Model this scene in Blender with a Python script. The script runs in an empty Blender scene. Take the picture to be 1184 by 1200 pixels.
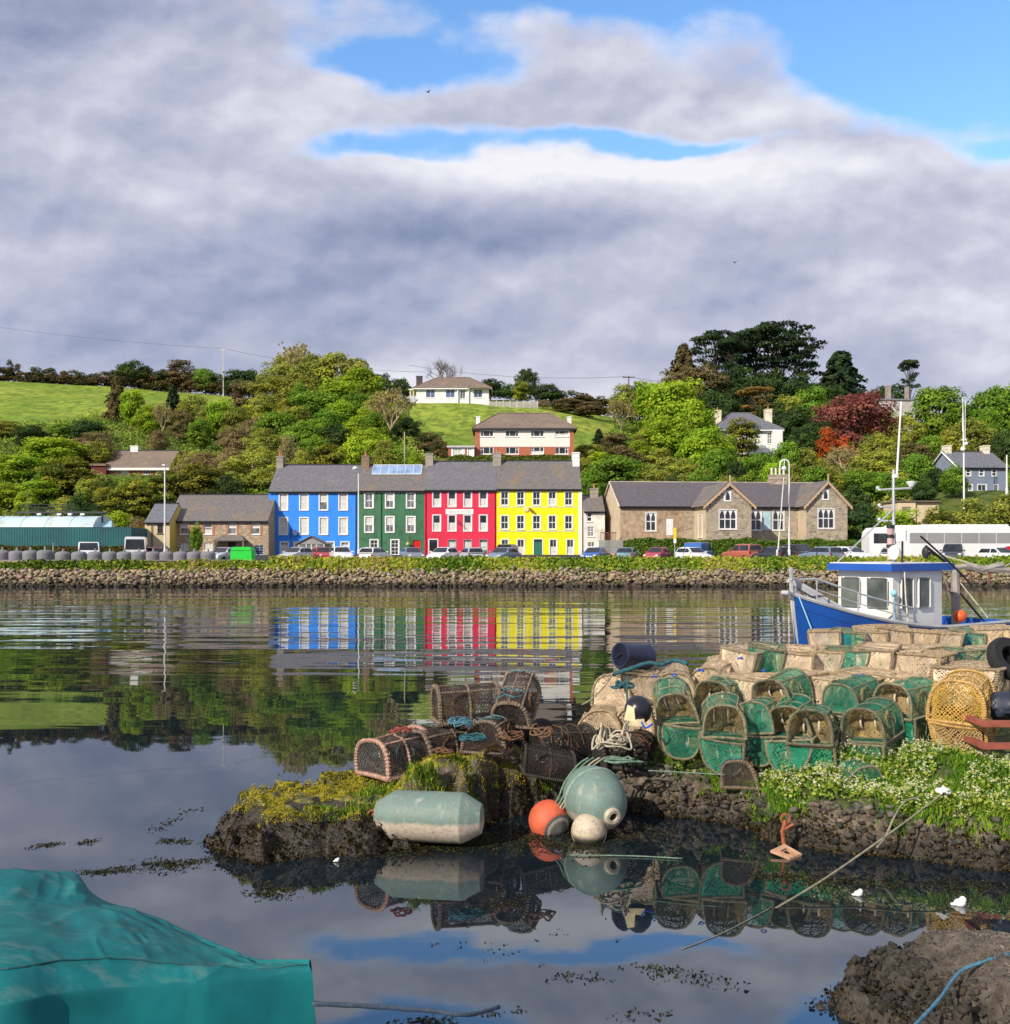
import bpy, math, random
import numpy as np
from mathutils import Vector, Matrix, noise as mnoise
R = math.radians
rnd = random.Random(7)
nr = np.random.default_rng(11)
F, CX, HY, CH = 1140.0, 592.0, 640.0, 3.3      # focal length in photo pixels, principal point, horizon row, eye height
scene = bpy.context.scene
COL = scene.collection

def WX(px, d): return (px - CX) * d / F
def WZ(py, d): return CH + (HY - py) * d / F
def P(px, py, d): return Vector((WX(px, d), d, WZ(py, d)))
def G(px, py, z=0.0):                            # point of the plane at height z
    d = (CH - z) * F / (py - HY)
    return Vector((WX(px, d), d, z))
def srgb(r, g, b):
    f = lambda c: (c / 255) / 12.92 if c / 255 <= .04045 else ((c / 255 + .055) / 1.055) ** 2.4
    return (f(r), f(g), f(b))

# ------------------------------------------------------------------ materials
def newmat(name):
    m = bpy.data.materials.new(name); m.use_nodes = True
    nt = m.node_tree; nt.nodes.clear()
    return m, nt, nt.nodes, nt.links
def N(nt, t, **kw):
    n = nt.nodes.new(t)
    for k, v in kw.items():
        if k.startswith('i_'): n.inputs[k[2:].replace('_', ' ')].default_value = v
        else: setattr(n, k, v)
    return n
def ramp(nt, stops, fac):
    r = nt.nodes.new('ShaderNodeValToRGB'); e = r.color_ramp.elements
    while len(e) < len(stops): e.new(.5)
    for el, (p, c) in zip(e, stops):
        el.position = p; el.color = (*c, 1) if len(c) == 3 else c
    nt.links.new(fac, r.inputs[0]); return r.outputs[0]
def c4(c): return (c[0], c[1], c[2], 1)
def noise_node(nt, scale, detail=4, rough=.55, vec=None, stretch=None):
    n = nt.nodes.new('ShaderNodeTexNoise'); n.inputs['Scale'].default_value = scale
    n.inputs['Detail'].default_value = detail; n.inputs['Roughness'].default_value = rough
    if vec is None:
        vec = nt.nodes.new('ShaderNodeNewGeometry').outputs['Position']
    if stretch:
        mp = nt.nodes.new('ShaderNodeMapping'); mp.inputs['Scale'].default_value = stretch
        nt.links.new(vec, mp.inputs[0]); vec = mp.outputs[0]
    nt.links.new(vec, n.inputs['Vector']); return n.outputs[0]
def mixc(nt, fac, a, b, mode='MIX'):
    m = nt.nodes.new('ShaderNodeMix'); m.data_type = 'RGBA'; m.blend_type = mode
    for s, v in ((0, fac), (6, a), (7, b)):
        if hasattr(v, 'is_output'): nt.links.new(v, m.inputs[s])
        else: m.inputs[s].default_value = v if s == 0 else c4(v)
    return m.outputs[2]
def math_n(nt, op, a, b=None, c=None, clamp=False):
    m = nt.nodes.new('ShaderNodeMath'); m.operation = op; m.use_clamp = clamp
    for s, v in ((0, a), (1, b), (2, c)):
        if v is None: continue
        if hasattr(v, 'is_output'): nt.links.new(v, m.inputs[s])
        else: m.inputs[s].default_value = v
    return m.outputs[0]
MATS = {}
def mat(name, col, rough=.8, var=.25, vs=1.5, bump=0, bs=20, metal=0, spec=.4, dirt=None, ds=.6, coat=0, stretch=None, rv=0):
    """painted / plain surface: base colour broken up by two noises, optional dirt colour and bump"""
    if name in MATS: return MATS[name]
    m, nt, nd, ln = newmat(name)
    p = N(nt, 'ShaderNodeBsdfPrincipled'); o = N(nt, 'ShaderNodeOutputMaterial'); ln.new(p.outputs[0], o.inputs[0])
    n1 = noise_node(nt, vs, 5, .6, stretch=stretch)
    lo = [c * (1 - var) for c in col]; hi = [min(1, c * (1 + var)) for c in col]
    c = ramp(nt, [(.3, lo), (.7, hi)], n1)
    if dirt:
        n2 = noise_node(nt, ds, 6, .65)
        f = ramp(nt, [(.52, (0, 0, 0)), (.68, (1, 1, 1))], n2)
        c = mixc(nt, f, c, dirt)
    if rv:
        oi = N(nt, 'ShaderNodeObjectInfo'); hsv = N(nt, 'ShaderNodeHueSaturation'); ln.new(c, hsv.inputs['Color']); ln.new(math_n(nt, 'MULTIPLY_ADD', oi.outputs['Random'], rv, 1 - rv * .6), hsv.inputs['Value']); ln.new(math_n(nt, 'MULTIPLY_ADD', math_n(nt, 'FRACT', math_n(nt, 'MULTIPLY', oi.outputs['Random'], 9.7)), rv * .6, 1 - rv * .4), hsv.inputs['Saturation']); c = hsv.outputs[0]
    ln.new(c, p.inputs['Base Color'])
    p.inputs['Roughness'].default_value = rough; p.inputs['Metallic'].default_value = metal
    p.inputs['Specular IOR Level'].default_value = spec
    if coat: p.inputs['Coat Weight'].default_value = coat; p.inputs['Coat Roughness'].default_value = .05
    if bump:
        b = N(nt, 'ShaderNodeBump'); b.inputs['Strength'].default_value = bump; b.inputs['Distance'].default_value = .02
        ln.new(noise_node(nt, bs, 5, .6), b.inputs['Height']); ln.new(b.outputs[0], p.inputs['Normal'])
    MATS[name] = m; return m
def glass_mat(name, col, rough=.06):
    if name in MATS: return MATS[name]
    m, nt, nd, ln = newmat(name)
    p = N(nt, 'ShaderNodeBsdfPrincipled'); o = N(nt, 'ShaderNodeOutputMaterial'); ln.new(p.outputs[0], o.inputs[0])
    n = noise_node(nt, 1.1, 3)
    ln.new(ramp(nt, [(.35, [c * .45 for c in col]), (.65, [min(1, c * 1.5) for c in col])], n), p.inputs['Base Color'])
    p.inputs['Roughness'].default_value = rough; p.inputs['Specular IOR Level'].default_value = .6
    MATS[name] = m; return m
def leaf_mat(name, trans=.38, hv=.022, vv=.3):
    """foliage: vertex colour tint, random per tree, some light through the leaf"""
    m, nt, nd, ln = newmat(name)
    a = N(nt, 'ShaderNodeVertexColor', layer_name='tint')
    oi = N(nt, 'ShaderNodeObjectInfo')
    hs = N(nt, 'ShaderNodeHueSaturation')
    ln.new(math_n(nt, 'MULTIPLY_ADD', oi.outputs['Random'], hv, .5 - hv / 2), hs.inputs['Hue'])
    rv = math_n(nt, 'FRACT', math_n(nt, 'MULTIPLY', oi.outputs['Random'], 7.13))
    ln.new(math_n(nt, 'MULTIPLY_ADD', rv, vv, 1 - vv / 2), hs.inputs['Value'])
    ln.new(a.outputs[0], hs.inputs['Color'])
    d = N(nt, 'ShaderNodeBsdfDiffuse'); t = N(nt, 'ShaderNodeBsdfTranslucent'); mx = N(nt, 'ShaderNodeMixShader', i_Fac=trans)
    ln.new(hs.outputs[0], d.inputs[0]); ln.new(hs.outputs[0], t.inputs[0])
    ln.new(d.outputs[0], mx.inputs[1]); ln.new(t.outputs[0], mx.inputs[2])
    o = N(nt, 'ShaderNodeOutputMaterial'); ln.new(mx.outputs[0], o.inputs[0])
    MATS[name] = m; return m
def slate_mat(name, col, lich=(.20, .13, .06), amt=.62, scale=1.0):
    m, nt, nd, ln = newmat(name)
    p = N(nt, 'ShaderNodeBsdfPrincipled'); o = N(nt, 'ShaderNodeOutputMaterial'); ln.new(p.outputs[0], o.inputs[0])
    tc = N(nt, 'ShaderNodeTexCoord'); sp = N(nt, 'ShaderNodeSeparateXYZ'); ln.new(tc.outputs['Object'], sp.inputs[0])
    cb = N(nt, 'ShaderNodeCombineXYZ'); ln.new(math_n(nt, 'ADD', sp.outputs[0], math_n(nt, 'MULTIPLY', sp.outputs[1], .0)), cb.inputs[0])
    ln.new(math_n(nt, 'MULTIPLY', sp.outputs[2], 1.6), cb.inputs[1])
    br = N(nt, 'ShaderNodeTexBrick'); ln.new(cb.outputs[0], br.inputs[0])
    br.inputs['Scale'].default_value = 2.2 * scale; br.inputs['Mortar Size'].default_value = .02; br.inputs['Mortar Smooth'].default_value = .4
    br.inputs['Color1'].default_value = c4([c * .8 for c in col]); br.inputs['Color2'].default_value = c4([c * 1.2 for c in col]); br.inputs['Mortar'].default_value = c4([c * .5 for c in col])
    n1 = noise_node(nt, .5, 6, .65); n2 = noise_node(nt, 3.5, 5, .7)
    c = mixc(nt, ramp(nt, [(.35, (.7, .7, .7)), (.65, (1.0, 1.0, 1.0))], n2), (0, 0, 0), br.outputs[0], 'MIX')
    f = ramp(nt, [(amt - .08, (0, 0, 0)), (amt + .1, (.8, .8, .8))], n1)
    ln.new(mixc(nt, f, c, lich), p.inputs['Base Color']); p.inputs['Roughness'].default_value = .75
    b = N(nt, 'ShaderNodeBump'); b.inputs['Strength'].default_value = .6; b.inputs['Distance'].default_value = .03
    ln.new(br.outputs['Fac'], b.inputs['Height']); b.invert = True; ln.new(b.outputs[0], p.inputs['Normal'])
    MATS[name] = m; return m
def stone_mat(name, cols, mortar, scale=2.0, sq=1.0):
    """rubble or coursed masonry in metres: irregular cells with joints"""
    m, nt, nd, ln = newmat(name)
    p = N(nt, 'ShaderNodeBsdfPrincipled'); o = N(nt, 'ShaderNodeOutputMaterial'); ln.new(p.outputs[0], o.inputs[0])
    g = N(nt, 'ShaderNodeNewGeometry'); mp = N(nt, 'ShaderNodeMapping'); mp.inputs['Scale'].default_value = (scale, scale, scale * 1.9)
    ln.new(g.outputs['Position'], mp.inputs[0])
    v = N(nt, 'ShaderNodeTexVoronoi'); ln.new(mp.outputs[0], v.inputs['Vector']); v.inputs['Scale'].default_value = 1.0
    v2 = N(nt, 'ShaderNodeTexVoronoi', feature='DISTANCE_TO_EDGE'); ln.new(mp.outputs[0], v2.inputs['Vector']); v2.inputs['Scale'].default_value = 1.0
    sp = N(nt, 'ShaderNodeSeparateColor'); ln.new(v.outputs['Color'], sp.inputs[0])
    k = len(cols) - 1
    c = ramp(nt, [(i / k * .8 + .1, cc) for i, cc in enumerate(cols)], sp.outputs[0])
    j = ramp(nt, [(.02, (1, 1, 1)), (.09, (0, 0, 0))], v2.outputs['Distance'])
    c = mixc(nt, j, c, mortar)
    n2 = noise_node(nt, .7, 5, .6)
    c = mixc(nt, ramp(nt, [(.3, (0, 0, 0)), (.75, (.25, .25, .25))], n2), c, [q * .55 for q in mortar], 'MIX')
    ln.new(c, p.inputs['Base Color']); p.inputs['Roughness'].default_value = .9
    b = N(nt, 'ShaderNodeBump'); b.inputs['Strength'].default_value = .7; b.inputs['Distance'].default_value = .05
    ln.new(v2.outputs['Distance'], b.inputs['Height']); ln.new(b.outputs[0], p.inputs['Normal'])
    MATS[name] = m; return m

# ------------------------------------------------------------------ mesh helpers
class MB:
    def __init__(s): s.v, s.f, s.m, s.M = [], [], [], None
    def add(s, vs, fs, mi=0):
        b = len(s.v)
        if s.M is not None: vs = [s.M @ Vector(v) for v in vs]
        s.v += [tuple(v) for v in vs]; s.f += [tuple(b + i for i in f) for f in fs]; s.m += [mi] * len(fs); return s
    def box(s, x0, x1, y0, y1, z0, z1, mi=0):
        return s.add([(x0, y0, z0), (x1, y0, z0), (x1, y1, z0), (x0, y1, z0), (x0, y0, z1), (x1, y0, z1), (x1, y1, z1), (x0, y1, z1)],
                     [(0, 3, 2, 1), (4, 5, 6, 7), (0, 1, 5, 4), (1, 2, 6, 5), (2, 3, 7, 6), (3, 0, 4, 7)], mi)
    def quad(s, a, b, c, d, mi=0): return s.add([a, b, c, d], [(0, 1, 2, 3)], mi)
    def poly(s, pts, mi=0): return s.add(pts, [tuple(range(len(pts)))], mi)
    def prism(s, pts, y0, y1, mi=0):                    # polygon in xz (counter-clockwise seen from -y) swept along y
        n = len(pts)
        vs = [(x, y0, z) for x, z in pts] + [(x, y1, z) for x, z in pts]
        return s.add(vs, [tuple(range(n)), tuple(range(2 * n - 1, n - 1, -1))] + [(i, i + n, (i + 1) % n + n, (i + 1) % n) for i in range(n)], mi)
    def slab(s, pts, t, mi=0):                          # convex planar polygon thickened downwards along its normal
        a, b, c = (Vector(pts[i]) for i in (0, 1, 2)); n = (b - a).cross(c - a).normalized() * t
        k = len(pts); lo = [Vector(p) - n for p in pts]
        return s.add([Vector(p) for p in pts] + lo, [tuple(range(k)), tuple(range(2 * k - 1, k - 1, -1))] + [(i, i + k, (i + 1) % k + k, (i + 1) % k) for i in range(k)], mi)
    def tube(s, pts, r, n=6, mi=0, closed=False, caps=True):
        pts = [Vector(p) for p in pts]; k = len(pts)
        rs = r if isinstance(r, (list, tuple)) else [r] * k
        vs, fs = [], []; prev = None
        for i in range(k):
            if closed: t = pts[(i + 1) % k] - pts[i - 1]
            else: t = pts[min(i + 1, k - 1)] - pts[max(i - 1, 0)]
            if t.length < 1e-9: t = Vector((0, 0, 1))
            t.normalize()
            if prev is None:
                a = Vector((0, 0, 1)) if abs(t.z) < .9 else Vector((1, 0, 0)); u = t.cross(a).normalized()
            else:
                u = prev - t * prev.dot(t)
                if u.length < 1e-6: u = t.orthogonal()
                u.normalize()
            prev = u; w = t.cross(u)
            for j in range(n):
                an = 2 * math.pi * j / n
                vs.append(pts[i] + (u * math.cos(an) + w * math.sin(an)) * rs[i])
        for i in range(k if closed else k - 1):
            i2 = (i + 1) % k
            for j in range(n):
                j2 = (j + 1) % n
                fs.append((i * n + j, i * n + j2, i2 * n + j2, i2 * n + j))
        if caps and not closed: fs += [tuple(range(n - 1, -1, -1)), tuple(range((k - 1) * n, k * n))]
        return s.add(vs, fs, mi)
    def lathe(s, prof, n=20, mi=0, M=None):
        vs = [(r * math.cos(2 * math.pi * j / n), r * math.sin(2 * math.pi * j / n), z) for r, z in prof for j in range(n)]
        if M is not None: vs = [M @ Vector(v) for v in vs]
        fs = [(i * n + j, i * n + (j + 1) % n, (i + 1) * n + (j + 1) % n, (i + 1) * n + j) for i in range(len(prof) - 1) for j in range(n)]
        if prof[0][0] > 1e-4: fs.append(tuple(range(n - 1, -1, -1)))
        if prof[-1][0] > 1e-4: k = len(prof) - 1; fs.append(tuple(range(k * n, (k + 1) * n)))
        return s.add(vs, fs, mi)
    def ball(s, c, r, n=10, mi=0, sq=(1, 1, 1)):
        prof = [(max(1e-5, math.sin(math.pi * i / n)) * r, -math.cos(math.pi * i / n) * r) for i in range(n + 1)]
        return s.lathe(prof, n + 4, mi, Matrix.Translation(c) @ Matrix.Diagonal((*sq, 1)))
    def mesh(s, name, mats):
        me = bpy.data.meshes.new(name); me.from_pydata(s.v, [], s.f)
        for m in (mats if isinstance(mats, (list, tuple)) else [mats]): me.materials.append(m)
        if any(s.m): me.polygons.foreach_set('material_index', s.m)
        me.update(); return me
    def build(s, name, mats, parent=None, smooth=False, loc=None, rotz=0):
        return link(name, s.mesh(name, mats), parent, smooth, loc, rotz)
def link(name, me, parent=None, smooth=False, loc=None, rotz=0):
    o = bpy.data.objects.new(name, me); COL.objects.link(o)
    if parent is not None: o.parent = parent
    if loc is not None: o.location = loc
    if rotz: o.rotation_euler.z = rotz
    if smooth:
        if smooth is True: me.polygons.foreach_set('use_smooth', [True] * len(me.polygons))
        else: me.set_sharp_from_angle(angle=R(smooth)) if hasattr(me, 'set_sharp_from_angle') else None
        if smooth is not True: me.polygons.foreach_set('use_smooth', [True] * len(me.polygons))
    return o
def tag(o, label=None, cat=None, group=None, kind=None):
    if label: o['label'] = label
    if cat: o['category'] = cat
    if group: o['group'] = group
    if kind: o['kind'] = kind
    return o
def thing(name, label, cat, loc=(0, 0, 0), rotz=0, group=None):
    o = bpy.data.objects.new(name, None); COL.objects.link(o); o.empty_display_size = .3
    o.location = loc; o.rotation_euler.z = rotz
    return tag(o, label, cat, group)
def dup(src, loc, rot=(0, 0, 0), scale=(1, 1, 1), label=None, group=None):
    def cp(o, par):
        c = o.copy(); COL.objects.link(c)
        if par is not None: c.parent = par
        for ch in KIDS.get(o.name, []): cp(ch, c)
        return c
    c = cp(src, None); c.location = loc; c.rotation_euler = rot; c.scale = scale
    if label: c['label'] = label
    if group: c['group'] = group
    return c
KIDS = {}
def note_kids(o):
    ch = [c for c in COL.objects if c.parent == o]; KIDS[o.name] = ch
    for c in ch: KIDS[c.name] = [g for g in COL.objects if g.parent == c]
ORD = 'first second third fourth fifth sixth seventh eighth ninth tenth eleventh twelfth thirteenth fourteenth fifteenth sixteenth seventeenth eighteenth'.split()

def npmesh(name, V, Fq, mats, tint=None, mi=None, smooth=False):
    """V (n,3), Fq (m,3|4) -> mesh with an optional per-face tint colour"""
    me = bpy.data.meshes.new(name); n, m, k = len(V), len(Fq), Fq.shape[1]
    me.vertices.add(n); me.vertices.foreach_set('co', np.asarray(V, np.float32).ravel())
    me.loops.add(m * k); me.loops.foreach_set('vertex_index', np.asarray(Fq, np.int32).ravel())
    me.polygons.add(m); me.polygons.foreach_set('loop_start', np.arange(0, m * k, k, dtype=np.int32)); me.polygons.foreach_set('loop_total', np.full(m, k, np.int32))
    for x in (mats if isinstance(mats, (list, tuple)) else [mats]): me.materials.append(x)
    if mi is not None: me.polygons.foreach_set('material_index', np.asarray(mi, np.int32))
    if smooth: me.polygons.foreach_set('use_smooth', np.ones(m, bool))
    me.update(calc_edges=True)
    if tint is not None:
        a = me.color_attributes.new('tint', 'FLOAT_COLOR', 'CORNER')
        c = np.ones((m, k, 4), np.float32); c[:, :, :3] = np.asarray(tint)[:, None, :]
        a.data.foreach_set('color', c.ravel())
    me.validate(); return me
def leaves(C, Nn, size, aspect=1.0):
    """irregular four-cornered leaves at C facing Nn -> V, F"""
    n = len(C); Nn = Nn / (np.linalg.norm(Nn, axis=1, keepdims=True) + 1e-9)
    t = np.cross(Nn, nr.normal(size=(n, 3))); t /= np.linalg.norm(t, axis=1, keepdims=True) + 1e-9
    b = np.cross(Nn, t); s = (np.asarray(size) * np.ones(n))[:, None]
    j = nr.uniform(.6, 1.25, (4, n, 1))
    V = np.stack([C + t * s * j[0] * aspect, C + b * s * j[1], C - t * s * j[2] * aspect, C - b * s * j[3]], 1).reshape(-1, 3)
    V += np.repeat(Nn, 4, 0) * nr.normal(0, .12, (4 * n, 1)) * np.repeat(s, 4, 0)
    return V, np.arange(4 * n).reshape(n, 4)
def fbm(x, y, z=0.0, oct=4, s=1.0):
    return mnoise.fractal((x * s, y * s, z), .9, 2.0, oct)
def vnoise2(X, Y, seed=0):
    """fast value noise on arrays"""
    xi, yi = np.floor(X).astype(int), np.floor(Y).astype(int); xf, yf = X - xi, Y - yi
    def h(a, b): q = np.sin(a * 127.1 + b * 311.7 + seed * 74.7) * 43758.5453; return q - np.floor(q)
    u, v = xf * xf * (3 - 2 * xf), yf * yf * (3 - 2 * yf)
    return (h(xi, yi) * (1 - u) + h(xi + 1, yi) * u) * (1 - v) + (h(xi, yi + 1) * (1 - u) + h(xi + 1, yi + 1) * u) * v
def fnoise2(X, Y, oct=4, seed=0):
    t, a = 0, .5
    for o in range(oct): t = t + a * vnoise2(X * 2 ** o, Y * 2 ** o, seed + o); a *= .5
    return t

# ------------------------------------------------------------------ camera, sun, sky
cam = bpy.data.cameras.new('camera'); camo = bpy.data.objects.new('camera', cam); COL.objects.link(camo)
camo.location = (0, 0, CH); camo.rotation_euler = (R(90), 0, 0)
cam.sensor_fit = 'VERTICAL'; cam.sensor_height = 36; cam.lens = 36 * F / 1200; cam.shift_y = (HY - 600) / 1200
cam.clip_start = .1; cam.clip_end = 12000; scene.camera = camo
scene.view_settings.view_transform = 'Standard'; scene.view_settings.look = 'None'; scene.view_settings.exposure = 0
SUN_EL, SUN_AZ = R(31), math.atan2(-.68, -.73)            # azimuth measured from +Y towards +X
sd = Vector((math.sin(SUN_AZ) * math.cos(SUN_EL), math.cos(SUN_AZ) * math.cos(SUN_EL), math.sin(SUN_EL)))
sun = bpy.data.lights.new('sun', 'SUN'); sun.energy = 5.0; sun.angle = R(.5); sun.color = (1, .92, .80)
suno = bpy.data.objects.new('sun', sun); COL.objects.link(suno); suno.rotation_euler = sd.to_track_quat('Z', 'Y').to_euler()

w = bpy.data.worlds.new('World'); scene.world = w; w.use_nodes = True
nt = w.node_tree; nt.nodes.clear(); ln = nt.links
sky = N(nt, 'ShaderNodeTexSky', sky_type='NISHITA', sun_disc=False); sky.sun_elevation = SUN_EL; sky.sun_rotation = SUN_AZ % (2 * math.pi)
sky.air_density = 1.0; sky.dust_density = .4; sky.ozone_density = 2.5
bg1 = N(nt, 'ShaderNodeBackground', i_Strength=.15)
hs = N(nt, 'ShaderNodeHueSaturation', i_Saturation=1.15, i_Value=1.85); ln.new(sky.outputs[0], hs.inputs['Color']); ln.new(hs.outputs[0], bg1.inputs[0])
tc = N(nt, 'ShaderNodeTexCoord'); sp = N(nt, 'ShaderNodeSeparateXYZ'); ln.new(tc.outputs['Generated'], sp.inputs[0])
ay = math_n(nt, 'MAXIMUM', math_n(nt, 'ABSOLUTE', sp.outputs[1]), .25)
U = math_n(nt, 'DIVIDE', sp.outputs[0], ay); Vv = math_n(nt, 'DIVIDE', sp.outputs[2], ay)
def vec(u, v, z=0.0):
    c = N(nt, 'ShaderNodeCombineXYZ')
    for i, x in enumerate((u, v, z)):
        if hasattr(x, 'is_output'): ln.new(x, c.inputs[i])
        else: c.inputs[i].default_value = x
    return c.outputs[0]
def cloud_noise(du, dv, sc, det, z, rough=.55):
    n = N(nt, 'ShaderNodeTexNoise'); n.inputs['Scale'].default_value = 1; n.inputs['Detail'].default_value = det; n.inputs['Roughness'].default_value = rough
    ln.new(vec(math_n(nt, 'MULTIPLY', math_n(nt, 'ADD', U, du), sc), math_n(nt, 'MULTIPLY', math_n(nt, 'ADD', Vv, dv), sc * 1.45), z), n.inputs['Vector'])
    return n.outputs[0]
wrp = cloud_noise(3.1, 1.7, 5, 4, 4.0); wrp2 = cloud_noise(7.7, 5.2, 5, 4, 9.0)
Uw = math_n(nt, 'MULTIPLY_ADD', math_n(nt, 'SUBTRACT', wrp, .5), .20, U); Vw = math_n(nt, 'MULTIPLY_ADD', math_n(nt, 'SUBTRACT', wrp2, .5), .09, Vv)
def blob(px, py, rx, ry, amp):
    a = math_n(nt, 'DIVIDE', math_n(nt, 'SUBTRACT', Uw, (px - CX) / F), rx / F); b = math_n(nt, 'DIVIDE', math_n(nt, 'SUBTRACT', Vw, (HY - py) / F), ry / F)
    e = math_n(nt, 'EXPONENT', math_n(nt, 'MULTIPLY', math_n(nt, 'ADD', math_n(nt, 'MULTIPLY', a, a), math_n(nt, 'MULTIPLY', b, b)), -1.0))
    return math_n(nt, 'MULTIPLY', e, amp)
def addup(l):
    t = l[0]
    for x in l[1:]: t = math_n(nt, 'ADD', t, x)
    return t
gap = addup([blob(480, 66, 135, 48, .95), blob(1100, 66, 240, 88, 1.35), blob(690, -20, 330, 48, 1.0), blob(430, 180, 150, 17, .62), blob(720, 164, 250, 17, .78), blob(1195, 195, 90, 22, .5)])
big = cloud_noise(0, 0, 5.0, 12, 0.0, .55); soft = cloud_noise(0, 0, 3.0, 4, 1.0, .42); soft_up = cloud_noise(-.016, .030, 3.0, 4, 1.0, .42); big_up = cloud_noise(-.007, .014, 5.0, 12, 0.0, .55)
dens = math_n(nt, 'SUBTRACT', math_n(nt, 'MULTIPLY_ADD', math_n(nt, 'SUBTRACT', big, .5), 1.5, .86), gap)
alpha = N(nt, 'ShaderNodeMapRange', interpolation_type='SMOOTHSTEP'); ln.new(dens, alpha.inputs[0]); alpha.inputs[1].default_value = .08; alpha.inputs[2].default_value = .52
level = addup([math_n(nt, 'MULTIPLY', math_n(nt, 'SUBTRACT', soft, soft_up), 2.0), math_n(nt, 'MULTIPLY', math_n(nt, 'SUBTRACT', big, big_up), 1.2), math_n(nt, 'MULTIPLY', math_n(nt, 'SUBTRACT', 1.0, alpha.outputs[0]), .40),
               blob(780, 192, 300, 22, .36), blob(1050, 240, 230, 50, .16), blob(620, 278, 300, 36, -.13), blob(150, 340, 430, 80, -.17), blob(620, 430, 700, 60, .13), blob(40, 240, 130, 36, -.12), blob(60, 40, 300, 70, -.10), blob(400, 128, 150, 28, .13),
               blob(1080, 360, 260, 60, .17), blob(740, 300, 420, 14, .06), blob(690, 90, 220, 50, .08), blob(980, 128, 140, 24, .24), blob(200, 120, 200, 40, .04), blob(1000, 300, 200, 22, -.08)])
level = math_n(nt, 'ADD', level, .57)
ccol = ramp(nt, [(0, (.17, .225, .37)), (.32, (.33, .385, .555)), (.6, (.54, .56, .70)), (1, (.92, .91, .97))], level)
bg2 = N(nt, 'ShaderNodeBackground', i_Strength=1.0); ln.new(ccol, bg2.inputs[0])
mx = N(nt, 'ShaderNodeMixShader'); ln.new(alpha.outputs[0], mx.inputs[0]); ln.new(bg1.outputs[0], mx.inputs[1]); ln.new(bg2.outputs[0], mx.inputs[2])
wo = N(nt, 'ShaderNodeOutputWorld'); ln.new(mx.outputs[0], wo.inputs[0])
w.cycles.sampling_method = 'MANUAL'; w.cycles.sample_map_resolution = 512
scene.cycles.max_bounces = 6; scene.cycles.transparent_max_bounces = 8; scene.cycles.diffuse_bounces = 2; scene.cycles.glossy_bounces = 3
scene.cycles.use_denoising = True
# ------------------------------------------------------------------ hillside terrain
ROAD, STREET = 2.2, 1.75
def zc(*pairs): return [(0, -1.5), (79.4, -1.5), (79.8, -1.0), (82.6, STREET), (110, STREET), (117, ROAD), (131, ROAD)] + [(d, WZ(py, d)) for d, py in pairs]
TC = {
 -900: zc((145, 600), (165, 548), (190, 500), (240, 466), (290, 444)),
 0: zc((145, 602), (165, 550), (190, 503), (240, 468), (290, 444)),
 150: zc((145, 592), (165, 556), (195, 506), (240, 475), (290, 455)),
 260: zc((145, 592), (165, 555), (200, 508), (240, 483), (290, 463)),
 370: zc((142, 582), (160, 545), (200, 492), (240, 462), (262, 455)),
 480: zc((141, 578), (152, 543), (170, 512), (200, 482), (213, 472), (240, 470)),
 560: zc((141, 578), (147, 541), (158, 535), (172, 512), (200, 483), (216, 471.5), (240, 470)),
 640: zc((141, 578), (147, 541), (158, 535), (175, 512), (200, 485), (222, 473), (240, 471)),
 700: zc((141, 580), (150, 548), (175, 518), (205, 496), (230, 485)),
 800: zc((142, 592), (160, 560), (185, 528), (210, 508), (240, 492)),
 880: zc((142, 600), (165, 558), (185, 532), (210, 510), (240, 496), (260, 491)),
 1000: zc((142, 605), (165, 568), (190, 538), (230, 507), (260, 496)),
 1080: zc((136, 597), (150, 584), (170, 560), (190, 537), (230, 503), (260, 494)),
 1140: zc((138, 584), (146, 576), (156, 574), (190, 537), (230, 507), (260, 494)),
 2100: zc((138, 584), (146, 576), (156, 574), (190, 537), (230, 507), (260, 494)),
}
DG = np.concatenate([np.linspace(-60, 79, 9), np.linspace(79.4, 84.5, 12), np.linspace(86, 320, 150), np.geomspace(330, 9000, 26)])
PG = np.arange(-900, 2101, 15.0)
def colz(lst):
    d, z = np.array([a for a, b in lst]), np.array([b for a, b in lst])
    zz = np.interp(DG, d, z); far = DG > d[-1]
    zz[far] = z[-1] - (DG[far] - d[-1]) * .03; zz[far] = np.maximum(zz[far], -20 + z[-1] * .1)
    return zz
keys = sorted(TC); KZ = np.array([colz(TC[k]) for k in keys])
TZ = np.array([np.interp(PG, keys, KZ[:, j]) for j in range(len(DG))])       # [d, px]
sm = TZ.copy()
for _ in range(3):
    sm[:, 1:-1] = (sm[:, :-2] + sm[:, 1:-1] * 2 + sm[:, 2:]) / 4
    b = sm.copy(); sm[1:-1] = (b[:-2] + b[1:-1] * 2 + b[2:]) / 4
low = DG < 133
TZ = np.where(low[:, None], TZ, sm)
XX = (PG[None, :] - CX) / F * np.maximum(DG, 60)[:, None]; YY = np.repeat(DG[:, None], len(PG), 1)
TZ = np.where((DG > 140)[:, None], TZ + (fnoise2(XX * .06, YY * .06, 4, 3) - .47) * 1.6, TZ)
def TZat(px, d):
    j = np.clip(np.searchsorted(DG, d) - 1, 0, len(DG) - 2); i = np.clip(int((px + 900) / 15), 0, len(PG) - 2)
    fd = (d - DG[j]) / (DG[j + 1] - DG[j]); fp = (px - PG[i]) / 15
    return float((TZ[j, i] * (1 - fp) + TZ[j, i + 1] * fp) * (1 - fd) + (TZ[j + 1, i] * (1 - fp) + TZ[j + 1, i + 1] * fp) * fd)
nd_, np_ = len(DG), len(PG)
idx = np.arange(nd_ * np_).reshape(nd_, np_)
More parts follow.
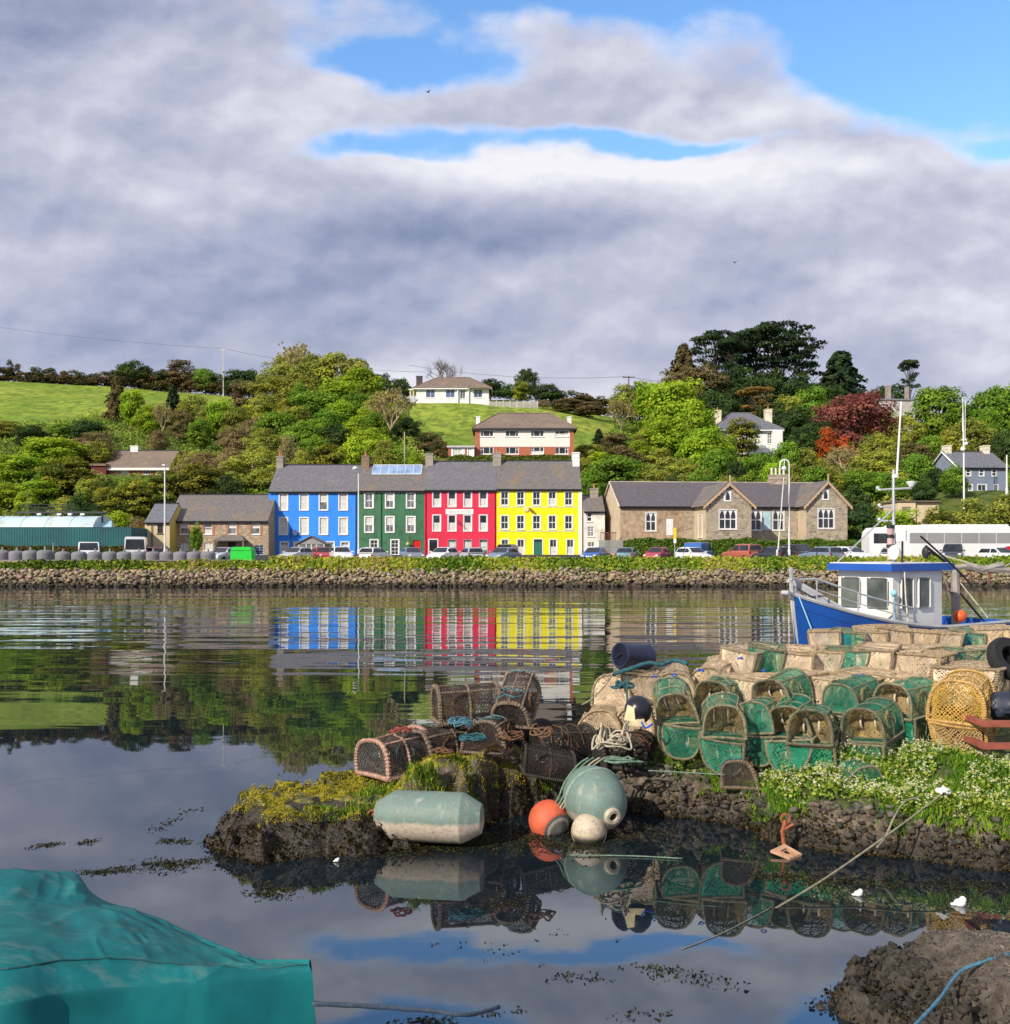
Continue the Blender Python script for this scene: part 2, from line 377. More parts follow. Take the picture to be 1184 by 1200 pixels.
Fq = np.stack([idx[:-1, :-1], idx[:-1, 1:], idx[1:, 1:], idx[1:, :-1]], -1).reshape(-1, 4)
m, nt, nd, ln = newmat('hill_grass')
p = N(nt, 'ShaderNodeBsdfPrincipled', i_Roughness=.95); o = N(nt, 'ShaderNodeOutputMaterial'); ln.new(p.outputs[0], o.inputs[0])
p.inputs['Specular IOR Level'].default_value = .1
n1 = noise_node(nt, .045, 5, .55); n2 = noise_node(nt, .55, 6, .7, stretch=(1, .45, 1)); n3 = noise_node(nt, .16, 4, .6)
gcol = ramp(nt, [(.32, (.155, .27, .035)), (.5, (.265, .345, .042)), (.7, (.37, .40, .07))], n1)
gcol = mixc(nt, ramp(nt, [(.42, (.85, .85, .85)), (.56, (0, 0, 0))], n2), gcol, (.11, .165, .022))
gcol = mixc(nt, ramp(nt, [(.55, (0, 0, 0)), (.72, (.5, .5, .5))], n3), gcol, (.19, .20, .05))
# bare tarmac on the level strip by the harbour
g = N(nt, 'ShaderNodeNewGeometry'); s = N(nt, 'ShaderNodeSeparateXYZ'); ln.new(g.outputs['Position'], s.inputs[0])
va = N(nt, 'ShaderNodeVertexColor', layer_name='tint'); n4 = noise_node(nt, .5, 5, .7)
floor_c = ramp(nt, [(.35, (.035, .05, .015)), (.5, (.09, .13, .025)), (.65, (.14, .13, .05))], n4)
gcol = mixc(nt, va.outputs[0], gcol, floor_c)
near = math_n(nt, 'LESS_THAN', s.outputs[1], 127.0)
gcol = mixc(nt, near, gcol, (.06, .06, .062))
ln.new(gcol, p.inputs['Base Color'])
b = N(nt, 'ShaderNodeBump', i_Strength=.9, i_Distance=.35); ln.new(n2, b.inputs['Height']); ln.new(b.outputs[0], p.inputs['Normal'])
VT = np.stack([XX, YY, TZ], -1).reshape(-1, 3); FC = VT[Fq].mean(1)
fpx = CX + F * FC[:, 0] / FC[:, 1].clip(30, None); fpy = HY - F * (FC[:, 2] - CH) / FC[:, 1].clip(30, None)
def inpoly(x, y, poly):
    r = np.zeros(len(x), bool); k = len(poly)
    for a in range(k):
        (x1, y1), (x2, y2) = poly[a], poly[a - 1]
        r ^= ((y1 > y) != (y2 > y)) & (x < (x2 - x1) * (y - y1) / (y2 - y1 + 1e-9) + x1)
    return r
fields = inpoly(fpx, fpy, [(-900, 300), (-900, 496), (60, 500), (130, 482), (300, 478), (320, 440), (320, 300)]) | inpoly(fpx, fpy, [(470, 300), (478, 500), (530, 540), (690, 540), (722, 500), (724, 300)])
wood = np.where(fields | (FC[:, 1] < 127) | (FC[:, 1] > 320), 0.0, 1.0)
tag(link('hill_terrain', npmesh('hill_terrain', VT, Fq, m, np.repeat(wood[:, None], 3, 1), smooth=True)), kind='structure')

# ------------------------------------------------------------------ harbour water
m, nt, nd, ln = newmat('harbour_water')
p = N(nt, 'ShaderNodeBsdfPrincipled', i_Roughness=.015, i_IOR=2.5); o = N(nt, 'ShaderNodeOutputMaterial'); ln.new(p.outputs[0], o.inputs[0])
p.inputs['Base Color'].default_value = (.008, .014, .020, 1); p.inputs['Specular Tint'].default_value = (.88, .94, 1, 1)
g = N(nt, 'ShaderNodeNewGeometry'); s = N(nt, 'ShaderNodeSeparateXYZ'); ln.new(g.outputs['Position'], s.inputs[0])
wa = noise_node(nt, 1, 2, .5, stretch=(.045, .30, .3)); wb = noise_node(nt, 1, 2, .5, stretch=(.22, .85, .3)); wc = noise_node(nt, 1, 3, .5, stretch=(.7, 2.2, .5))
def mrange(x, a, b2, lo=0.0, hi=1.0):
    r = N(nt, 'ShaderNodeMapRange', interpolation_type='SMOOTHSTEP'); ln.new(x, r.inputs[0])
    for i, v in ((1, a), (2, b2), (3, lo), (4, hi)): r.inputs[i].default_value = v
    return r.outputs[0]
patch = noise_node(nt, 1, 2, .5, stretch=(.02, .05, 1))
pm = math_n(nt, 'MULTIPLY_ADD', mrange(patch, .38, .62), .8, .35)
far1 = mrange(s.outputs[1], 14, 40)
h = math_n(nt, 'MULTIPLY', math_n(nt, 'MULTIPLY', wa, far1), .085)
h = math_n(nt, 'ADD', h, math_n(nt, 'MULTIPLY', math_n(nt, 'MULTIPLY', math_n(nt, 'MULTIPLY', wb, pm), mrange(s.outputs[1], 12, 34, .05, 1)), .019))
h = math_n(nt, 'ADD', h, math_n(nt, 'MULTIPLY', math_n(nt, 'MULTIPLY', wc, mrange(s.outputs[1], 18, 60, .12, 1)), .004))
b = N(nt, 'ShaderNodeBump', i_Strength=1, i_Distance=1); ln.new(h, b.inputs['Height']); ln.new(b.outputs[0], p.inputs['Normal'])
mb = MB(); mb.quad((-500, -80, 0), (500, -80, 0), (500, 80.6, 0), (-500, 80.6, 0))
tag(mb.build('harbour_water', m), kind='structure')

# ------------------------------------------------------------------ far quay bank: rubble below, plants above
stone = newmat('rubble'); m, nt, nd, ln = stone
a = N(nt, 'ShaderNodeVertexColor', layer_name='tint'); p = N(nt, 'ShaderNodeBsdfPrincipled', i_Roughness=.9); o = N(nt, 'ShaderNodeOutputMaterial'); ln.new(p.outputs[0], o.inputs[0])
n1 = noise_node(nt, 6, 5, .65); ln.new(mixc(nt, ramp(nt, [(.35, (.5, .5, .5)), (.65, (0, 0, 0))], n1), a.outputs[0], (.03, .028, .02)), p.inputs['Base Color'])
b = N(nt, 'ShaderNodeBump', i_Strength=.8, i_Distance=.03); ln.new(n1, b.inputs['Height']); ln.new(b.outputs[0], p.inputs['Normal'])
RUB = m
ICO = None
def ico_pts():
    global ICO
    if ICO is None:
        import bmesh
        bm = bmesh.new(); bmesh.ops.create_icosphere(bm, subdivisions=1, radius=1); ICO = (np.array([v.co[:] for v in bm.verts]), np.array([[v.index for v in f.verts] for f in bm.faces])); bm.free()
    return ICO
def stones(name, C, S, tint, parent=None, flat=(.55, .85)):
    iv, jf = ico_pts(); n = len(C); k = len(iv)
    # blocky: push the sphere towards a box, random turn and stretch
    V = np.sign(iv) * np.abs(iv) ** .5
    A = nr.uniform(0, 6.28, n); sc = np.stack([np.ones(n), nr.uniform(.6, 1, n), nr.uniform(*flat, n)], 1) * np.asarray(S)[:, None]
    W = V[None] * sc[:, None] * nr.uniform(.6, 1.25, (n, k, 1))
    t = nr.uniform(-.5, .5, n); ct, st = np.cos(t)[:, None], np.sin(t)[:, None]
    W = np.stack([W[..., 0] * ct - W[..., 2] * st, W[..., 1], W[..., 0] * st + W[..., 2] * ct], -1)
    ca, sa = np.cos(A)[:, None], np.sin(A)[:, None]
    W = np.stack([W[..., 0] * ca - W[..., 1] * sa, W[..., 0] * sa + W[..., 1] * ca, W[..., 2]], -1) + C[:, None]
    Fc = (jf[None] + (np.arange(n) * k)[:, None, None]).reshape(-1, 3)
    return link(name, npmesh(name, W.reshape(-1, 3), Fc, RUB, np.repeat(tint, len(jf), 0)), parent)
n = 15000
t = nr.uniform(0, 1, n) ** .9; X = nr.uniform(-58, 58, n)
C = np.stack([X, 79.55 + t * 1.5 + nr.normal(0, .14, n), -.2 + t * 1.45 + nr.normal(0, .12, n)], 1)
g_ = nr.uniform(.4, 1.3, n)[:, None]; wet = np.clip(C[:, 2:3] * 2.2 - .05, .2, 1.15)
tint = (np.array([.34, .265, .165]) * g_ + nr.normal(0, .02, (n, 3))).clip(.02, 1) * wet
tag(stones('rubble_stones', C, nr.uniform(.08, .23, n), tint, flat=(.45, .8)), 'rough grey brown rubble stones facing the far quay bank above the water', 'rubble', kind='stuff')
LEAF = leaf_mat('leaf'); LEAFR = leaf_mat('leaf_red', .3, 0, .1); LEAF2 = leaf_mat('plant_leaf', .35, 0, 0)
def plants(name, C, size, cols, up=.5, label=None, cat='plants', aspect=1.0):
    V, Fq = leaves(C, nr.normal(size=(len(C), 3)) * .6 + np.array([-.2, -.55, up]), size, aspect)
    return tag(link(name, npmesh(name, V, Fq, LEAF2, cols)), label, cat, kind='stuff')
def pal(cols, n, jit=.22, sel=None):
    c = np.array(cols); i = nr.integers(0, len(c), n) if sel is None else sel
    return (c[i] * nr.uniform(1 - jit, 1 + jit, (n, 1))).clip(0, 1)
n = 85000
X = nr.uniform(-58, 58, n); lump = fnoise2(X * .35, X * 0 + 3, 3, 5); yel = fnoise2(X * .22, X * 0 + 9, 3, 8)
hgt = .55 + 1.0 * np.clip(lump - .25, 0, 1); t = nr.uniform(0, 1, n)
C = np.stack([X, 80.6 + t * 1.8, .66 + t * 1.42 + nr.uniform(0, 1, n) ** 1.4 * hgt * (.8 - .2 * t)], 1)
leftside = X < -20
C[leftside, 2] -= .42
sel = np.clip((yel * 4.2 + nr.normal(0, .55, n)), 0, 3).astype(int)
cols = pal([(.08, .15, .02), (.20, .30, .035), (.40, .42, .05), (.42, .32, .14)], n, .3, sel)
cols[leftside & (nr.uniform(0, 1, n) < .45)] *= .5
ok = nr.uniform(0, 1, n) < np.clip(t * 2.6 + (fnoise2(X * .6, t * 2, 3, 12) - .35) * 2.2, .03, 1); C, cols = C[ok], cols[ok]; n = len(C)
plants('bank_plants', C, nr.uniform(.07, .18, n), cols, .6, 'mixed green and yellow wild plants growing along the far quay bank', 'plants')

# ------------------------------------------------------------------ trees
BARK = mat('bark', (.11, .085, .06), .95, .35, 3); BARKP = mat('bark_pale', (.30, .24, .17), .95, .3, 3); BARKD = mat('bark_dark', (.05, .04, .032), .95, .35, 3)
def crown_mesh(name, rr, base, col, n_cl, per, lsz, cr=.2, up=.25, shell=(.45, .82), flatz=.8, inner=0, tintv=.25, hue=None, topy=None):
    """leaf clumps spread through an egg-shaped volume; result fits x,y in +-.5, z in 0..1 (rr = width / height)"""
    cs = []
    hw, hh, cz = rr / 2, (1 - base) / 2, (1 + base) / 2
    for i in range(n_cl):
        for _ in range(20):
            v = nr.normal(size=3); v /= np.linalg.norm(v)
            if v[2] > -.9: break
        q = nr.uniform(*shell)
        cs.append((v[0] * hw * q * nr.uniform(.85, 1.1), v[1] * hw * q, cz + v[2] * hh * q * nr.uniform(.85, 1.1), nr.uniform(.7, 1.25) * cr))
    cs = np.array(cs); Vs, Ts = [], []
    for x, y, z, r in cs:
        k = int(per * (r / cr) ** 2); v = nr.normal(size=(k, 3)); v /= np.linalg.norm(v, axis=1, keepdims=True)
        v[:, 2] = np.where(v[:, 2] < -.35, -v[:, 2], v[:, 2])
        rad = r * nr.uniform(.62, 1.1, (k, 1)); c = np.array([x, y, z]) + v * rad * np.array([1, 1, flatz])
        out = c - np.array([0, 0, cz]); out /= np.linalg.norm(out, axis=1, keepdims=True) + 1e-6
        nn = v * .8 + out * .5 + nr.normal(size=(k, 3)) * .45 + np.array([0, 0, up])
        V, _ = leaves(c, nn, lsz * nr.uniform(.6, 1.3, k))
        t = np.array(col[nr.integers(0, len(col))]) * nr.uniform(1 - tintv, 1 + tintv)
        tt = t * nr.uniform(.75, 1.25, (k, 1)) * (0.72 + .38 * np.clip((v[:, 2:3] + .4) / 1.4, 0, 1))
        Vs.append(V); Ts.append(tt)
    V = np.concatenate(Vs); V[:, :2] /= rr
    V[:, 2] /= V[:, 2].max(); e = np.percentile(np.abs(V[:, :2]), 99.5); V[:, :2] *= .5 / e
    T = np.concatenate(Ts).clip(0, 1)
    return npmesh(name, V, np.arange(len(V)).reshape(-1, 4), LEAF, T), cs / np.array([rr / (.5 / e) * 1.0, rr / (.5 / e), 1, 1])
def limb(mb, a, b, r0, r1, bend=.1, k=4, n=5):
    a, b = Vector(a), Vector(b); L = (b - a).length; pts, rs = [], []
    o = Vector((rnd.uniform(-1, 1), rnd.uniform(-1, 1), rnd.uniform(0, 1))) * bend * L
    for i in range(k + 1):
        t = i / k; pts.append(a.lerp(b, t) + o * math.sin(math.pi * t)); rs.append(r0 + (r1 - r0) * t)
    mb.tube(pts, rs, n, caps=False); return pts
def trunk_mesh(name, cs, top, r, m, n_limb=9, fork=.35):
    mb = MB(); pts = limb(mb, (0, 0, 0), (rnd.uniform(-.03, .03), 0, top), r, r * .35, .03, 6, 7)
    for i in rnd.sample(range(len(cs)), min(n_limb, len(cs))):
        c = cs[i]; s = fork + rnd.uniform(0, max(.05, top - fork) * .8); p0 = pts[min(len(pts) - 2, int(s / top * 6))]
        limb(mb, p0, (c[0], c[1], max(c[2], .2)), r * .45, r * .1, .12)
    return mb.mesh(name, m)
def twig_mesh(name, m, depth=4, spread=.75, r=.018, start=.3, width=1.0, seed=1, leaf=None, lsz=.02, nleaf=0):
    """bare crown: limbs forking down to fine twigs"""
    rg = random.Random(seed); mb = MB(); tips = []
    def go(p, d, L, r, k):
        q = p + d * L; mid = p.lerp(q, .5) + Vector((rg.uniform(-1, 1), rg.uniform(-1, 1), rg.uniform(-.3, .6))) * L * .08
        mb.tube([p, mid, q], [r, r * .85, r * .65], 4 if k > 1 else 3, caps=False)
        if k == 0: tips.append(q); return
        for i in range(rg.choice((2, 3, 3)) + (1 if k <= 2 else 0)):
            v = Vector((rg.gauss(0, 1), rg.gauss(0, 1), rg.gauss(.25, .7))).normalized()
            go(q if i < 2 else mid, (d + v * spread).normalized(), L * rg.uniform(.62, .86), r * .6, k - 1)
    for i in range(5):
        a = 2 * math.pi * (i + rg.random() * .6) / 5
        go(Vector((0, 0, start)), Vector((math.cos(a) * .5 * width, math.sin(a) * .5 * width, .85)).normalized(), .22, r, depth)
    V = np.array(mb.v); e = np.abs(V[:, :2]).max(); V[:, :2] *= .5 / e; zt = V[:, 2].max(); V[:, 2] = start + (V[:, 2] - start) * (1 - start) / (zt - start)
    mb.v = [tuple(v) for v in V]
    me = mb.mesh(name, m)
    if nleaf:
        T = np.array([t[:] for t in tips]); T[:, :2] *= .5 / e; T[:, 2] = start + (T[:, 2] - start) * (1 - start) / (zt - start)
        C = T[nr.integers(0, len(T), nleaf)] + nr.normal(0, .03, (nleaf, 3))
        LV, LF = leaves(C, nr.normal(size=(nleaf, 3)) + np.array([0, 0, .5]), lsz * nr.uniform(.6, 1.3, nleaf))
        return me, npmesh(name + '_leaf', LV, LF, LEAF, pal(leaf, nleaf, .3))
    return me, None
def pine_mesh(name, col, seed, pads=38, rr=.9, lsz=.018, per=130):
    """flat-topped pine: layered pads of needles on bare limbs with gaps between"""
    rg = random.Random(seed); cs, Vs, Ts = [], [], []
    for i in range(pads):
        z = rg.uniform(.42, .95) if i > 5 else rg.uniform(.86, .97)
        wmax = rr / 2 * (1 - max(0, (z - .80)) * 2.6) * (.62 + .38 * min(1, (z - .35) / .3))
        a = rg.uniform(0, 6.28); q = rg.uniform(.15, .9) ** .7
        c = np.array([math.cos(a) * wmax * q, math.sin(a) * wmax * q, z]); r = rg.uniform(.07, .13) * (1.1 if z > .8 else .9)
        cs.append((c[0] / rr, c[1] / rr, c[2] - .02, r)); k = int(per * (r / .1) ** 2)
        v = nr.normal(size=(k, 3)); v /= np.linalg.norm(v, axis=1, keepdims=True); v[:, 2] = np.abs(v[:, 2]) - .25
        C = c + v * np.array([1.25, 1.25, .38]) * r * nr.uniform(.5, 1.1, (k, 1))
        V, _ = leaves(C, v + np.array([0, 0, .9]) + nr.normal(size=(k, 3)) * .6, lsz * nr.uniform(.5, 1.4, k), .7)
        Vs.append(V); Ts.append(np.array(col[rg.randrange(len(col))]) * nr.uniform(.7, 1.3, (k, 1)))
    V = np.concatenate(Vs); V[:, :2] /= rr; V[:, 2] /= V[:, 2].max()
    me = npmesh(name, V, np.arange(len(V)).reshape(-1, 4), LEAF, np.concatenate(Ts).clip(0, 1))
    mb = MB(); lean = rg.uniform(-.06, .06)
    pts = limb(mb, (0, 0, 0), (lean, 0, .8), .026, .010, .03, 7, 7)
    for c in cs:
        s = max(.2, c[2] - rg.uniform(.1, .3)); limb(mb, pts[min(6, int(s / .8 * 7))], c[:3], .009, .003, .12)
    return me, mb.mesh(name + '_trunk', BARKD)
def cone_mesh(name, col, seed, layers=15, rr=.55, lsz=.026, droop=.3):
    rg = random.Random(seed); Vs, Ts = [], []
    mb = MB(); limb(mb, (0, 0, 0), (0, 0, .96), .022, .004, .01, 5, 6)
    for i in range(layers):
        z = .12 + .85 * i / layers; wr = rr / 2 * (1 - z) ** .75 * rg.uniform(.8, 1.15) + .02
        for j in range(9):
            a = 6.28 * (j + rg.random() * .8) / 9; L = wr * rg.uniform(.65, 1.15); k = int(10 + 70 * L / (rr / 2))
            q = nr.uniform(.1, 1, k) ** .7; sp_ = nr.normal(0, .10, k) * L
            C = np.stack([np.cos(a) * q * L - np.sin(a) * sp_, np.sin(a) * q * L + np.cos(a) * sp_, z + .10 * (1 - z) - droop * L * q * q + nr.normal(0, .012, k)], 1)
            V, _ = leaves(C, np.stack([np.cos(a) * np.ones(k), np.sin(a) * np.ones(k), .9 * np.ones(k)], 1) + nr.normal(size=(k, 3)) * .5, lsz * nr.uniform(.5, 1.3, k), .8)
            Vs.append(V); Ts.append(np.array(col[rg.randrange(len(col))]) * nr.uniform(.7, 1.3, (k, 1)))
            limb(mb, (0, 0, z + .08 * (1 - z)), (math.cos(a) * L * .8, math.sin(a) * L * .8, z + .08 * (1 - z) - droop * L * .5), .005, .002, .05, 3, 4)
    V = np.concatenate(Vs); V[:, :2] /= rr; V[:, 2] /= V[:, 2].max()
    return npmesh(name, V, np.arange(len(V)).reshape(-1, 4), LEAF, np.concatenate(Ts).clip(0, 1)), mb.mesh(name + '_trunk', BARKD)
SPEC = {   # width/height, crown base, tints, clumps, leaves per clump, leaf size, clump radius
 'bright': (.85, -.05, [(.34, .48, .036), (.27, .41, .032), (.39, .50, .045)], 70, 110, .021, .15, BARKP),
 'green': (.9, -.05, [(.15, .27, .035), (.19, .32, .038), (.235, .37, .04)], 70, 110, .021, .15, BARK),
 'olive': (.85, -.05, [(0.365, 0.371, 0.072), (0.405, 0.435, 0.060), (0.270, 0.301, 0.060)], 70, 95, .0185, .13, BARKP),
 'dark': (1.0, -.05, [(0.065, 0.113, 0.036), (0.092, 0.154, 0.041), (0.051, 0.084, 0.034)], 66, 105, .0205, .14, BARKD),
 'gold': (.8, -.05, [(.40, .39, .05), (.29, .31, .045), (.12, .145, .03)], 66, 100, .019, .13, BARKD),
 'rust': (.75, -.05, [(.25, .19, .085), (.20, .16, .07), (.17, .165, .06)], 62, 100, .019, .13, BARKD),
 'brown': (.9, -.05, [(0.378, 0.269, 0.138), (0.317, 0.224, 0.120), (0.284, 0.256, 0.090)], 64, 85, .017, .13, BARKP),
 'gorse': (1.3, -.12, [(0.115, 0.109, 0.041), (0.182, 0.122, 0.054), (0.084, 0.100, 0.038)], 46, 85, .028, .16, BARKD),
 'beech': (1.15, .02, [(.31, .105, .085), (.24, .075, .068), (.37, .15, .10)], 90, 90, .0155, .12, BARKD),
 'orange': (.75, -.05, [(.52, .115, .03), (.42, .10, .035)], 44, 80, .026, .14, BARK),
}
PROT = {}
def protos(kind):
    if kind in PROT: return PROT[kind]
    L = []
    if kind in SPEC:
        rr, base, col, n_cl, per, lsz, cr, bk = SPEC[kind]
        for i in range(3 if kind in ('bright', 'green', 'olive', 'dark') else 2 if kind in ('gold', 'brown', 'gorse', 'rust') else 1):
            up = .8 if kind in ('gold', 'rust') else .25
            me, cs = crown_mesh(kind + '_crown', rr * rnd.uniform(.9, 1.1), base, col, n_cl, per, lsz, cr, up, flatz=.6 if kind in ('gold', 'rust') else .85)
            L.append((trunk_mesh(kind + '_trunk', cs, .7, .022, bk), me, None))
    elif kind in ('pine', 'goldpine'):
        for i in range(3 if kind == 'pine' else 1):
            me, tk = pine_mesh(kind, [(.036, .066, .028), (.054, .088, .034), (.027, .05, .025)] if kind == 'pine' else [(.32, .21, .05), (.25, .18, .05)], 5 + i, rr=.85)
            L.append((tk, me, None))
    elif kind in ('cone', 'rustcone'):
        me, tk = cone_mesh(kind, [(.034, .062, .03), (.052, .085, .036)] if kind == 'cone' else [(.13, .105, .048), (.17, .135, .058)], 3, rr=.7)
        L.append((tk, me, None))
    elif kind in ('bare', 'twiggy'):
        for i in range(2):
            me, lf = twig_mesh(kind, mat('twig', (.50, .40, .25), .95, .3) if kind == 'twiggy' else mat('twig_grey', (.20, .165, .125), .95, .3), 5, .75, .016, .25, 1.3, 3 + i, [(.36, .33, .09), (.30, .25, .11)], .022, 1300 if kind == 'twiggy' else 0)
            mb = MB(); limb(mb, (0, 0, 0), (0, 0, .28), .03, .022, .03, 3, 7)
            L.append((mb.mesh('trunk', BARKP if kind == 'twiggy' else BARK), me, lf))
    PROT[kind] = L; return L
NAME = dict(bright='broadleaf_tree', green='broadleaf_tree', olive='spring_tree', dark='evergreen_tree', gold='cypress_tree', rust='cypress_tree', brown='brown_shrub', gorse='gorse_bush', beech='copper_beech', orange='red_shrub', pine='pine_tree', goldpine='pine_tree', cone='conifer_tree', rustcone='conifer_tree', bare='bare_tree', twiggy='bare_tree')
def tree(kind, px, top, d, wpx, label, group=None, cat=None, base=None):
    L = protos(kind); tk, cr, lf = L[rnd.randrange(len(L))]
    z0 = (TZat(px, d) if base is None else base) - (.15 if kind != 'gorse' else 1.0); H = max(1.2, WZ(top, d) - z0); W = max(.8, wpx * d / F)
    r = thing(NAME[kind], label, cat or ('bush' if kind in ('gorse', 'brown', 'orange') or H < 3.5 else 'tree'), (WX(px, d), d, z0), rnd.uniform(-.5, .5) if kind in ('pine',) else rnd.uniform(0, 6.28), group)
    r.scale = (W, W * rnd.uniform(.85, 1.1), H)
    link('trunk', tk, r); c = link('crown', cr, r)
    if kind in ('orange', 'beech'): cr.materials[0] = LEAFR
    if lf: link('sparse_leaves', lf, c)
    return r
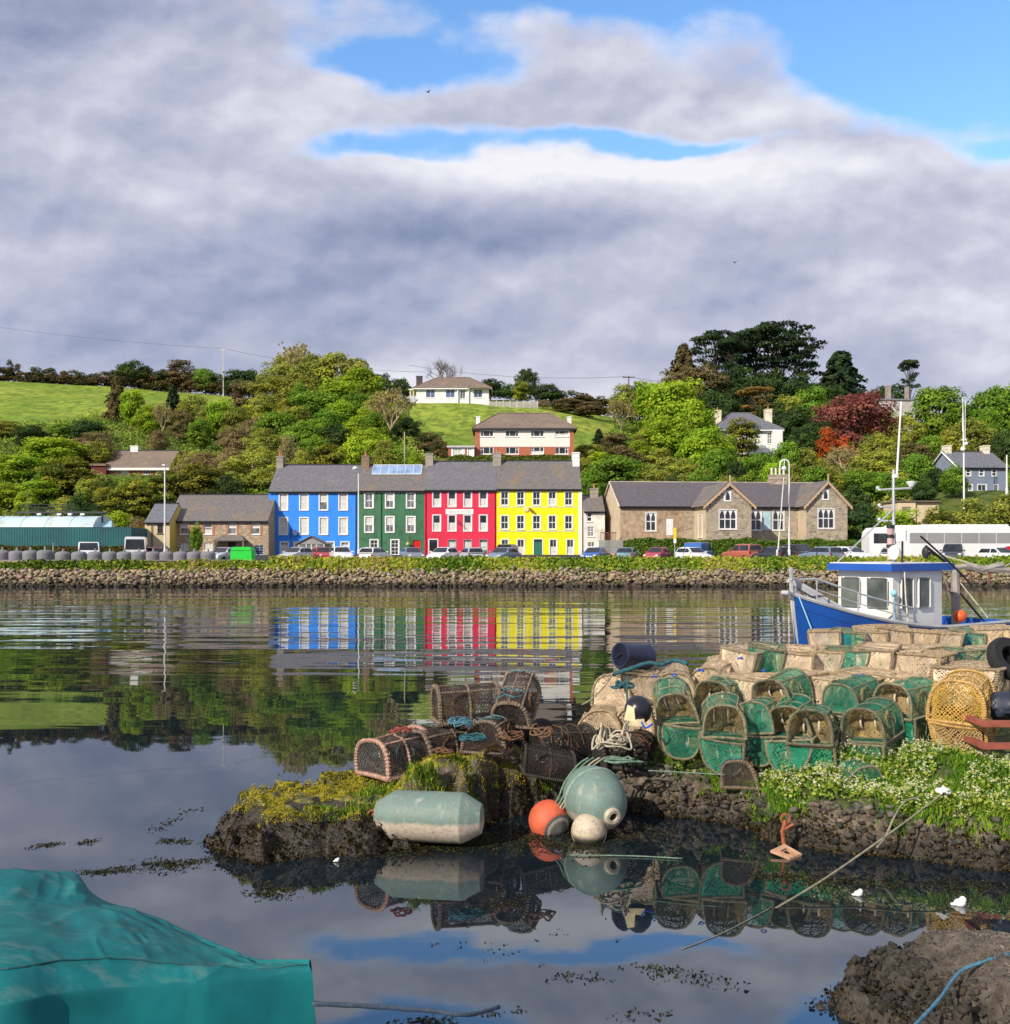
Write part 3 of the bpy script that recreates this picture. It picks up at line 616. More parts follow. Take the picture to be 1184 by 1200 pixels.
T = [
 # skyline on the far side of the big field
 ('gorse', 15, 421, 292, 22, 'rounded brown bush standing tallest at the outer end of the skyline hedge'),
 ('dark', 158, 421, 291, 50, 'wide dark green tree on the skyline above the brown conifer'),
 ('dark', 190, 432, 291, 24, 'low dark tree on the skyline beside the wide dark green one'),
 ('rust', 213, 421, 291, 38, 'grey brown rounded tree on the skyline between green trees'),
 ('green', 241, 431, 290, 32, 'dull green round tree on the skyline just before the thin white pole'),
 ('dark', 285, 431, 288, 56, 'broad dark green tree on the skyline beyond the thin white pole'),
 # between the field and the brick bungalow
 ('rustcone', 137, 440, 205, 38, 'brown conifer standing alone against the bright field'),
 ('bright', 156, 456, 198, 30, 'narrow yellow green tree beside the brown conifer'),
 ('bright', 176, 472, 192, 34, 'yellow green leafy tree above the chimney of the brick bungalow'),
 ('cone', 203, 450, 198, 30, 'dark pointed conifer overlapping the lower edge of the field'),
 ('twiggy', 191, 470, 190, 28, 'bare pale twiggy tree in front of the dark pointed conifer'),
 ('rust', 212, 478, 188, 30, 'dark brown tree just below the dark pointed conifer'),
 ('olive', 230, 461, 200, 42, 'loose olive tree cutting into the top of the field'),
 ('bright', 258, 468, 190, 34, 'vivid lime green tree between olive and brown trees'),
 ('rust', 288, 444, 215, 40, 'tall brown tree where the field meets the wooded knoll'),
 ('olive', 276, 475, 188, 36, 'olive tree directly below the tall brown tree'),
 ('brown', 276, 500, 172, 48, 'brown leafless thicket in the middle of the wooded slope'),
 ('brown', 302, 488, 176, 44, 'tall brown shrub against the wooded knoll'),
 ('green', 234, 488, 180, 32, 'small fresh green tree among brown shrubs'),
 ('brown', 185, 503, 176, 38, 'rounded brown shrub above the ridge of the brick bungalow'),
 ('brown', 245, 528, 160, 52, 'brown shrub beyond the gable of the brick bungalow'),
 ('brown', 272, 524, 158, 44, 'dull brown shrub over the golden hedge'),
 ('olive', 210, 530, 158, 20, 'small yellow green spiky tree at the end of the brick bungalow'),
 # lower edge of the field and the wood below it
 ('olive', 6, 492, 186, 46, 'olive bush at the picture edge under the field'),
 ('dark', 37, 497, 176, 42, 'dark round evergreen under the bright field'),
 ('green', 72, 496, 186, 32, 'small green bush on the lower field edge'),
 ('dark', 102, 492, 184, 44, 'spreading dark green bush on the lower field edge'),
 ('brown', 112, 505, 172, 44, 'pale brown bush just above the red brick annex'),
 ('brown', 92, 512, 172, 32, 'tan dry bush beside the large round lime tree'),
 ('bright', 66, 512, 165, 78, 'large round lime green tree in the wood under the field'),
 ('bright', 20, 532, 158, 62, 'lime green tree lower down and nearer the picture edge'),
 ('gold', 80, 533, 150, 66, 'dark cypress with golden tips beside the red brick annex'),
 ('bright', 8, 565, 146, 52, 'lime green tree above the pale curved shed roof'),
 ('bright', 47, 562, 147, 52, 'second lime green tree above the pale curved shed roof'),
 ('olive', 80, 580, 140, 40, 'olive bush above the far end of the curved shed roof'),
 # golden hedge of cypress above the stone cottage
 ('gold', 128, 570, 140, 46, 'golden cypress at the shed end of the tall hedge'),
 ('gold', 158, 560, 140, 52, 'golden cypress under the brick bungalow windows'),
 ('gold', 196, 550, 141, 52, 'golden cypress behind the tall white lamp post'),
 ('gold', 236, 541, 143, 58, 'tallest golden cypress of the hedge over the stone cottage'),
 ('dark', 266, 556, 142, 42, 'dark cypress where the golden hedge ends'),
 ('bright', 140, 598, 128, 38, 'lime green bush between the green shed and the cream annex'),
 ('brown', 163, 604, 127, 26, 'grey brown bush against the cream annex wall'),
 ('olive', 296, 527, 150, 66, 'olive green rounded tree above the end of the stone cottage'),
 ('olive', 332, 536, 146, 56, 'olive green tree behind the chimney of the blue house'),
 # wooded knoll above the blue house
 ('twiggy', 346, 402, 238, 62, 'pale bare twiggy tree crowning the wooded knoll'),
 ('olive', 328, 418, 232, 56, 'yellowish spring tree on the field side of the knoll top'),
 ('olive', 366, 413, 230, 60, 'yellowish spring tree in the middle of the knoll top'),
 ('olive', 396, 413, 228, 52, 'spring tree on the knoll top under tiny dark conifers'),
 ('olive', 420, 418, 226, 44, 'spring tree at the bungalow end of the knoll top'),
 ('cone', 388, 412, 234, 16, 'tiny dark conifer tip on the knoll skyline'),
 ('cone', 403, 415, 234, 14, 'smaller dark conifer tip on the knoll skyline'),
 ('olive', 320, 440, 212, 62, 'dense olive tree on the upper slope next to the field'),
 ('olive', 352, 436, 210, 62, 'dense olive tree on the upper slope of the knoll'),
 ('green', 350, 446, 204, 34, 'dark green tree set between olive ones on the knoll'),
 ('bright', 424, 430, 208, 52, 'bright green tree on the bungalow side of the knoll'),
 ('bright', 398, 446, 198, 60, 'bright green tree in the middle of the knoll'),
 ('green', 420, 456, 186, 48, 'shaded green tree left of the pale bare tree'),
 ('green', 372, 458, 188, 70, 'large deep green tree in the heart of the knoll'),
 ('gold', 336, 466, 186, 32, 'yellow tinted tree next to the large deep green one'),
 ('olive', 306, 462, 192, 46, 'olive tree on the outer flank of the knoll'),
 ('green', 328, 482, 172, 60, 'deep green tree above the blue house chimney'),
 ('green', 360, 492, 166, 58, 'deep green tree above the blue house roof'),
 ('dark', 398, 496, 166, 52, 'dark shaded tree above the blue house roof'),
 ('brown', 420, 446, 206, 34, 'brownish tree between bright green crowns near the bungalow'),
 ('bright', 444, 462, 172, 52, 'bright tree standing just behind the pale bare tree'),
 ('twiggy', 458, 452, 166, 66, 'large pale bare tree above the green house'),
 ('dark', 478, 488, 166, 36, 'dark ivy covered tree beside the pale bare tree'),
 ('twiggy', 338, 508, 150, 30, 'small bare tree over the blue house roof'),
 ('olive', 356, 524, 144, 46, 'yellow green bush just over the blue roof ridge'),
 ('gold', 384, 518, 144, 52, 'golden green bush just over the blue roof ridge'),
 ('bright', 412, 512, 145, 48, 'lime green bush at the party wall of blue and green houses'),
 ('bright', 436, 500, 150, 50, 'lime green tree under the trunk of the pale bare tree'),
 ('olive', 452, 514, 143, 36, 'olive bush above the glass roof panel'),
 ('bright', 486, 524, 141, 22, 'small lime bush beside the wooden pole'),
 ('dark', 446, 437, 224, 30, 'dark round tree on the skyline before the bungalow'),
 ('dark', 468, 441, 224, 34, 'lower dark tree touching the bungalow chimney side'),
 ('gorse', 503, 505, 160, 34, 'dark gorse clump on the slope under the bungalow'),
 ('gorse', 516, 514, 156, 24, 'smaller dark gorse clump beside the flat roofed annex'),
 ('bare', 521, 417, 228, 60, 'grey leafless tree behind the hilltop bungalow'),
 # skyline between the bungalow and the big wood
 ('dark', 575, 443, 228, 40, 'dark green tree just beyond the bungalow'),
 ('dark', 598, 449, 226, 30, 'dark bush between the bungalow and the tall grey green tree'),
 ('dark', 617, 431, 228, 30, 'tall grey green tree on the bare skyline'),
 ('gold', 611, 446, 220, 24, 'yellowish tree in front of the tall grey green tree'),
 ('dark', 641, 448, 226, 42, 'dark spreading tree beside the hilltop field wall'),
 ('gorse', 668, 457, 230, 56, 'long dark hedge clump on the skyline'),
 ('gorse', 696, 464, 232, 50, 'last dark hedge clump before the skyline dips'),
 ('rust', 664, 466, 214, 40, 'russet bush along the top of the small field'),
 ('rust', 690, 470, 212, 40, 'russet bush at the far corner of the small field'),
 ('brown', 637, 468, 214, 20, 'small brown bush at the end of the hilltop wall'),
 # right of the white house
 ('olive', 733, 448, 208, 44, 'grey green feathery tree beside the big lime tree'),
 ('dark', 750, 446, 212, 34, 'dark tree half hidden by the feathery tree'),
 ('twiggy', 728, 466, 190, 48, 'bare yellowish tree on the edge of the small field'),
 ('cone', 702, 502, 168, 20, 'small dark conifer on the small field'),
 ('rust', 724, 506, 160, 40, 'russet bush beneath the bare yellowish tree'),
 ('olive', 690, 520, 152, 40, 'olive bush beside the brick end of the white house'),
 ('bright', 748, 516, 158, 30, 'lime bush at the foot of the big lime tree'),
 ('bright', 762, 446, 196, 44, 'lime tree on the field side of the big lime tree'),
 ('bright', 790, 444, 186, 78, 'big lime green tree at the edge of the pine wood'),
 ('bright', 814, 470, 180, 52, 'lime tree leaning toward the white villa'),
 ('bright', 782, 486, 170, 64, 'lime tree lower down with a pale trunk showing'),
 ('bright', 826, 500, 160, 56, 'fresh green tree in front of the white villa chimney'),
 ('olive', 772, 525, 152, 54, 'olive scrub above the school roof'),
 ('green', 722, 533, 142, 76, 'broad rich green tree behind the school gable end'),
 ('green', 694, 550, 138, 40, 'rich green tree next to the yellow house gable'),
 ('olive', 800, 536, 146, 64, 'olive scrub behind the ridge of the school'),
 ('green', 842, 524, 150, 46, 'green tree behind the pointed school gable'),
 ('dark', 862, 540, 146, 32, 'dark tree behind the school between two gables'),
 ('gold', 870, 488, 178, 42, 'clipped cypress with brown base in front of the white villa'),
 ('green', 888, 530, 152, 44, 'green tree below the white villa'),
 ('green', 920, 516, 154, 36, 'green tree just beyond the white villa corner'),
 ('olive', 948, 524, 156, 40, 'olive tree between the villa and the orange shrub'),
 # pine wood
 ('pine', 842, 386, 244, 66, 'tall pine at the outer end of the pine group'),
 ('pine', 868, 388, 240, 54, 'tall pine second from the outer end of the pine group'),
 ('pine', 912, 376, 242, 92, 'tallest and widest pine with a flat dark crown'),
 ('pine', 940, 394, 238, 62, 'pine spreading out beside the tallest one'),
 ('pine', 888, 386, 246, 60, 'pine filling the middle of the pine group'),
 ('pine', 858, 396, 236, 46, 'lower pine in front of the outer pines'),
 ('rustcone', 801, 401, 228, 62, 'brown tinged conifer at the edge of the pine wood'),
 ('rust', 822, 424, 218, 64, 'brown cypress beneath the pines'),
 ('rust', 790, 432, 212, 40, 'brown cypress touching the big lime tree'),
 ('goldpine', 886, 452, 206, 46, 'small golden flat topped pine behind the white villa'),
 ('dark', 862, 428, 230, 62, 'dark evergreen under the outer pines'),
 ('dark', 898, 432, 228, 60, 'dark evergreen under the tallest pine'),
 ('dark', 934, 436, 226, 60, 'dark evergreen in the middle of the pine wood'),
 ('dark', 964, 446, 220, 56, 'dark evergreen above the copper beech'),
 ('cone', 985, 410, 228, 84, 'ragged dark conifer at the far end of the pine wood'),
 ('green', 950, 452, 212, 46, 'dull green tree in front of the dark evergreens'),
 ('dark', 838, 452, 210, 54, 'dark tree behind the villa chimney'),
 ('dark', 934, 476, 198, 56, 'dark ivy clad tree beyond the villa'),
 ('olive', 922, 462, 206, 40, 'dull olive tree behind the villa'),
 # right hand side
 ('beech', 1002, 460, 192, 98, 'large copper red beech tree'),
 ('orange', 968, 500, 180, 32, 'vivid orange red shrub beneath the copper beech'),
 ('orange', 990, 510, 178, 26, 'duller orange shrub tucked under the copper beech'),
 ('pine', 1066, 420, 242, 26, 'thin lone pine with a small tufted crown on the skyline'),
 ('dark', 1040, 450, 244, 44, 'grey green trees beside the roofless house chimney'),
 ('dark', 1012, 456, 240, 34, 'distant bush on the skyline behind the copper beech'),
 ('green', 1100, 450, 204, 62, 'dense round green tree next to the roofless house'),
 ('olive', 1062, 486, 202, 44, 'pale green tree in front of the roofless house'),
 ('dark', 1130, 466, 206, 40, 'dark tree behind the grey house chimney'),
 ('green', 1158, 452, 202, 60, 'high green tree over the grey house roof'),
 ('green', 1190, 438, 200, 66, 'high green tree at the picture edge over the grey house'),
 ('olive', 1140, 490, 186, 50, 'olive green tree immediately behind the grey house'),
 ('dark', 1180, 500, 180, 40, 'dark tree behind the far gable of the grey house'),
 ('twiggy', 992, 522, 166, 60, 'pale twiggy tree beside the school chimney'),
 ('olive', 1026, 528, 162, 60, 'pale olive tree under the copper beech'),
 ('green', 1006, 550, 148, 46, 'leafy green tree at the end of the school'),
 ('green', 1034, 552, 147, 40, 'leafy dark green tree behind the boat mast'),
 ('rust', 1072, 518, 172, 42, 'tan bush halfway up the slope near the leaning white pole'),
 ('green', 1078, 530, 156, 46, 'green tree at the foot of the leaning white pole'),
 ('dark', 1096, 548, 150, 36, 'dark bush next to the grey house gable'),
 ('green', 1118, 542, 141, 38, 'green tree covering the gable of the grey house'),
 ('bright', 1050, 596, 128, 60, 'low lime green bush behind the coach'),
 ('dark', 1012, 588, 130, 50, 'low dark green bush beyond the end of the school'),
 ('gold', 1100, 592, 127, 44, 'yellowish bush beside the beige shed'),
 ('olive', 1142, 582, 128, 64, 'olive bush under the grey house windows'),
 ('olive', 1180, 576, 128, 56, 'olive bush behind the coach at the picture edge'),
 ('green', 230, 611, 119.0, 17, 'green climbing shrub on the front of the stone cottage'),
]
for t in T: tree(t[0], t[1], t[2], t[3], t[4], t[5])
for i in range(17):                                              # hedge along the crest of the big field
    px = -4 + i * 17.5
    if abs(px - 15) < 8: continue
    tree('gorse', px, 430 + rnd.uniform(-3, 5) + px * .035, 291, 36, 'dark gorse bush in the long hedge on the skyline of the field', 'gorse bushes along the field crest')
for px, top, d, k in [(-20, 520, 165, 'green'), (-15, 480, 190, 'olive'), (215, 470, 196, 'olive'), (243, 474, 192, 'olive'), (300, 505, 165, 'olive'), (312, 500, 162, 'olive'), (262, 536, 152, 'brown'), (225, 536, 154, 'brown'),
                      (105, 520, 168, 'olive'), (120, 516, 166, 'olive'), (60, 545, 152, 'green'), (30, 575, 142, 'bright'), (-10, 590, 138, 'olive'), (110, 590, 134, 'dark'), (95, 575, 138, 'dark'), (105, 560, 145, 'olive'),
                      (345, 475, 180, 'olive'), (385, 478, 178, 'green'), (310, 520, 155, 'olive'), (372, 508, 155, 'green'), (425, 485, 165, 'bright'), (402, 470, 182, 'bright'), (440, 480, 162, 'green'), (470, 520, 144, 'green'), (500, 536, 142, 'olive'), (516, 538, 141, 'olive'),
                      (700, 528, 150, 'bright'), (680, 535, 145, 'olive'), (738, 525, 152, 'rust'), (756, 500, 172, 'olive'), (808, 512, 162, 'bright'), (846, 505, 165, 'green'), (760, 548, 139, 'olive'), (820, 548, 140, 'green'), (785, 552, 138, 'dark'), (850, 556, 137, 'olive'), (905, 540, 146, 'bright'),
                      (930, 542, 146, 'olive'), (955, 545, 145, 'green'), (975, 545, 147, 'olive'), (880, 552, 140, 'green'), (910, 556, 139, 'dark'), (940, 500, 180, 'dark'), (958, 492, 186, 'dark'), (905, 470, 204, 'dark'), (870, 466, 210, 'dark'), (848, 475, 202, 'dark'),
                      (1045, 545, 155, 'olive'), (1060, 560, 145, 'green'), (1052, 510, 182, 'olive'), (1090, 510, 178, 'green'), (1115, 500, 184, 'olive'), (1160, 475, 190, 'green'), (1200, 470, 190, 'green'), (1030, 505, 180, 'olive'), (1200, 540, 160, 'green'), (1040, 480, 205, 'olive'), (1000, 568, 138, 'dark'), (1082, 560, 140, 'dark'), (1205, 575, 130, 'olive')]:
    tree(k, px, top, d, rnd.uniform(28, 44), 'unremarkable bush filling a gap in the wooded hillside', 'bushes between the hillside trees', 'bush')

n = 90000                                                          # brambles and saplings that fill the wooded slopes between the trees
px = nr.uniform(-40, 1230, n * 3); dd = nr.uniform(134, 215, n * 3); zz = np.array([TZat(a, b) for a, b in zip(px, dd)]); py = HY - F * (zz - CH) / dd
ok = ~(inpoly(px, py, [(-900, 300), (-900, 496), (60, 500), (130, 482), (300, 478), (320, 440), (320, 300)]) | inpoly(px, py, [(470, 300), (478, 500), (505, 545), (690, 545), (722, 500), (724, 300)]))
ok &= ~((px > 100) & (px < 205) & (dd < 176) & (dd > 160)) & ~((px > 830) & (px < 920) & (dd < 200) & (dd > 182)) & ~((px > 1090) & (dd < 162)) & ~((px > 515) & (px < 690) & (dd < 160)) & ~((px > 1040) & (px < 1105) & (dd < 141))
px, dd, zz = px[ok][:n], dd[ok][:n], zz[ok][:n]; n = len(px)
X = (px - CX) / F * dd; lump = fnoise2(X * .3, dd * .3, 3, 21)
C = np.stack([X, dd, zz + nr.uniform(0, 1, n) ** .8 * (.5 + 4.2 * np.clip(lump - .28, 0, 1))], 1)
sel = np.clip(fnoise2(X * .12, dd * .12, 3, 31) * 4.6 - .4 + nr.normal(0, .5, n), 0, 3).astype(int)
plants('undergrowth', C, nr.uniform(.13, .28, n), pal([(.11, .19, .03), (.21, .32, .04), (.33, .36, .07), (.30, .235, .11)], n, .3, sel), .6, 'tangled undergrowth of brambles and saplings between the hillside trees', 'undergrowth')
def hedge(name, a, b, z0, z1, th, cols, label, n, lsz=.14):
    a, b = Vector(a), Vector(b); L = (b - a).length; u = (b - a) / L; w_ = Vector((-u.y, u.x, 0))
    s = nr.uniform(0, L, n); f = nr.uniform(0, 1, n); hv = z0 + (z1 - z0) * (.82 + .36 * (fnoise2(s * .5, s * 0, 3, int(L)) - .3))
    front = f < .6
    off = np.where(front, -th / 2, nr.uniform(-th / 2, th / 2, n)); zz = np.where(front, z0 + nr.uniform(0, 1, n) * (hv - z0), hv)
    bul = .25 * (fnoise2(s * .8, zz * 1.5, 3, 2) - .45); off = off - np.where(front, bul, 0) + nr.normal(0, .06, n)
    C = np.array(a)[None] * [1, 1, 0] + s[:, None] * np.array(u) + off[:, None] * np.array(w_) + np.stack([0 * s, 0 * s, zz + nr.normal(0, .07, n)], 1)
    nn = np.where(front[:, None], -np.array(w_) * 1.0 + np.array([0, 0, .35]), np.array([0, 0, 1.0])) + nr.normal(size=(n, 3)) * .55
    V, Fq = leaves(C - np.array([*(a.xy), z0]), nn, lsz * nr.uniform(.6, 1.3, n))
    r = thing(name, label, 'hedge', (a.x, a.y, z0))
    link('foliage', npmesh(name, V, Fq, LEAF, pal(cols, n, .3)), r)
    mb = MB(); ang = math.atan2(u.y, u.x); mb.M = Matrix.Rotation(ang, 4, 'Z')
    mb.box(0, L, -th / 2 + .15, th / 2 - .1, 0, (z1 - z0) * .8); mb.build('inner_stems', BARKD, r)
    return r
hedge('clipped_hedge', (WX(731, 111), 111, 0), (WX(1020, 111), 111, 0), ROAD, WZ(631, 111), 1.2, [(.09, .17, .03), (.13, .24, .035), (.18, .29, .04)], 'long clipped green hedge in front of the stone school', 15000, .13)
hedge('clipped_hedge', (WX(525, 146), 146.2, 0), (WX(676, 146), 146.2, 0), WZ(546, 146), WZ(533, 146), .8, [(.15, .20, .03), (.20, .25, .05)], 'low hedge above the roofs in front of the white and brick house', 5000, .16)
hedge('wild_hedge', (WX(0, 110), 110, 0), (WX(170, 110), 110, 0), ROAD, WZ(639, 110), 1.0, [(.045, .08, .02), (.08, .15, .03), (.17, .09, .045)], 'dark mixed hedge in front of the teal shed wall', 5000, .14)
# ------------------------------------------------------------------ buildings
WHITE = mat('white_paint', (.80, .79, .76), .6, .06, 1.2); CREAM = mat('cream_render', (.74, .68, .52), .8, .1, .8, dirt=(.5, .45, .34))
GLASS = glass_mat('window_glass', (.030, .034, .040)); GLASSG = glass_mat('window_glass_grey', (.16, .17, .18)); NET = mat('net_curtain', (.62, .61, .57), .5, .15, 3)
BLIND = mat('window_blind', (.36, .35, .33), .5, .25, 2)
DARKG = mat('gutter', (.025, .025, .03), .5, .1); WOOD = mat('weathered_wood', (.20, .17, .13), .9, .3, 6)
LEAD = mat('lead_flashing', (.22, .23, .25), .6, .2); POT = mat('clay_pot', (.42, .20, .09), .8, .25, 3); BRICKC = mat('chimney_brick', (.24, .16, .11), .9, .35, 4, dirt=(.12, .09, .07))
CEM = mat('cement_render', (.34, .30, .25), .9, .2, 1, dirt=(.20, .17, .13)); SL = slate_mat('slate_grey', (.205, .20, .215), (.24, .21, .18), .66); SLB = slate_mat('slate_brown', (.215, .195, .185), (.26, .18, .09), .60)
SLD = slate_mat('slate_dark', (.155, .135, .145), (.15, .11, .08), .68); SLR = slate_mat('roof_tile_brown', (.26, .19, .15), (.25, .19, .12), .55, .7); SLG = slate_mat('slate_blue', (.20, .205, .235), (.2, .19, .18), .75)
BARGE = mat('bargeboard', (.52, .36, .22), .8, .15, 2)
class HF:
    def __init__(s, px0, d, zb=ROAD): s.px0, s.d, s.zb = px0, d, zb; s.k = d / F
    def x(s, px): return (px - s.px0) * s.k
    def z(s, py): return WZ(py, s.d) - s.zb
    def loc(s): return (WX(s.px0, s.d), s.d, s.zb)
def panel(mb, x0, x1, z0, z1, holes, y=0.0, mi=0, rev=.16, mi2=None):
    """wall face looking towards -y with real openings and reveals"""
    holes = [(max(a, x0), min(b, x1), max(c, z0), min(d, z1)) for a, b, c, d in holes]
    holes = [q for q in holes if q[1] - q[0] > .02 and q[3] - q[2] > .02]
    xs = sorted({x0, x1, *[h[0] for h in holes], *[h[1] for h in holes]}); zs = sorted({z0, z1, *[h[2] for h in holes], *[h[3] for h in holes]})
    for i in range(len(xs) - 1):
        for j in range(len(zs) - 1):
            cx, cz = (xs[i] + xs[i + 1]) / 2, (zs[j] + zs[j + 1]) / 2
            if any(h[0] < cx < h[1] and h[2] < cz < h[3] for h in holes): continue
            mb.quad((xs[i], y, zs[j]), (xs[i + 1], y, zs[j]), (xs[i + 1], y, zs[j + 1]), (xs[i], y, zs[j + 1]), mi)
    k = mi if mi2 is None else mi2
    for a, b, c, d in holes:
        r = y + rev
        mb.quad((a, y, c), (a, y, d), (a, r, d), (a, r, c), k); mb.quad((b, y, d), (b, y, c), (b, r, c), (b, r, d), k)
        mb.quad((a, y, d), (b, y, d), (b, r, d), (a, r, d), k); mb.quad((a, y, c), (a, r, c), (b, r, c), (b, y, c), k)
WCACHE = {}
def window_meshes(w, h, style, fm, sur, curtain, gl):
    key = (round(w, 2), round(h, 2), style, fm.name, sur, curtain, gl.name)
    if key in WCACHE: return WCACHE[key]
    f = MB(); t = .075; y0, y1 = .07, .12
    if sur:                                             # moulded surround proud of the wall
        s = sur; f.box(-w / 2 - s, -w / 2, -.035, .05, -.02, h + s); f.box(w / 2, w / 2 + s, -.035, .05, -.02, h + s); f.box(-w / 2, w / 2, -.035, .05, h, h + s)
    f.box(-w / 2 - .12, w / 2 + .12, -.10, .06, -.12, -.021)
    f.box(-w / 2, -w / 2 + t, y0, y1, 0, h); f.box(w / 2 - t, w / 2, y0, y1, 0, h); f.box(-w / 2 + t, w / 2 - t, y0, y1, 0, t); f.box(-w / 2 + t, w / 2 - t, y0, y1, h - t, h)
    v = lambda x, b=.05: f.box(x - b / 2, x + b / 2, y0 + .005, y1 - .005, t, h - t)
    hb = lambda z, b=.06: f.box(-w / 2 + t, w / 2 - t, y0 + .002, y1 - .002, z - b / 2, z + b / 2)
    if style == 'sash22': hb(h * .5, .09); v(0, .05)
    elif style == 'sash': hb(h * .5, .09)
    elif style == 'six': hb(h * .5, .08); hb(h * .75, .05); hb(h * .25, .05); v(0)
    elif style == 'cas3': v(-w * .2, .08); v(w * .28, .07); f.box(w * .28, w / 2 - t, y0 + .003, y1 - .003, h * .62, h * .68)
    elif style == 'cas3m': v(w * .2, .08); v(-w * .28, .07); f.box(-w / 2 + t, -w * .28, y0 + .003, y1 - .003, h * .62, h * .68)
    elif style == 'cas2': v(0, .07)
    elif style.startswith('gothic'):
        n = int(style[-1]); k = w / n
        for i in range(1, n): v(-w / 2 + i * k, .11)
        hb(h * .52, .11)
        for i in range(n):                              # white spandrels leave a pointed head over each light
            xa, xb = -w / 2 + i * k, -w / 2 + (i + 1) * k; xm = (xa + xb) / 2; zs, zt = h * .72, h - t
            for e, sg in ((xa, 1), (xb, -1)):
                arc = [(e + sg * (t * .8 + (k / 2 - t * .8) * q), zs + (zt - zs) * math.sin(q * math.pi / 2) ** .8) for q in (0, .2, .4, .6, .8, 1)]
                pts = [(e, zs)] + arc + [(e, zt)]
                if sg < 0: pts = pts[::-1]
                f.prism(pts, y0 - .012, y1 - .012)
    g = MB(); g.quad((-w / 2 + .01, .10, .01), (w / 2 - .01, .10, .01), (w / 2 - .01, .10, h - .01), (-w / 2 + .01, .10, h - .01))
    c = None
    if curtain:
        c = MB(); a, b = curtain
        n = 8
        for i in range(n):                              # gathered net
            xa, xb = -w / 2 + t + (w - 2 * t) * i / n, -w / 2 + t + (w - 2 * t) * (i + 1) / n
            ya, yb = (.096, .090) if i % 2 else (.090, .096)
            c.quad((xa, ya, h * a + .03), (xb, yb, h * a + .03), (xb, yb, h * b - .03), (xa, ya, h * b - .03))
    WCACHE[key] = (f.mesh('window', fm), g.mesh('pane', gl), c.mesh('curtain', BLIND if 'blind' in gl.name else NET) if c else None); return WCACHE[key]
def window(par, x, z, w, h, style, y=0, fm=None, sur=0, curtain=None, gl=None, rotz=0):
    a, b, c = window_meshes(w, h, style, fm or WHITE, sur, curtain, gl or GLASS)
    o = link('window', a, par, loc=(x, y, z), rotz=rotz); link('pane', b, o)
    if c: link('curtain', c, o)
    return (x - w / 2, x + w / 2, z, z + h)
def door(par, x, z, w, h, m, y=0, frame=None, fanlight=False):
    f = MB(); f.box(-w / 2, w / 2, .09, .14, 0, h * (.82 if fanlight else 1))
    for zz in (.12, .55): f.box(-w / 2 + .14, -.06, .078, .095, h * zz, h * (zz + .24)); f.box(.06, w / 2 - .14, .078, .095, h * zz, h * (zz + .24))
    o = f.build('door', m, par, loc=(x, y, z))
    g = MB(); g.ball((w / 2 - .13, .06, h * .42), .045, 6); g.build('handle', mat('brass', (.5, .38, .15), .35, .1, metal=1), o)
    if frame:
        s = .12; q = MB(); q.box(-w / 2 - s, -w / 2, -.035, .05, 0, h + s); q.box(w / 2, w / 2 + s, -.035, .05, 0, h + s); q.box(-w / 2, w / 2, -.035, .05, h, h + s); q.build('door_frame', frame, o)
    if fanlight: q = MB(); q.quad((-w / 2, .1, h * .83), (w / 2, .1, h * .83), (w / 2, .1, h), (-w / 2, .1, h)); q.build('fanlight', GLASS, o)
    return (x - w / 2, x + w / 2, z, z + h)
def walls_box(mb, x0, x1, y1, z1, zr=None, holes=(), mi=0, ms=1, rev_m=None, hip=False, z0=0):
    """front at y=0 with holes, sides, back; gable triangles to zr"""
    panel(mb, x0, x1, z0, z1, holes, 0, mi, mi2=rev_m)
    mb.quad((x1, y1, z0), (x0, y1, z0), (x0, y1, z1), (x1, y1, z1), ms)
    for x, s in ((x0, 1), (x1, -1)):
        pts = [(x, y1, z0), (x, 0, z0), (x, 0, z1)] + ([(x, y1 / 2, zr)] if zr and not hip else []) + [(x, y1, z1)]
        mb.poly(pts if s > 0 else pts[::-1], ms)
def gable_roof(par, x0, x1, y1, ze, zr, m, ov=.25, end=0.0, t=.14, name='roof', ridge=None, gutter=True):
    mb = MB(); ym = y1 / 2; sl = (zr - ze) / ym; zo = ze - ov * sl + t * .9; zr = zr + t * .9
    a, b = x0 - end, x1 + end
    mb.slab([(a, -ov, zo), (b, -ov, zo), (b, ym, zr), (a, ym, zr)], t); mb.slab([(b, y1 + ov, zo), (a, y1 + ov, zo), (a, ym, zr), (b, ym, zr)], t)
    o = mb.build(name, m, par)
    rd = MB(); rd.prism([(x, z) for x, z in ((-.16, -.09), (.16, -.09), (0, .055))], 0, b - a); rd.M = None
    rd2 = MB(); rd2.M = Matrix.Translation((b, ym, zr + .01)) @ Matrix.Rotation(R(90), 4, 'Z'); rd2.prism([(-.17, -.08), (.17, -.08), (0, .06)], 0, b - a); rd2.build('ridge_tiles', ridge or DARKG, o)
    if gutter:
        g = MB(); g.tube([(a + .02, -ov - .05, zo - t * .6), (b - .02, -ov - .05, zo - t * .6)], .075, 6); g.box(a + .02, b - .02, -ov - .0, -ov + .03, zo - t - .13, zo - t - .004); g.build('gutter', DARKG, o)
    return o
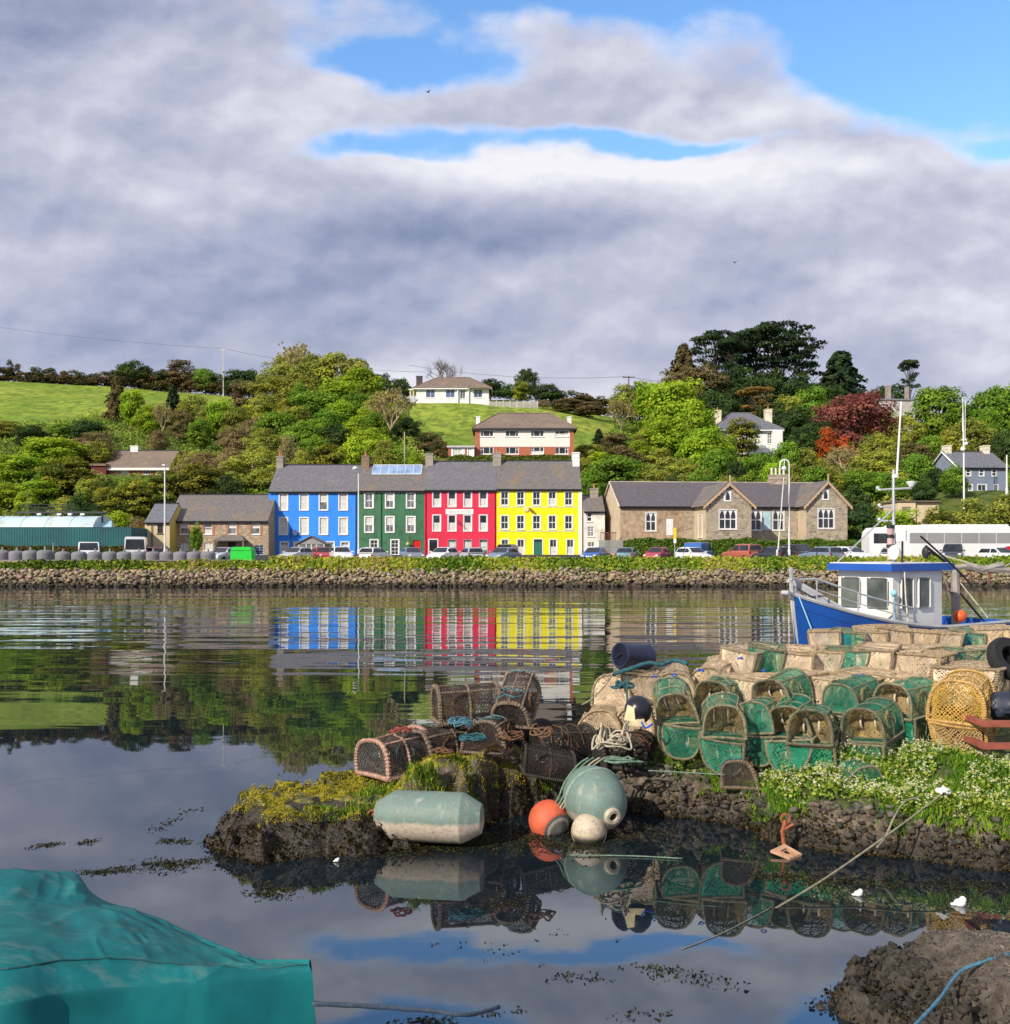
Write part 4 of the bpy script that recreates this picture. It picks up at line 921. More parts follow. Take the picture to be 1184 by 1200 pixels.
def hip_roof(par, x0, x1, y1, ze, zr, m, ov=.4, hx=None, name='roof', t=.12, fascia=None):
    mb = MB(); ym = y1 / 2; hx = hx or ym; a, b, c, d = x0 - ov, x1 + ov, -ov, y1 + ov; zo = ze + .02
    A, B, C, D = (a, c, zo), (b, c, zo), (b, d, zo), (a, d, zo); Rr, S = (x0 + hx, ym, zr), (x1 - hx, ym, zr)
    mb.slab([A, B, S, Rr], t); mb.slab([B, C, S], t); mb.slab([C, D, Rr, S], t); mb.slab([D, A, Rr], t)
    o = mb.build(name, m, par)
    f = MB(); f.box(a + .05, b - .05, c + .03, c + .08, zo - .32, zo - .09); f.box(a + .03, a + .08, c + .09, d - .05, zo - .32, zo - .09); f.box(b - .08, b - .03, c + .09, d - .05, zo - .32, zo - .09); f.build('fascia', fascia or WHITE, o)
    r = MB()
    for p, q in ((A, Rr), (B, S), (Rr, S), (C, S), (D, Rr)): r.tube([Vector(p) + Vector((0, 0, .03)), Vector(q) + Vector((0, 0, .03))], .09, 5)
    r.build('ridge_tiles', m, o); return o
def chimney(par, x, y, z0, z1, w, dp, m, pots=2, potm=None, capm=None):
    mb = MB(); mb.box(x - w / 2, x + w / 2, y - dp / 2, y + dp / 2, z0, z1, 0); mb.box(x - w / 2 - .07, x + w / 2 + .07, y - dp / 2 - .07, y + dp / 2 + .07, z1 + .002, z1 + .16, 1)
    mb.box(x - w / 2 - .04, x + w / 2 + .04, y - dp / 2 - .04, y + dp / 2 + .04, z1 - .5, z1 - .38, 1)
    for i in range(pots):
        yy = y if pots == 1 else y - dp * .3 + dp * .6 * i / (pots - 1)
        mb.lathe([(.14, 0), (.17, .05), (.12, .12), (.11, .5), (.15, .55), (.15, .62), (.10, .62)], 10, 2, Matrix.Translation((x, yy, z1 + .165)))
    return mb.build('chimney', [m, capm or m, potm or POT], par)
def downpipe(par, x, z0, z1, m, y=-.07): 
    q = MB(); q.tube([(x, y, z0), (x, y, z1), (x, y - .1, z1 + .2)], .055, 6)
    for z in np.arange(z0 + .6, z1, 1.8): q.box(x - .08, x + .08, y - .03, 0.0, z, z + .06)
    q.build('downpipe', m, par)

# ---- the four painted terrace houses
def terrace(name, label, px0, px1, d, depth, py_eave, py_ridge, wallm, roofm, sidem=None):
    h = HF(px0, d); t = thing(name, label, 'house', h.loc())
    return h, t, .006, h.x(px1) - .006, depth, h.z(py_eave), WZ(py_ridge, d + depth / 2) - ROAD
D0 = 125.0
BLUE = mat('blue_paint', (.035, .27, .88), .75, .08, .5, dirt=(.04, .21, .66), ds=.9, stretch=(1, 1, .3)); GREEN = mat('green_paint', (.058, .17, .085), .8, .16, .5, dirt=(.04, .10, .055), ds=.8, stretch=(1, 1, .35))
RED = mat('red_paint', (.72, .028, .075), .75, .08, .5, dirt=(.54, .03, .06), ds=.9, stretch=(1, 1, .35)); YEL = mat('yellow_paint', (.90, .80, .004), .75, .05, .5, dirt=(.74, .63, .02), ds=.9, stretch=(1, 1, .35))
# blue
h, t, x0, x1, dep, ze, zr = terrace('blue_house', 'bright blue three storey terraced house with a small grey gabled porch', 315, 419, D0, 10, 575.5, 545.5, BLUE, SL)
hs_ = []
for py0, py1 in ((578.5, 597.5), (607, 626)):
    for px in (332.4, 356.5, 379.3, 402.4): hs_.append(window(t, h.x(px), h.z(py1), 8.8 * h.k, (py1 - py0) * h.k, 'sash', sur=.14, curtain=(.0, 1) if rnd.random() < .65 else (.5, 1), gl=GLASSG))
for px in (333.4, 349.5, 387, 404.5): hs_.append(window(t, h.x(px), h.z(648), 8.6 * h.k, 12.5 * h.k, 'sash22', sur=.13, curtain=(0, .8), gl=GLASSG))
mb = MB(); walls_box(mb, x0, x1, dep, ze, zr, hs_, rev_m=2); mb.build('wall', [BLUE, CEM, WHITE], t)
rf = gable_roof(t, x0, x1, dep, ze, zr, SL)
chimney(rf, h.x(329.8) - 1.2, dep / 2, zr - 1.2, zr + 1.0, .9, 1.5, CEM, 2)
downpipe(t, h.x(417.3), 0, ze - .3, DARKG)
po = MB(); pw = h.x(383) - h.x(353); pz = h.z(637.5); pe = h.z(629)
po.box(0, .12, -1.6, -.01, 0, pz); po.box(pw - .12, pw, -1.6, -.01, 0, pz); po.box(.121, pw - .121, -1.6, -1.48, 0, .9)
for q in (.3, .5, .7): po.box(pw * q - .06, pw * q + .06, -1.6, -1.5, .901, pz)
p_ = po.build('porch', CREAM, t, loc=(h.x(353), 0, 0))
pr = MB(); pr.M = Matrix.Translation((0, -1.8, 0)); ov = .45
pr.slab([(-ov, 0, pz - .1), (pw / 2, 0, pe), (pw / 2, 1.78, pe), (-ov, 1.78, pz - .1)][::-1], .12); pr.slab([(pw / 2, 0, pe), (pw + ov, 0, pz - .1), (pw + ov, 1.78, pz - .1), (pw / 2, 1.78, pe)][::-1], .12); pr.build('porch_roof', SL, p_)
pg = MB(); pg.prism([(0, pz), (pw, pz), (pw / 2, pe - .1)], -1.62, -1.5); pg.build('porch_gable', mat('grey_cladding', (.30, .29, .28), .8), p_)
gl_ = MB(); gl_.quad((.12, -1.55, .9), (pw - .12, -1.55, .9), (pw - .12, -1.55, pz), (.12, -1.55, pz)); gl_.build('porch_glass', GLASSG, p_)
dm = MB(); dm.lathe([(.0, 0), (.2, .03), (.33, .1), (.36, .13)], 14, 0, Matrix.Translation((h.x(346.5), -.32, h.z(624.5))) @ Matrix.Rotation(R(75), 4, 'X')); dm.tube([(h.x(346.5), -.25, h.z(624.5)), (h.x(344), -.01, h.z(627))], .03); dm.tube([(h.x(341), -.05, h.z(632)), (h.x(341), -.05, h.z(620))], .05)
dm.build('satellite_dish', mat('navy_dish', (.03, .05, .14), .5), t)
# green
h, t, x0, x1, dep, ze, zr = terrace('green_house', 'dark green terraced house with white corbels and a red front door', 419, 497.5, D0, 10, 574.5, 545.5, GREEN, SLB)
hs_ = []
for py0, py1 in ((578, 595), (606, 623.5)):
    for px in (432.6, 457, 481.6): hs_.append(window(t, h.x(px), h.z(py1), 8.6 * h.k, (py1 - py0) * h.k, 'sash22', sur=.16, curtain=(.5, 1) if rnd.random() < .5 else None, gl=GLASSG))
for px in (438.6, 463): hs_.append(window(t, h.x(px), h.z(650), 8.4 * h.k, 17 * h.k, 'six', sur=.14, gl=GLASS, curtain=None))
hs_.append(door(t, h.x(488.5), 0, 9.0 * h.k, h.z(633), mat('red_door', (.62, .012, .014), .4, .08), frame=GREEN))
mb = MB(); walls_box(mb, x0, x1, dep, ze, zr, hs_, rev_m=2); mb.build('wall', [GREEN, CEM, WHITE], t)
rf = gable_roof(t, x0, x1, dep, ze, zr, SLB)
cb = MB()
for i in range(17): xx = x0 + .3 + (x1 - x0 - .6) * i / 16; cb.box(xx - .09, xx + .09, -.2, -.001, ze - .36, ze - .16)
cb.box(x0 + .02, x1 - .02, -.22, -.002, ze - .155, ze - .06); cb.build('corbels', WHITE, t)
downpipe(t, h.x(447), 0, ze - .5, mat('green_pipe', (.02, .07, .035), .5))
sl = (zr - ze) / (dep / 2)
sk = MB(); xa, xb = h.x(432.5), h.x(491.5); ya, yb = 2.85, 4.75
def rz(y): return ze + y * sl + .20
sk.slab([(xa, ya, rz(ya)), (xb, ya, rz(ya)), (xb, yb, rz(yb)), (xa, yb, rz(yb))], .06, 0)
for i in range(7): xx = xa + (xb - xa) * i / 6; sk.tube([(xx, ya, rz(ya) + .02), (xx, yb, rz(yb) + .02)], .045, 4, 1)
for y in (ya, yb): sk.tube([(xa, y, rz(y) + .02), (xb, y, rz(y) + .02)], .06, 4, 1)
sk.build('roof_glazing', [mat('sky_glass', (.22, .33, .52), .12, .35, .9, spec=.9), WHITE], rf)
chimney(rf, h.x(424.5) - .2, dep / 2, zr - 1.0, zr + 1.1, 1.0, 1.6, BRICKC, 3)
hb = MB(); hb.tube([(h.x(478.5), -.01, h.z(629)), (h.x(478.5), -.5, h.z(629))], .03); hb.ball((h.x(478.5), -.5, h.z(637.5)), .24, 8); hb.tube([(h.x(478.5), -.5, h.z(629)), (h.x(478.5), -.5, h.z(635))], .015)
hb.build('hanging_basket', mat('basket_flowers', (.55, .5, .16), .9, .5, 8), t)
# red
h, t, x0, x1, dep, ze, zr = terrace('red_house', 'crimson red terraced house with a white name board', 497.5, 582, D0, 10, 573.5, 541.5, RED, SL)
hs_ = []
for py0, py1 in ((576, 593.5), (604, 622)):
    for px in (512, 530, 548.3, 566.6): hs_.append(window(t, h.x(px), h.z(py1), 8.3 * h.k, (py1 - py0) * h.k, 'sash', sur=.13, curtain=(0, .5), gl=GLASS))
for px in (530.2, 548.5, 567): hs_.append(window(t, h.x(px), h.z(650), 9 * h.k, 17.5 * h.k, 'sash', sur=.05, fm=mat('grey_frame', (.35, .33, .32), .7), curtain=(.3, .85), gl=GLASSG))
hs_.append(door(t, h.x(508), 0, 9.4 * h.k, h.z(632.5), mat('black_door', (.018, .014, .014), .35, .1), frame=WHITE, fanlight=True))
mb = MB(); walls_box(mb, x0, x1, dep, ze, zr, hs_, rev_m=0); mb.build('wall', [RED, CEM], t)
rf = gable_roof(t, x0, x1, dep, ze, zr, SL); chimney(rf, h.x(502.5) - .25, dep / 2, zr - 1.2, zr + .9, 1.0, 1.7, CEM, 0)
for px in (497.9, 581.4): downpipe(t, h.x(px) + (.12 if px < 540 else -.12), 0, ze - .4, mat('red_pipe', (.30, .012, .03), .5))
sg = MB(); sg.box(h.x(522.5), h.x(555), -.09, -.004, h.z(602.6), h.z(596.6)); sgn = sg.build('name_board', mat('sign_white', (.82, .80, .76), .5, .03), t)
tx = bpy.data.curves.new('lettering', 'FONT'); tx.body = 'BELLA VISTA'; tx.size = .50; tx.align_x = 'CENTER'; tx.align_y = 'CENTER'; tx.extrude = .004; tx.materials.append(mat('faded_letters', (.50, .51, .54), .6))
tmp = bpy.data.objects.new('lettering', tx); tme = bpy.data.meshes.new_from_object(tmp); bpy.data.objects.remove(tmp); to = link('lettering', tme, sgn); to.location = (h.x(538.7), -.1, h.z(599.7)); to.rotation_euler = (R(90), 0, 0)
fp = MB(); fp.tube([(h.x(536), -.02, h.z(609.5)), (h.x(540.5), -1.0, h.z(614.5))], .04); fp.tube([(h.x(536), -.02, h.z(614)), (h.x(538.5), -.55, h.z(612.4))], .03); fp.build('flag_bracket', DARKG, t)
# yellow
h, t, x0, x1, dep, ze, zr = terrace('yellow_house', 'bright yellow terraced house with white window surrounds and a green door', 582, 682, D0, 10, 572.5, 541, YEL, SLB)
hs_ = []
for py0, py1 in ((576.5, 592), (604.5, 620)):
    for px in (591.7, 610.3, 629, 647.4, 666.6): hs_.append(window(t, h.x(px), h.z(py1), 8.2 * h.k, (py1 - py0) * h.k, 'sash22', sur=.13, curtain=None if rnd.random() < .7 else (0, .5), gl=GLASS))
for px in (592, 610.5, 648.6, 668.5): hs_.append(window(t, h.x(px), h.z(650), 7.8 * h.k, 17.5 * h.k, 'sash22', sur=.12, curtain=(0, .55), gl=GLASS))
hs_.append(door(t, h.x(630.7), 0, 9.6 * h.k, h.z(632), mat('green_door', (.035, .17, .125), .4, .1), frame=WHITE, fanlight=True))
mb = MB(); walls_box(mb, x0, x1, dep, ze, zr, hs_, rev_m=2); mb.build('wall', [YEL, WHITE, WHITE], t)
sc_ = MB()
for py in (594.2, 622.4): sc_.box(x0 + .2, x1 - .45, -.05, -.003, h.z(py) - .06, h.z(py) + .06)
sc_.build('string_course', mat('pale_yellow', (.85, .80, .40), .7), t)
qn = MB(); qn.box(x1 - .42, x1 + .03, -.06, -.004, 0, ze - .35); qn.build('quoin', WHITE, t)
rf = gable_roof(t, x0, x1, dep, ze, zr, SLB)
chimney(rf, h.x(584) - .2, dep / 2, zr - 1.2, zr + 1.0, 1.1, 1.9, CEM, 1); chimney(rf, h.x(677) + .1, dep / 2, zr - 1.6, zr + 1.0, .9, 2.2, WHITE, 0)
em = MB(); ex, ez = h.x(620.3), h.z(598)
em.lathe([(.0, 0), (.30, .02), (.36, .05), (.30, .09)], 16, 0, Matrix.Translation((ex - .35, -.02, ez + .1)) @ Matrix.Rotation(R(90), 4, 'X'))
em.prism([(ex - .2, ez + .2), (ex + .25, ez - .25), (ex + .75, ez - .55), (ex + .95, ez - .45), (ex + .5, ez + .05), (ex + .15, ez + .3)], -.09, -.01, 1)
em.build('carved_emblem', [mat('emblem_cream', (.75, .62, .28), .7, .3, 5), mat('emblem_brown', (.24, .14, .02), .7, .4, 5)], t)

# ---- stone cottage and cream annex left of the terrace
STC = stone_mat('cottage_stone', [(.33, .23, .14), (.50, .36, .21), (.27, .19, .13), (.56, .44, .30)], (.42, .33, .23), 2.8)
SBR = mat('brick_quoin', (.42, .19, .10), .9, .3, 5)
h = HF(197, 121.5); t = thing('stone_cottage', 'long brown stone cottage with slate roof beside the blue house', 'house', h.loc()); dep = 9
x0, x1, ze = 0, h.x(315) - .02, h.z(609.5); zr = WZ(580.5, 121.5 + 4.5) - ROAD; hs_ = []
for px in (216, 244, 272.5, 300): hs_.append(window(t, h.x(px), h.z(626), 9.5 * h.k, 15 * h.k, 'sash', sur=.0, curtain=(.5, .95) if px != 244 else (0, .4), gl=GLASSG))
for px in (216.5, 244.5): hs_.append(window(t, h.x(px), h.z(645), 9.5 * h.k, 9 * h.k, 'cas2', curtain=(0, .9), gl=GLASSG))
hs_.append(window(t, h.x(304), h.z(650), 10 * h.k, 11 * h.k, 'six', fm=mat('blue_frame', (.25, .38, .6), .6), gl=GLASS)); hs_.append(door(t, h.x(272), 0, 9 * h.k, h.z(634), mat('dark_door', (.04, .03, .025), .5)))
mb = MB(); walls_box(mb, x0, x1, dep, ze, zr, hs_); mb.build('wall', [STC, STC], t)
q = MB()
for px in (216, 244, 272.5, 300):
    for s in (-1, 1): q.box(h.x(px + s * 6.2) - .14, h.x(px + s * 6.2) + .14, -.03, -.004, h.z(627.5), h.z(610.8))
q.build('brick_quoins', SBR, t)
gable_roof(t, x0, x1, dep, ze, zr, SLB, ov=.3)
pt = MB(); pt.slab([(h.x(254), -1.7, h.z(633.5)), (h.x(291), -1.7, h.z(633.5)), (h.x(283), -.35, h.z(626.5)), (h.x(263), -.35, h.z(626.5))], .12); pt.slab([(h.x(291), -1.7, h.z(633.5)), (h.x(291), -.01, h.z(633.5)), (h.x(283), -.35, h.z(626.5))], .1); pt.slab([(h.x(254), -.01, h.z(633.5)), (h.x(254), -1.7, h.z(633.5)), (h.x(263), -.35, h.z(626.5))], .1)
pc = pt.build('porch_roof', SLB, t); q = MB()
for px in (256, 289): q.box(h.x(px) - .08, h.x(px) + .08, -1.6, -1.44, 0, h.z(634.5))
q.build('porch_post', WOOD, pc)
h = HF(170, 119); t = thing('cream_annex', 'small cream annex with slate roof at the outer end of the stone cottage', 'house', h.loc()); x1 = h.x(199); ze = h.z(612); zr = WZ(591, 122.5) - ROAD
hs_ = [window(t, h.x(188), h.z(625), 6.5 * h.k, 12 * h.k, 'six', fm=mat('brown_frame', (.08, .05, .035), .6), gl=GLASS)]
mb = MB(); walls_box(mb, 0, x1, 7, ze, zr, hs_); mb.build('wall', [mat('cream_wall', (.60, .48, .28), .85, .12, .8), mat('yellow_wall', (.66, .50, .12), .8, .1, .8)], t); gable_roof(t, 0, x1, 7, ze, zr, SLG, ov=.2)
q = MB(); q.box(h.x(177.5), h.x(179.5), -.06, -.004, 0, h.z(616)); q.build('painted_pilaster', WOOD, t)

# ---- teal shed with a barrel roof
h = HF(-60, 114); t = thing('teal_boat_shed', 'long teal walled shed with a pale blue curved metal roof', 'shed', h.loc())
TEAL = mat('teal_sheet', (.012, .115, .125), .6, .2, .4, dirt=(.02, .08, .09)); PALE = mat('pale_sheet', (.52, .66, .70), .45, .14, .35, dirt=(.42, .42, .34), ds=.5, stretch=(1, .1, .3))
mb = MB(); zt = h.z(618.5); x1 = h.x(154); mb.box(0, x1, 0, .25, 0, zt, 0); mb.box(x1 - .25, x1 + .0, .251, 9, 0, zt, 0)
for i in range(70): xx = x1 * i / 70; mb.box(xx, xx + .05, -.035, -.002, .3, zt - .1, 0)
mb.box(-.02, x1 + .05, -.05, .3, zt + .002, zt + .09, 0); mb.build('wall', TEAL, t)
mb = MB(); xe = h.x(107); r_ = h.z(603) - h.z(618.5); k = 10
prof = [(2.0 - 2.0 * math.cos(math.pi / 2 * i / k) if False else 3.2 * (1 - math.cos(math.pi / 2 * i / k)), r_ * 1.05 * math.sin(math.pi / 2 * i / k)) for i in range(k + 1)]
prof = prof + [(6.4 - a, b) for a, b in prof[-2::-1]]
vs = []; fs = []; xs_ = np.linspace(-2, xe, 14); n_ = len(prof)
for x in xs_: vs += [(x, .5 + a, zt - .15 + b) for a, b in prof]
for i in range(len(xs_) - 1): fs += [(i * n_ + j, (i + 1) * n_ + j, (i + 1) * n_ + j + 1, i * n_ + j + 1) for j in range(n_ - 1)]
fs.append(tuple((len(xs_) - 1) * n_ + j for j in range(n_))); mb.add(vs, fs)
rf = mb.build('curved_roof', PALE, t, smooth=30)
rb = MB()
for x in xs_[1:-1:2]: rb.tube([(x, .5 + a, zt - .14 + b) for a, b in prof], .05, 4)
rb.tube([(xs_[-1], .5 + a, zt - .14 + b) for a, b in prof], .08, 4); rb.build('roof_ribs', mat('rib_white', (.7, .74, .74), .5), rf)
mb = MB(); xa = h.x(104); xb = h.x(127); mb.slab([(xa, 1, zt - .1), (xb, 1, zt - .1), (xb - 1.0, 3.5, zt + .9), (xa, 3.5, zt + .9)], .1); mb.build('lean_to_roof', mat('pale_blue_sheet', (.33, .52, .60), .5), t)
mb = MB(); zs_ = [WZ(p_, 118) - ROAD for p_ in (591, 594.5, 598)]
for z in zs_: mb.tube([(h.x(5), 4, z), (h.x(70), 4, z)], .045, 5)
for px in (5, 22, 40, 55, 70): mb.tube([(h.x(px), 4, zs_[0] + .1), (h.x(px), 4, zt + .5)], .045, 5)
zz = WZ(600.5, 117) - ROAD; mb.box(h.x(2), h.x(112), 3, 3.15, zz - .1, zz + .12)
for px in (8, 32, 58, 72, 84): mb.box(h.x(px) - .1, h.x(px) + .1, 2.95, 3.2, zt + .3, zz - .101)
mb.tube([(h.x(108), 3, 0), (h.x(108), 3, zz)], .09, 6); mb.build('roof_walkway', mat('dark_steel', (.045, .047, .05), .6), t)
lm = MB()
for px in (33, 57, 70, 85): lm.box(h.x(px) - .22, h.x(px) + .22, 2.6, 2.94, zz - .35, zz - .12)
lm.build('flood_light', WHITE, t)

# ---- brick bungalow up the slope on the left
BRK = mat('red_brick', (.38, .12, .065), .9, .2, 3, bump=.3); h = HF(124, 164, TZat(150, 166)); t = thing('brick_bungalow', 'brick bungalow with brown tiled roof above the golden hedge', 'house', h.loc()); x1 = h.x(198); ze = h.z(547); zr = WZ(529, 169) - h.zb
hs_ = [window(t, h.x(139), h.z(560), 5 * h.k, 10 * h.k, 'cas2'), window(t, h.x(147), h.z(556.5), 9 * h.k, 7 * h.k, 'cas3', curtain=(0, 1), gl=GLASSG), window(t, h.x(172), h.z(556), 9 * h.k, 7 * h.k, 'cas3'), window(t, h.x(187), h.z(556), 8 * h.k, 7 * h.k, 'cas2')]
mb = MB(); walls_box(mb, 0, x1, 9, ze, zr, hs_, rev_m=2, z0=-1.5); mb.build('wall', [BRK, BRK, WHITE], t); rf = gable_roof(t, 0, x1, 9, ze, zr, SLR, ov=.5, end=.3, gutter=False); q = MB(); q.box(-.3, x1 + .3, -.62, -.52, ze - .62, ze - .22); q.build('fascia', WHITE, rf); chimney(rf, h.x(146.5), 4.5, zr - .6, zr + .75, 1.3, .8, WHITE, 0)
h = HF(107, 163, TZat(115, 165)); t = thing('brick_garage', 'flat roofed dark red brick annex at the end of the bungalow', 'garage', h.loc()); mb = MB(); walls_box(mb, 0, h.x(124.5), 5, h.z(546), None, [], z0=-1.5); mb.build('wall', [mat('dark_brick', (.14, .035, .03), .9, .2, 3)] * 2, t)
q = MB(); q.box(-.2, h.x(124.7), -.3, 5.2, h.z(546) + .01, h.z(543.4)); q.build('flat_roof', SLR, t)
q = MB(); q.box(h.x(105), h.x(121), -1.4, -1.3, h.z(559.5), h.z(558)); [q.box(h.x(px) - .06, h.x(px) + .06, -1.39, -1.31, -1, h.z(559.6)) for px in (107, 112, 117)]; q.build('white_railing', WHITE, t)

# ---- white hilltop bungalow
h = HF(488, 212, WZ(469, 212)); t = thing('hilltop_bungalow', 'low white bungalow with hipped brown roof on the hill crest', 'house', h.loc()); x1 = h.x(573); ze = h.z(455); zr = WZ(443, 217) - h.zb; hs_ = []
for px, w_ in ((504.7, 10.5), (528, 10.5), (560.5, 10)): hs_.append(window(t, h.x(px), h.z(465.8), w_ * h.k, 9.5 * h.k, 'cas2', gl=glass_mat('window_glass_blue', (.07, .11, .20))))
hs_.append(window(t, h.x(542.5), h.z(467.5), 6 * h.k, 11 * h.k, 'cas2', gl=GLASSG))
mb = MB(); walls_box(mb, 0, x1, 9, ze, None, hs_, z0=-2); mb.box(h.x(536), h.x(537.2), -.4, -.005, -1, ze - .4); mb.box(h.x(548.5), h.x(549.7), -.4, -.005, -1, ze - .4); mb.build('wall', [WHITE, CREAM], t)
rf = hip_roof(t, 0, x1, 9, ze, zr, SLR, ov=.7, hx=4.3); w2 = MB(); w2.slab([(h.x(549), -1.2, ze - .1), (x1 + .5, -1.2, ze - .1), (h.x(566), 2.2, ze + 1.55), (h.x(553), 2.2, ze + 1.55)], .12); w2.slab([(h.x(549), 1.5, ze + .8), (h.x(549), -1.2, ze - .1), (h.x(553), 2.2, ze + 1.55)][::-1], .1); w2.build('roof_wing', SLR, rf)
chimney(rf, h.x(490.5), 2.5, 0, h.z(439.5), 1.3, 1.1, mat('dark_chimney', (.075, .07, .065), .9, .3, 2), 0)
q = MB(); q.box(h.x(479), -.01, 0, 8, ze - .42, ze - .1); [q.box(h.x(px) - .12, h.x(px) + .12, .2, .5, -1.5, ze - .43) for px in (481, 484.5)]; q.build('carport', CREAM, t)
q = thing('hilltop_wall', 'low pale wall running along the hilltop beside the bungalow', 'wall', (WX(574, 211), 211, WZ(471.8, 211))); k = 211 / F; mb = MB(); mb.box(0, 57 * k, 0, .3, -1.5, .25); mb.build('wall_run', mat('pale_wall', (.36, .34, .29), .9, .2, 1), q); mb = MB()
for i in range(8): mb.box(i * 8 * k - .15, i * 8 * k + .15, -.05, .35, -1.5, .42)
mb.build('pier_caps', mat('pale_wall2', (.46, .44, .38), .9, .2, 1), q)

# ---- big white and brick house behind the terrace
h = HF(557, 147, WZ(543, 147)); t = thing('white_brick_house', 'two storey white house with red brick ends above the red and yellow houses', 'house', h.loc()); x1 = h.x(672.5); ze = h.z(502); zr = WZ(484.5, 151.5) - h.zb; hs_ = []
for i, (px, st) in enumerate(((571, 'cas3m'), (600.3, 'cas3'), (630, 'cas3m'), (658.5, 'cas3'))):
    hs_.append(window(t, h.x(px), h.z(511.5), 15 * h.k, 7.2 * h.k, st, curtain=(0, .5) if i == 3 else None)); hs_.append(window(t, h.x(px), h.z(532), 15 * h.k, 8.2 * h.k, st, curtain=(0, .45) if i == 2 else None))
mb = MB(); a, b = h.x(562), h.x(668); zm = h.z(523.5)
panel(mb, a, b, zm, ze, hs_, 0, 0, mi2=0); panel(mb, a, b, 0, zm, hs_, 0, 1, mi2=0); mb.quad((x1, 9, -2), (0, 9, -2), (0, 9, ze), (x1, 9, ze), 0)
for xa, xb in ((0, a), (b, x1)): mb.box(xa, xb, -.08, .1, -2, ze, 1)
mb.quad((0, 9, -2), (0, .1, -2), (0, .1, ze), (0, 9, ze), 1); mb.quad((x1, .1, -2), (x1, 9, -2), (x1, 9, ze), (x1, .1, ze), 1)
for pa, pb in ((562, 579.5), (609, 621), (639, 650)): mb.quad((h.x(pa), -.006, 0), (h.x(pb), -.006, 0), (h.x(pb), -.006, zm), (h.x(pa), -.006, zm), 0) if False else None
mb.build('wall', [mat('white_render', (.78, .74, .66), .8, .06, .6), mat('orange_brick', (.44, .14, .075), .9, .2, 3)], t)
rf = hip_roof(t, 0, x1, 9, ze, zr, SLR, ov=.5, hx=3.4, fascia=DARKG)
chimney(rf, h.x(559.5), 4.5, ze - .5, h.z(485), .6, .9, WHITE, 0); chimney(rf, h.x(669.5), 4.5, ze - .5, h.z(485), .6, .9, WHITE, 0)
h = HF(525.5, 146, WZ(541, 146)); t = thing('flat_roofed_annex', 'small white flat roofed annex beside the white and brick house', 'annex', h.loc()); x1 = h.x(556); ze = h.z(524.5)
hs_ = [window(t, h.x(536.5), h.z(533.5), 10 * h.k, 7.5 * h.k, 'cas2', gl=GLASSG, curtain=(0, 1)), door(t, h.x(551), h.z(536), 4.4 * h.k, 10 * h.k, WHITE)]
mb = MB(); walls_box(mb, 0, x1, 5, ze, None, hs_); mb.build('wall', [WHITE, BRK], t); q = MB(); q.box(-.2, x1 + .1, -.3, 5.2, ze + .002, ze + .28); q.build('flat_roof', mat('fascia_grey', (.5, .49, .47), .7), t)
q = MB(); q.box(h.x(545), h.x(547), -.05, -.004, h.z(536), h.z(525.5)); q.box(0, h.x(528.5), -.05, -.004, h.z(536), h.z(525.5)); q.build('brick_panel', BRK, t)

# ---- small white house beside the yellow one
h = HF(684.5, 123); t = thing('small_white_house', 'small white house squeezed between the yellow house and the school', 'house', h.loc()); x1 = h.x(709); ze = h.z(599); zr = WZ(581, 126.5) - ROAD
hs_ = [window(t, h.x(691), h.z(611), 5.5 * h.k, 10 * h.k, 'sash'), window(t, h.x(692.5), h.z(628.5), 7.5 * h.k, 11.5 * h.k, 'six', gl=GLASSG), window(t, h.x(693), h.z(641), 8 * h.k, 6 * h.k, 'cas2', gl=GLASSG)]
mb = MB(); walls_box(mb, 0, x1, 7, ze, zr, hs_); mb.build('wall', [mat('white_wall', (.74, .71, .65), .85, .12, .7, dirt=(.5, .46, .4)), CEM], t); rf = gable_roof(t, 0, x1, 7, ze, zr, SLB); chimney(rf, h.x(699), 3.2, zr - 1, WZ(574, 126.5) - ROAD, 1.0, .8, CEM, 1)
t = thing('timber_fence', 'grey vertical board fence between the small white house and the school', 'fence', P(702, 644, 116)); mb = MB(); k = 116 / F
for i in range(18): mb.box(i * 1.4 * k, i * 1.4 * k + .12, 0, .03, -.5, 11 * k + rnd.uniform(-.03, .03))
mb.build('boards', mat('grey_boards', (.27, .27, .26), .9, .2, 3), t); mb = MB(); mb.box(-.1, 26 * k, .04, .1, .2, .3); mb.box(25 * k, 25 * k + .5, -.1, .35, -.5, 11.5 * k); mb.build('post', CEM, t)
mb = MB(); [mb.tube([(j * 1.6 * k + 3 * k, 1.2, 11 * k), (j * 1.6 * k + 3 * k, 1.2, 20 * k)], .03, 4) for j in range(12)]; mb.tube([(3 * k, 1.2, 20 * k), (22 * k, 1.2, 20 * k)], .045, 4); mb.build('rusty_railing', mat('rust', (.22, .09, .045), .9, .3, 5), t)

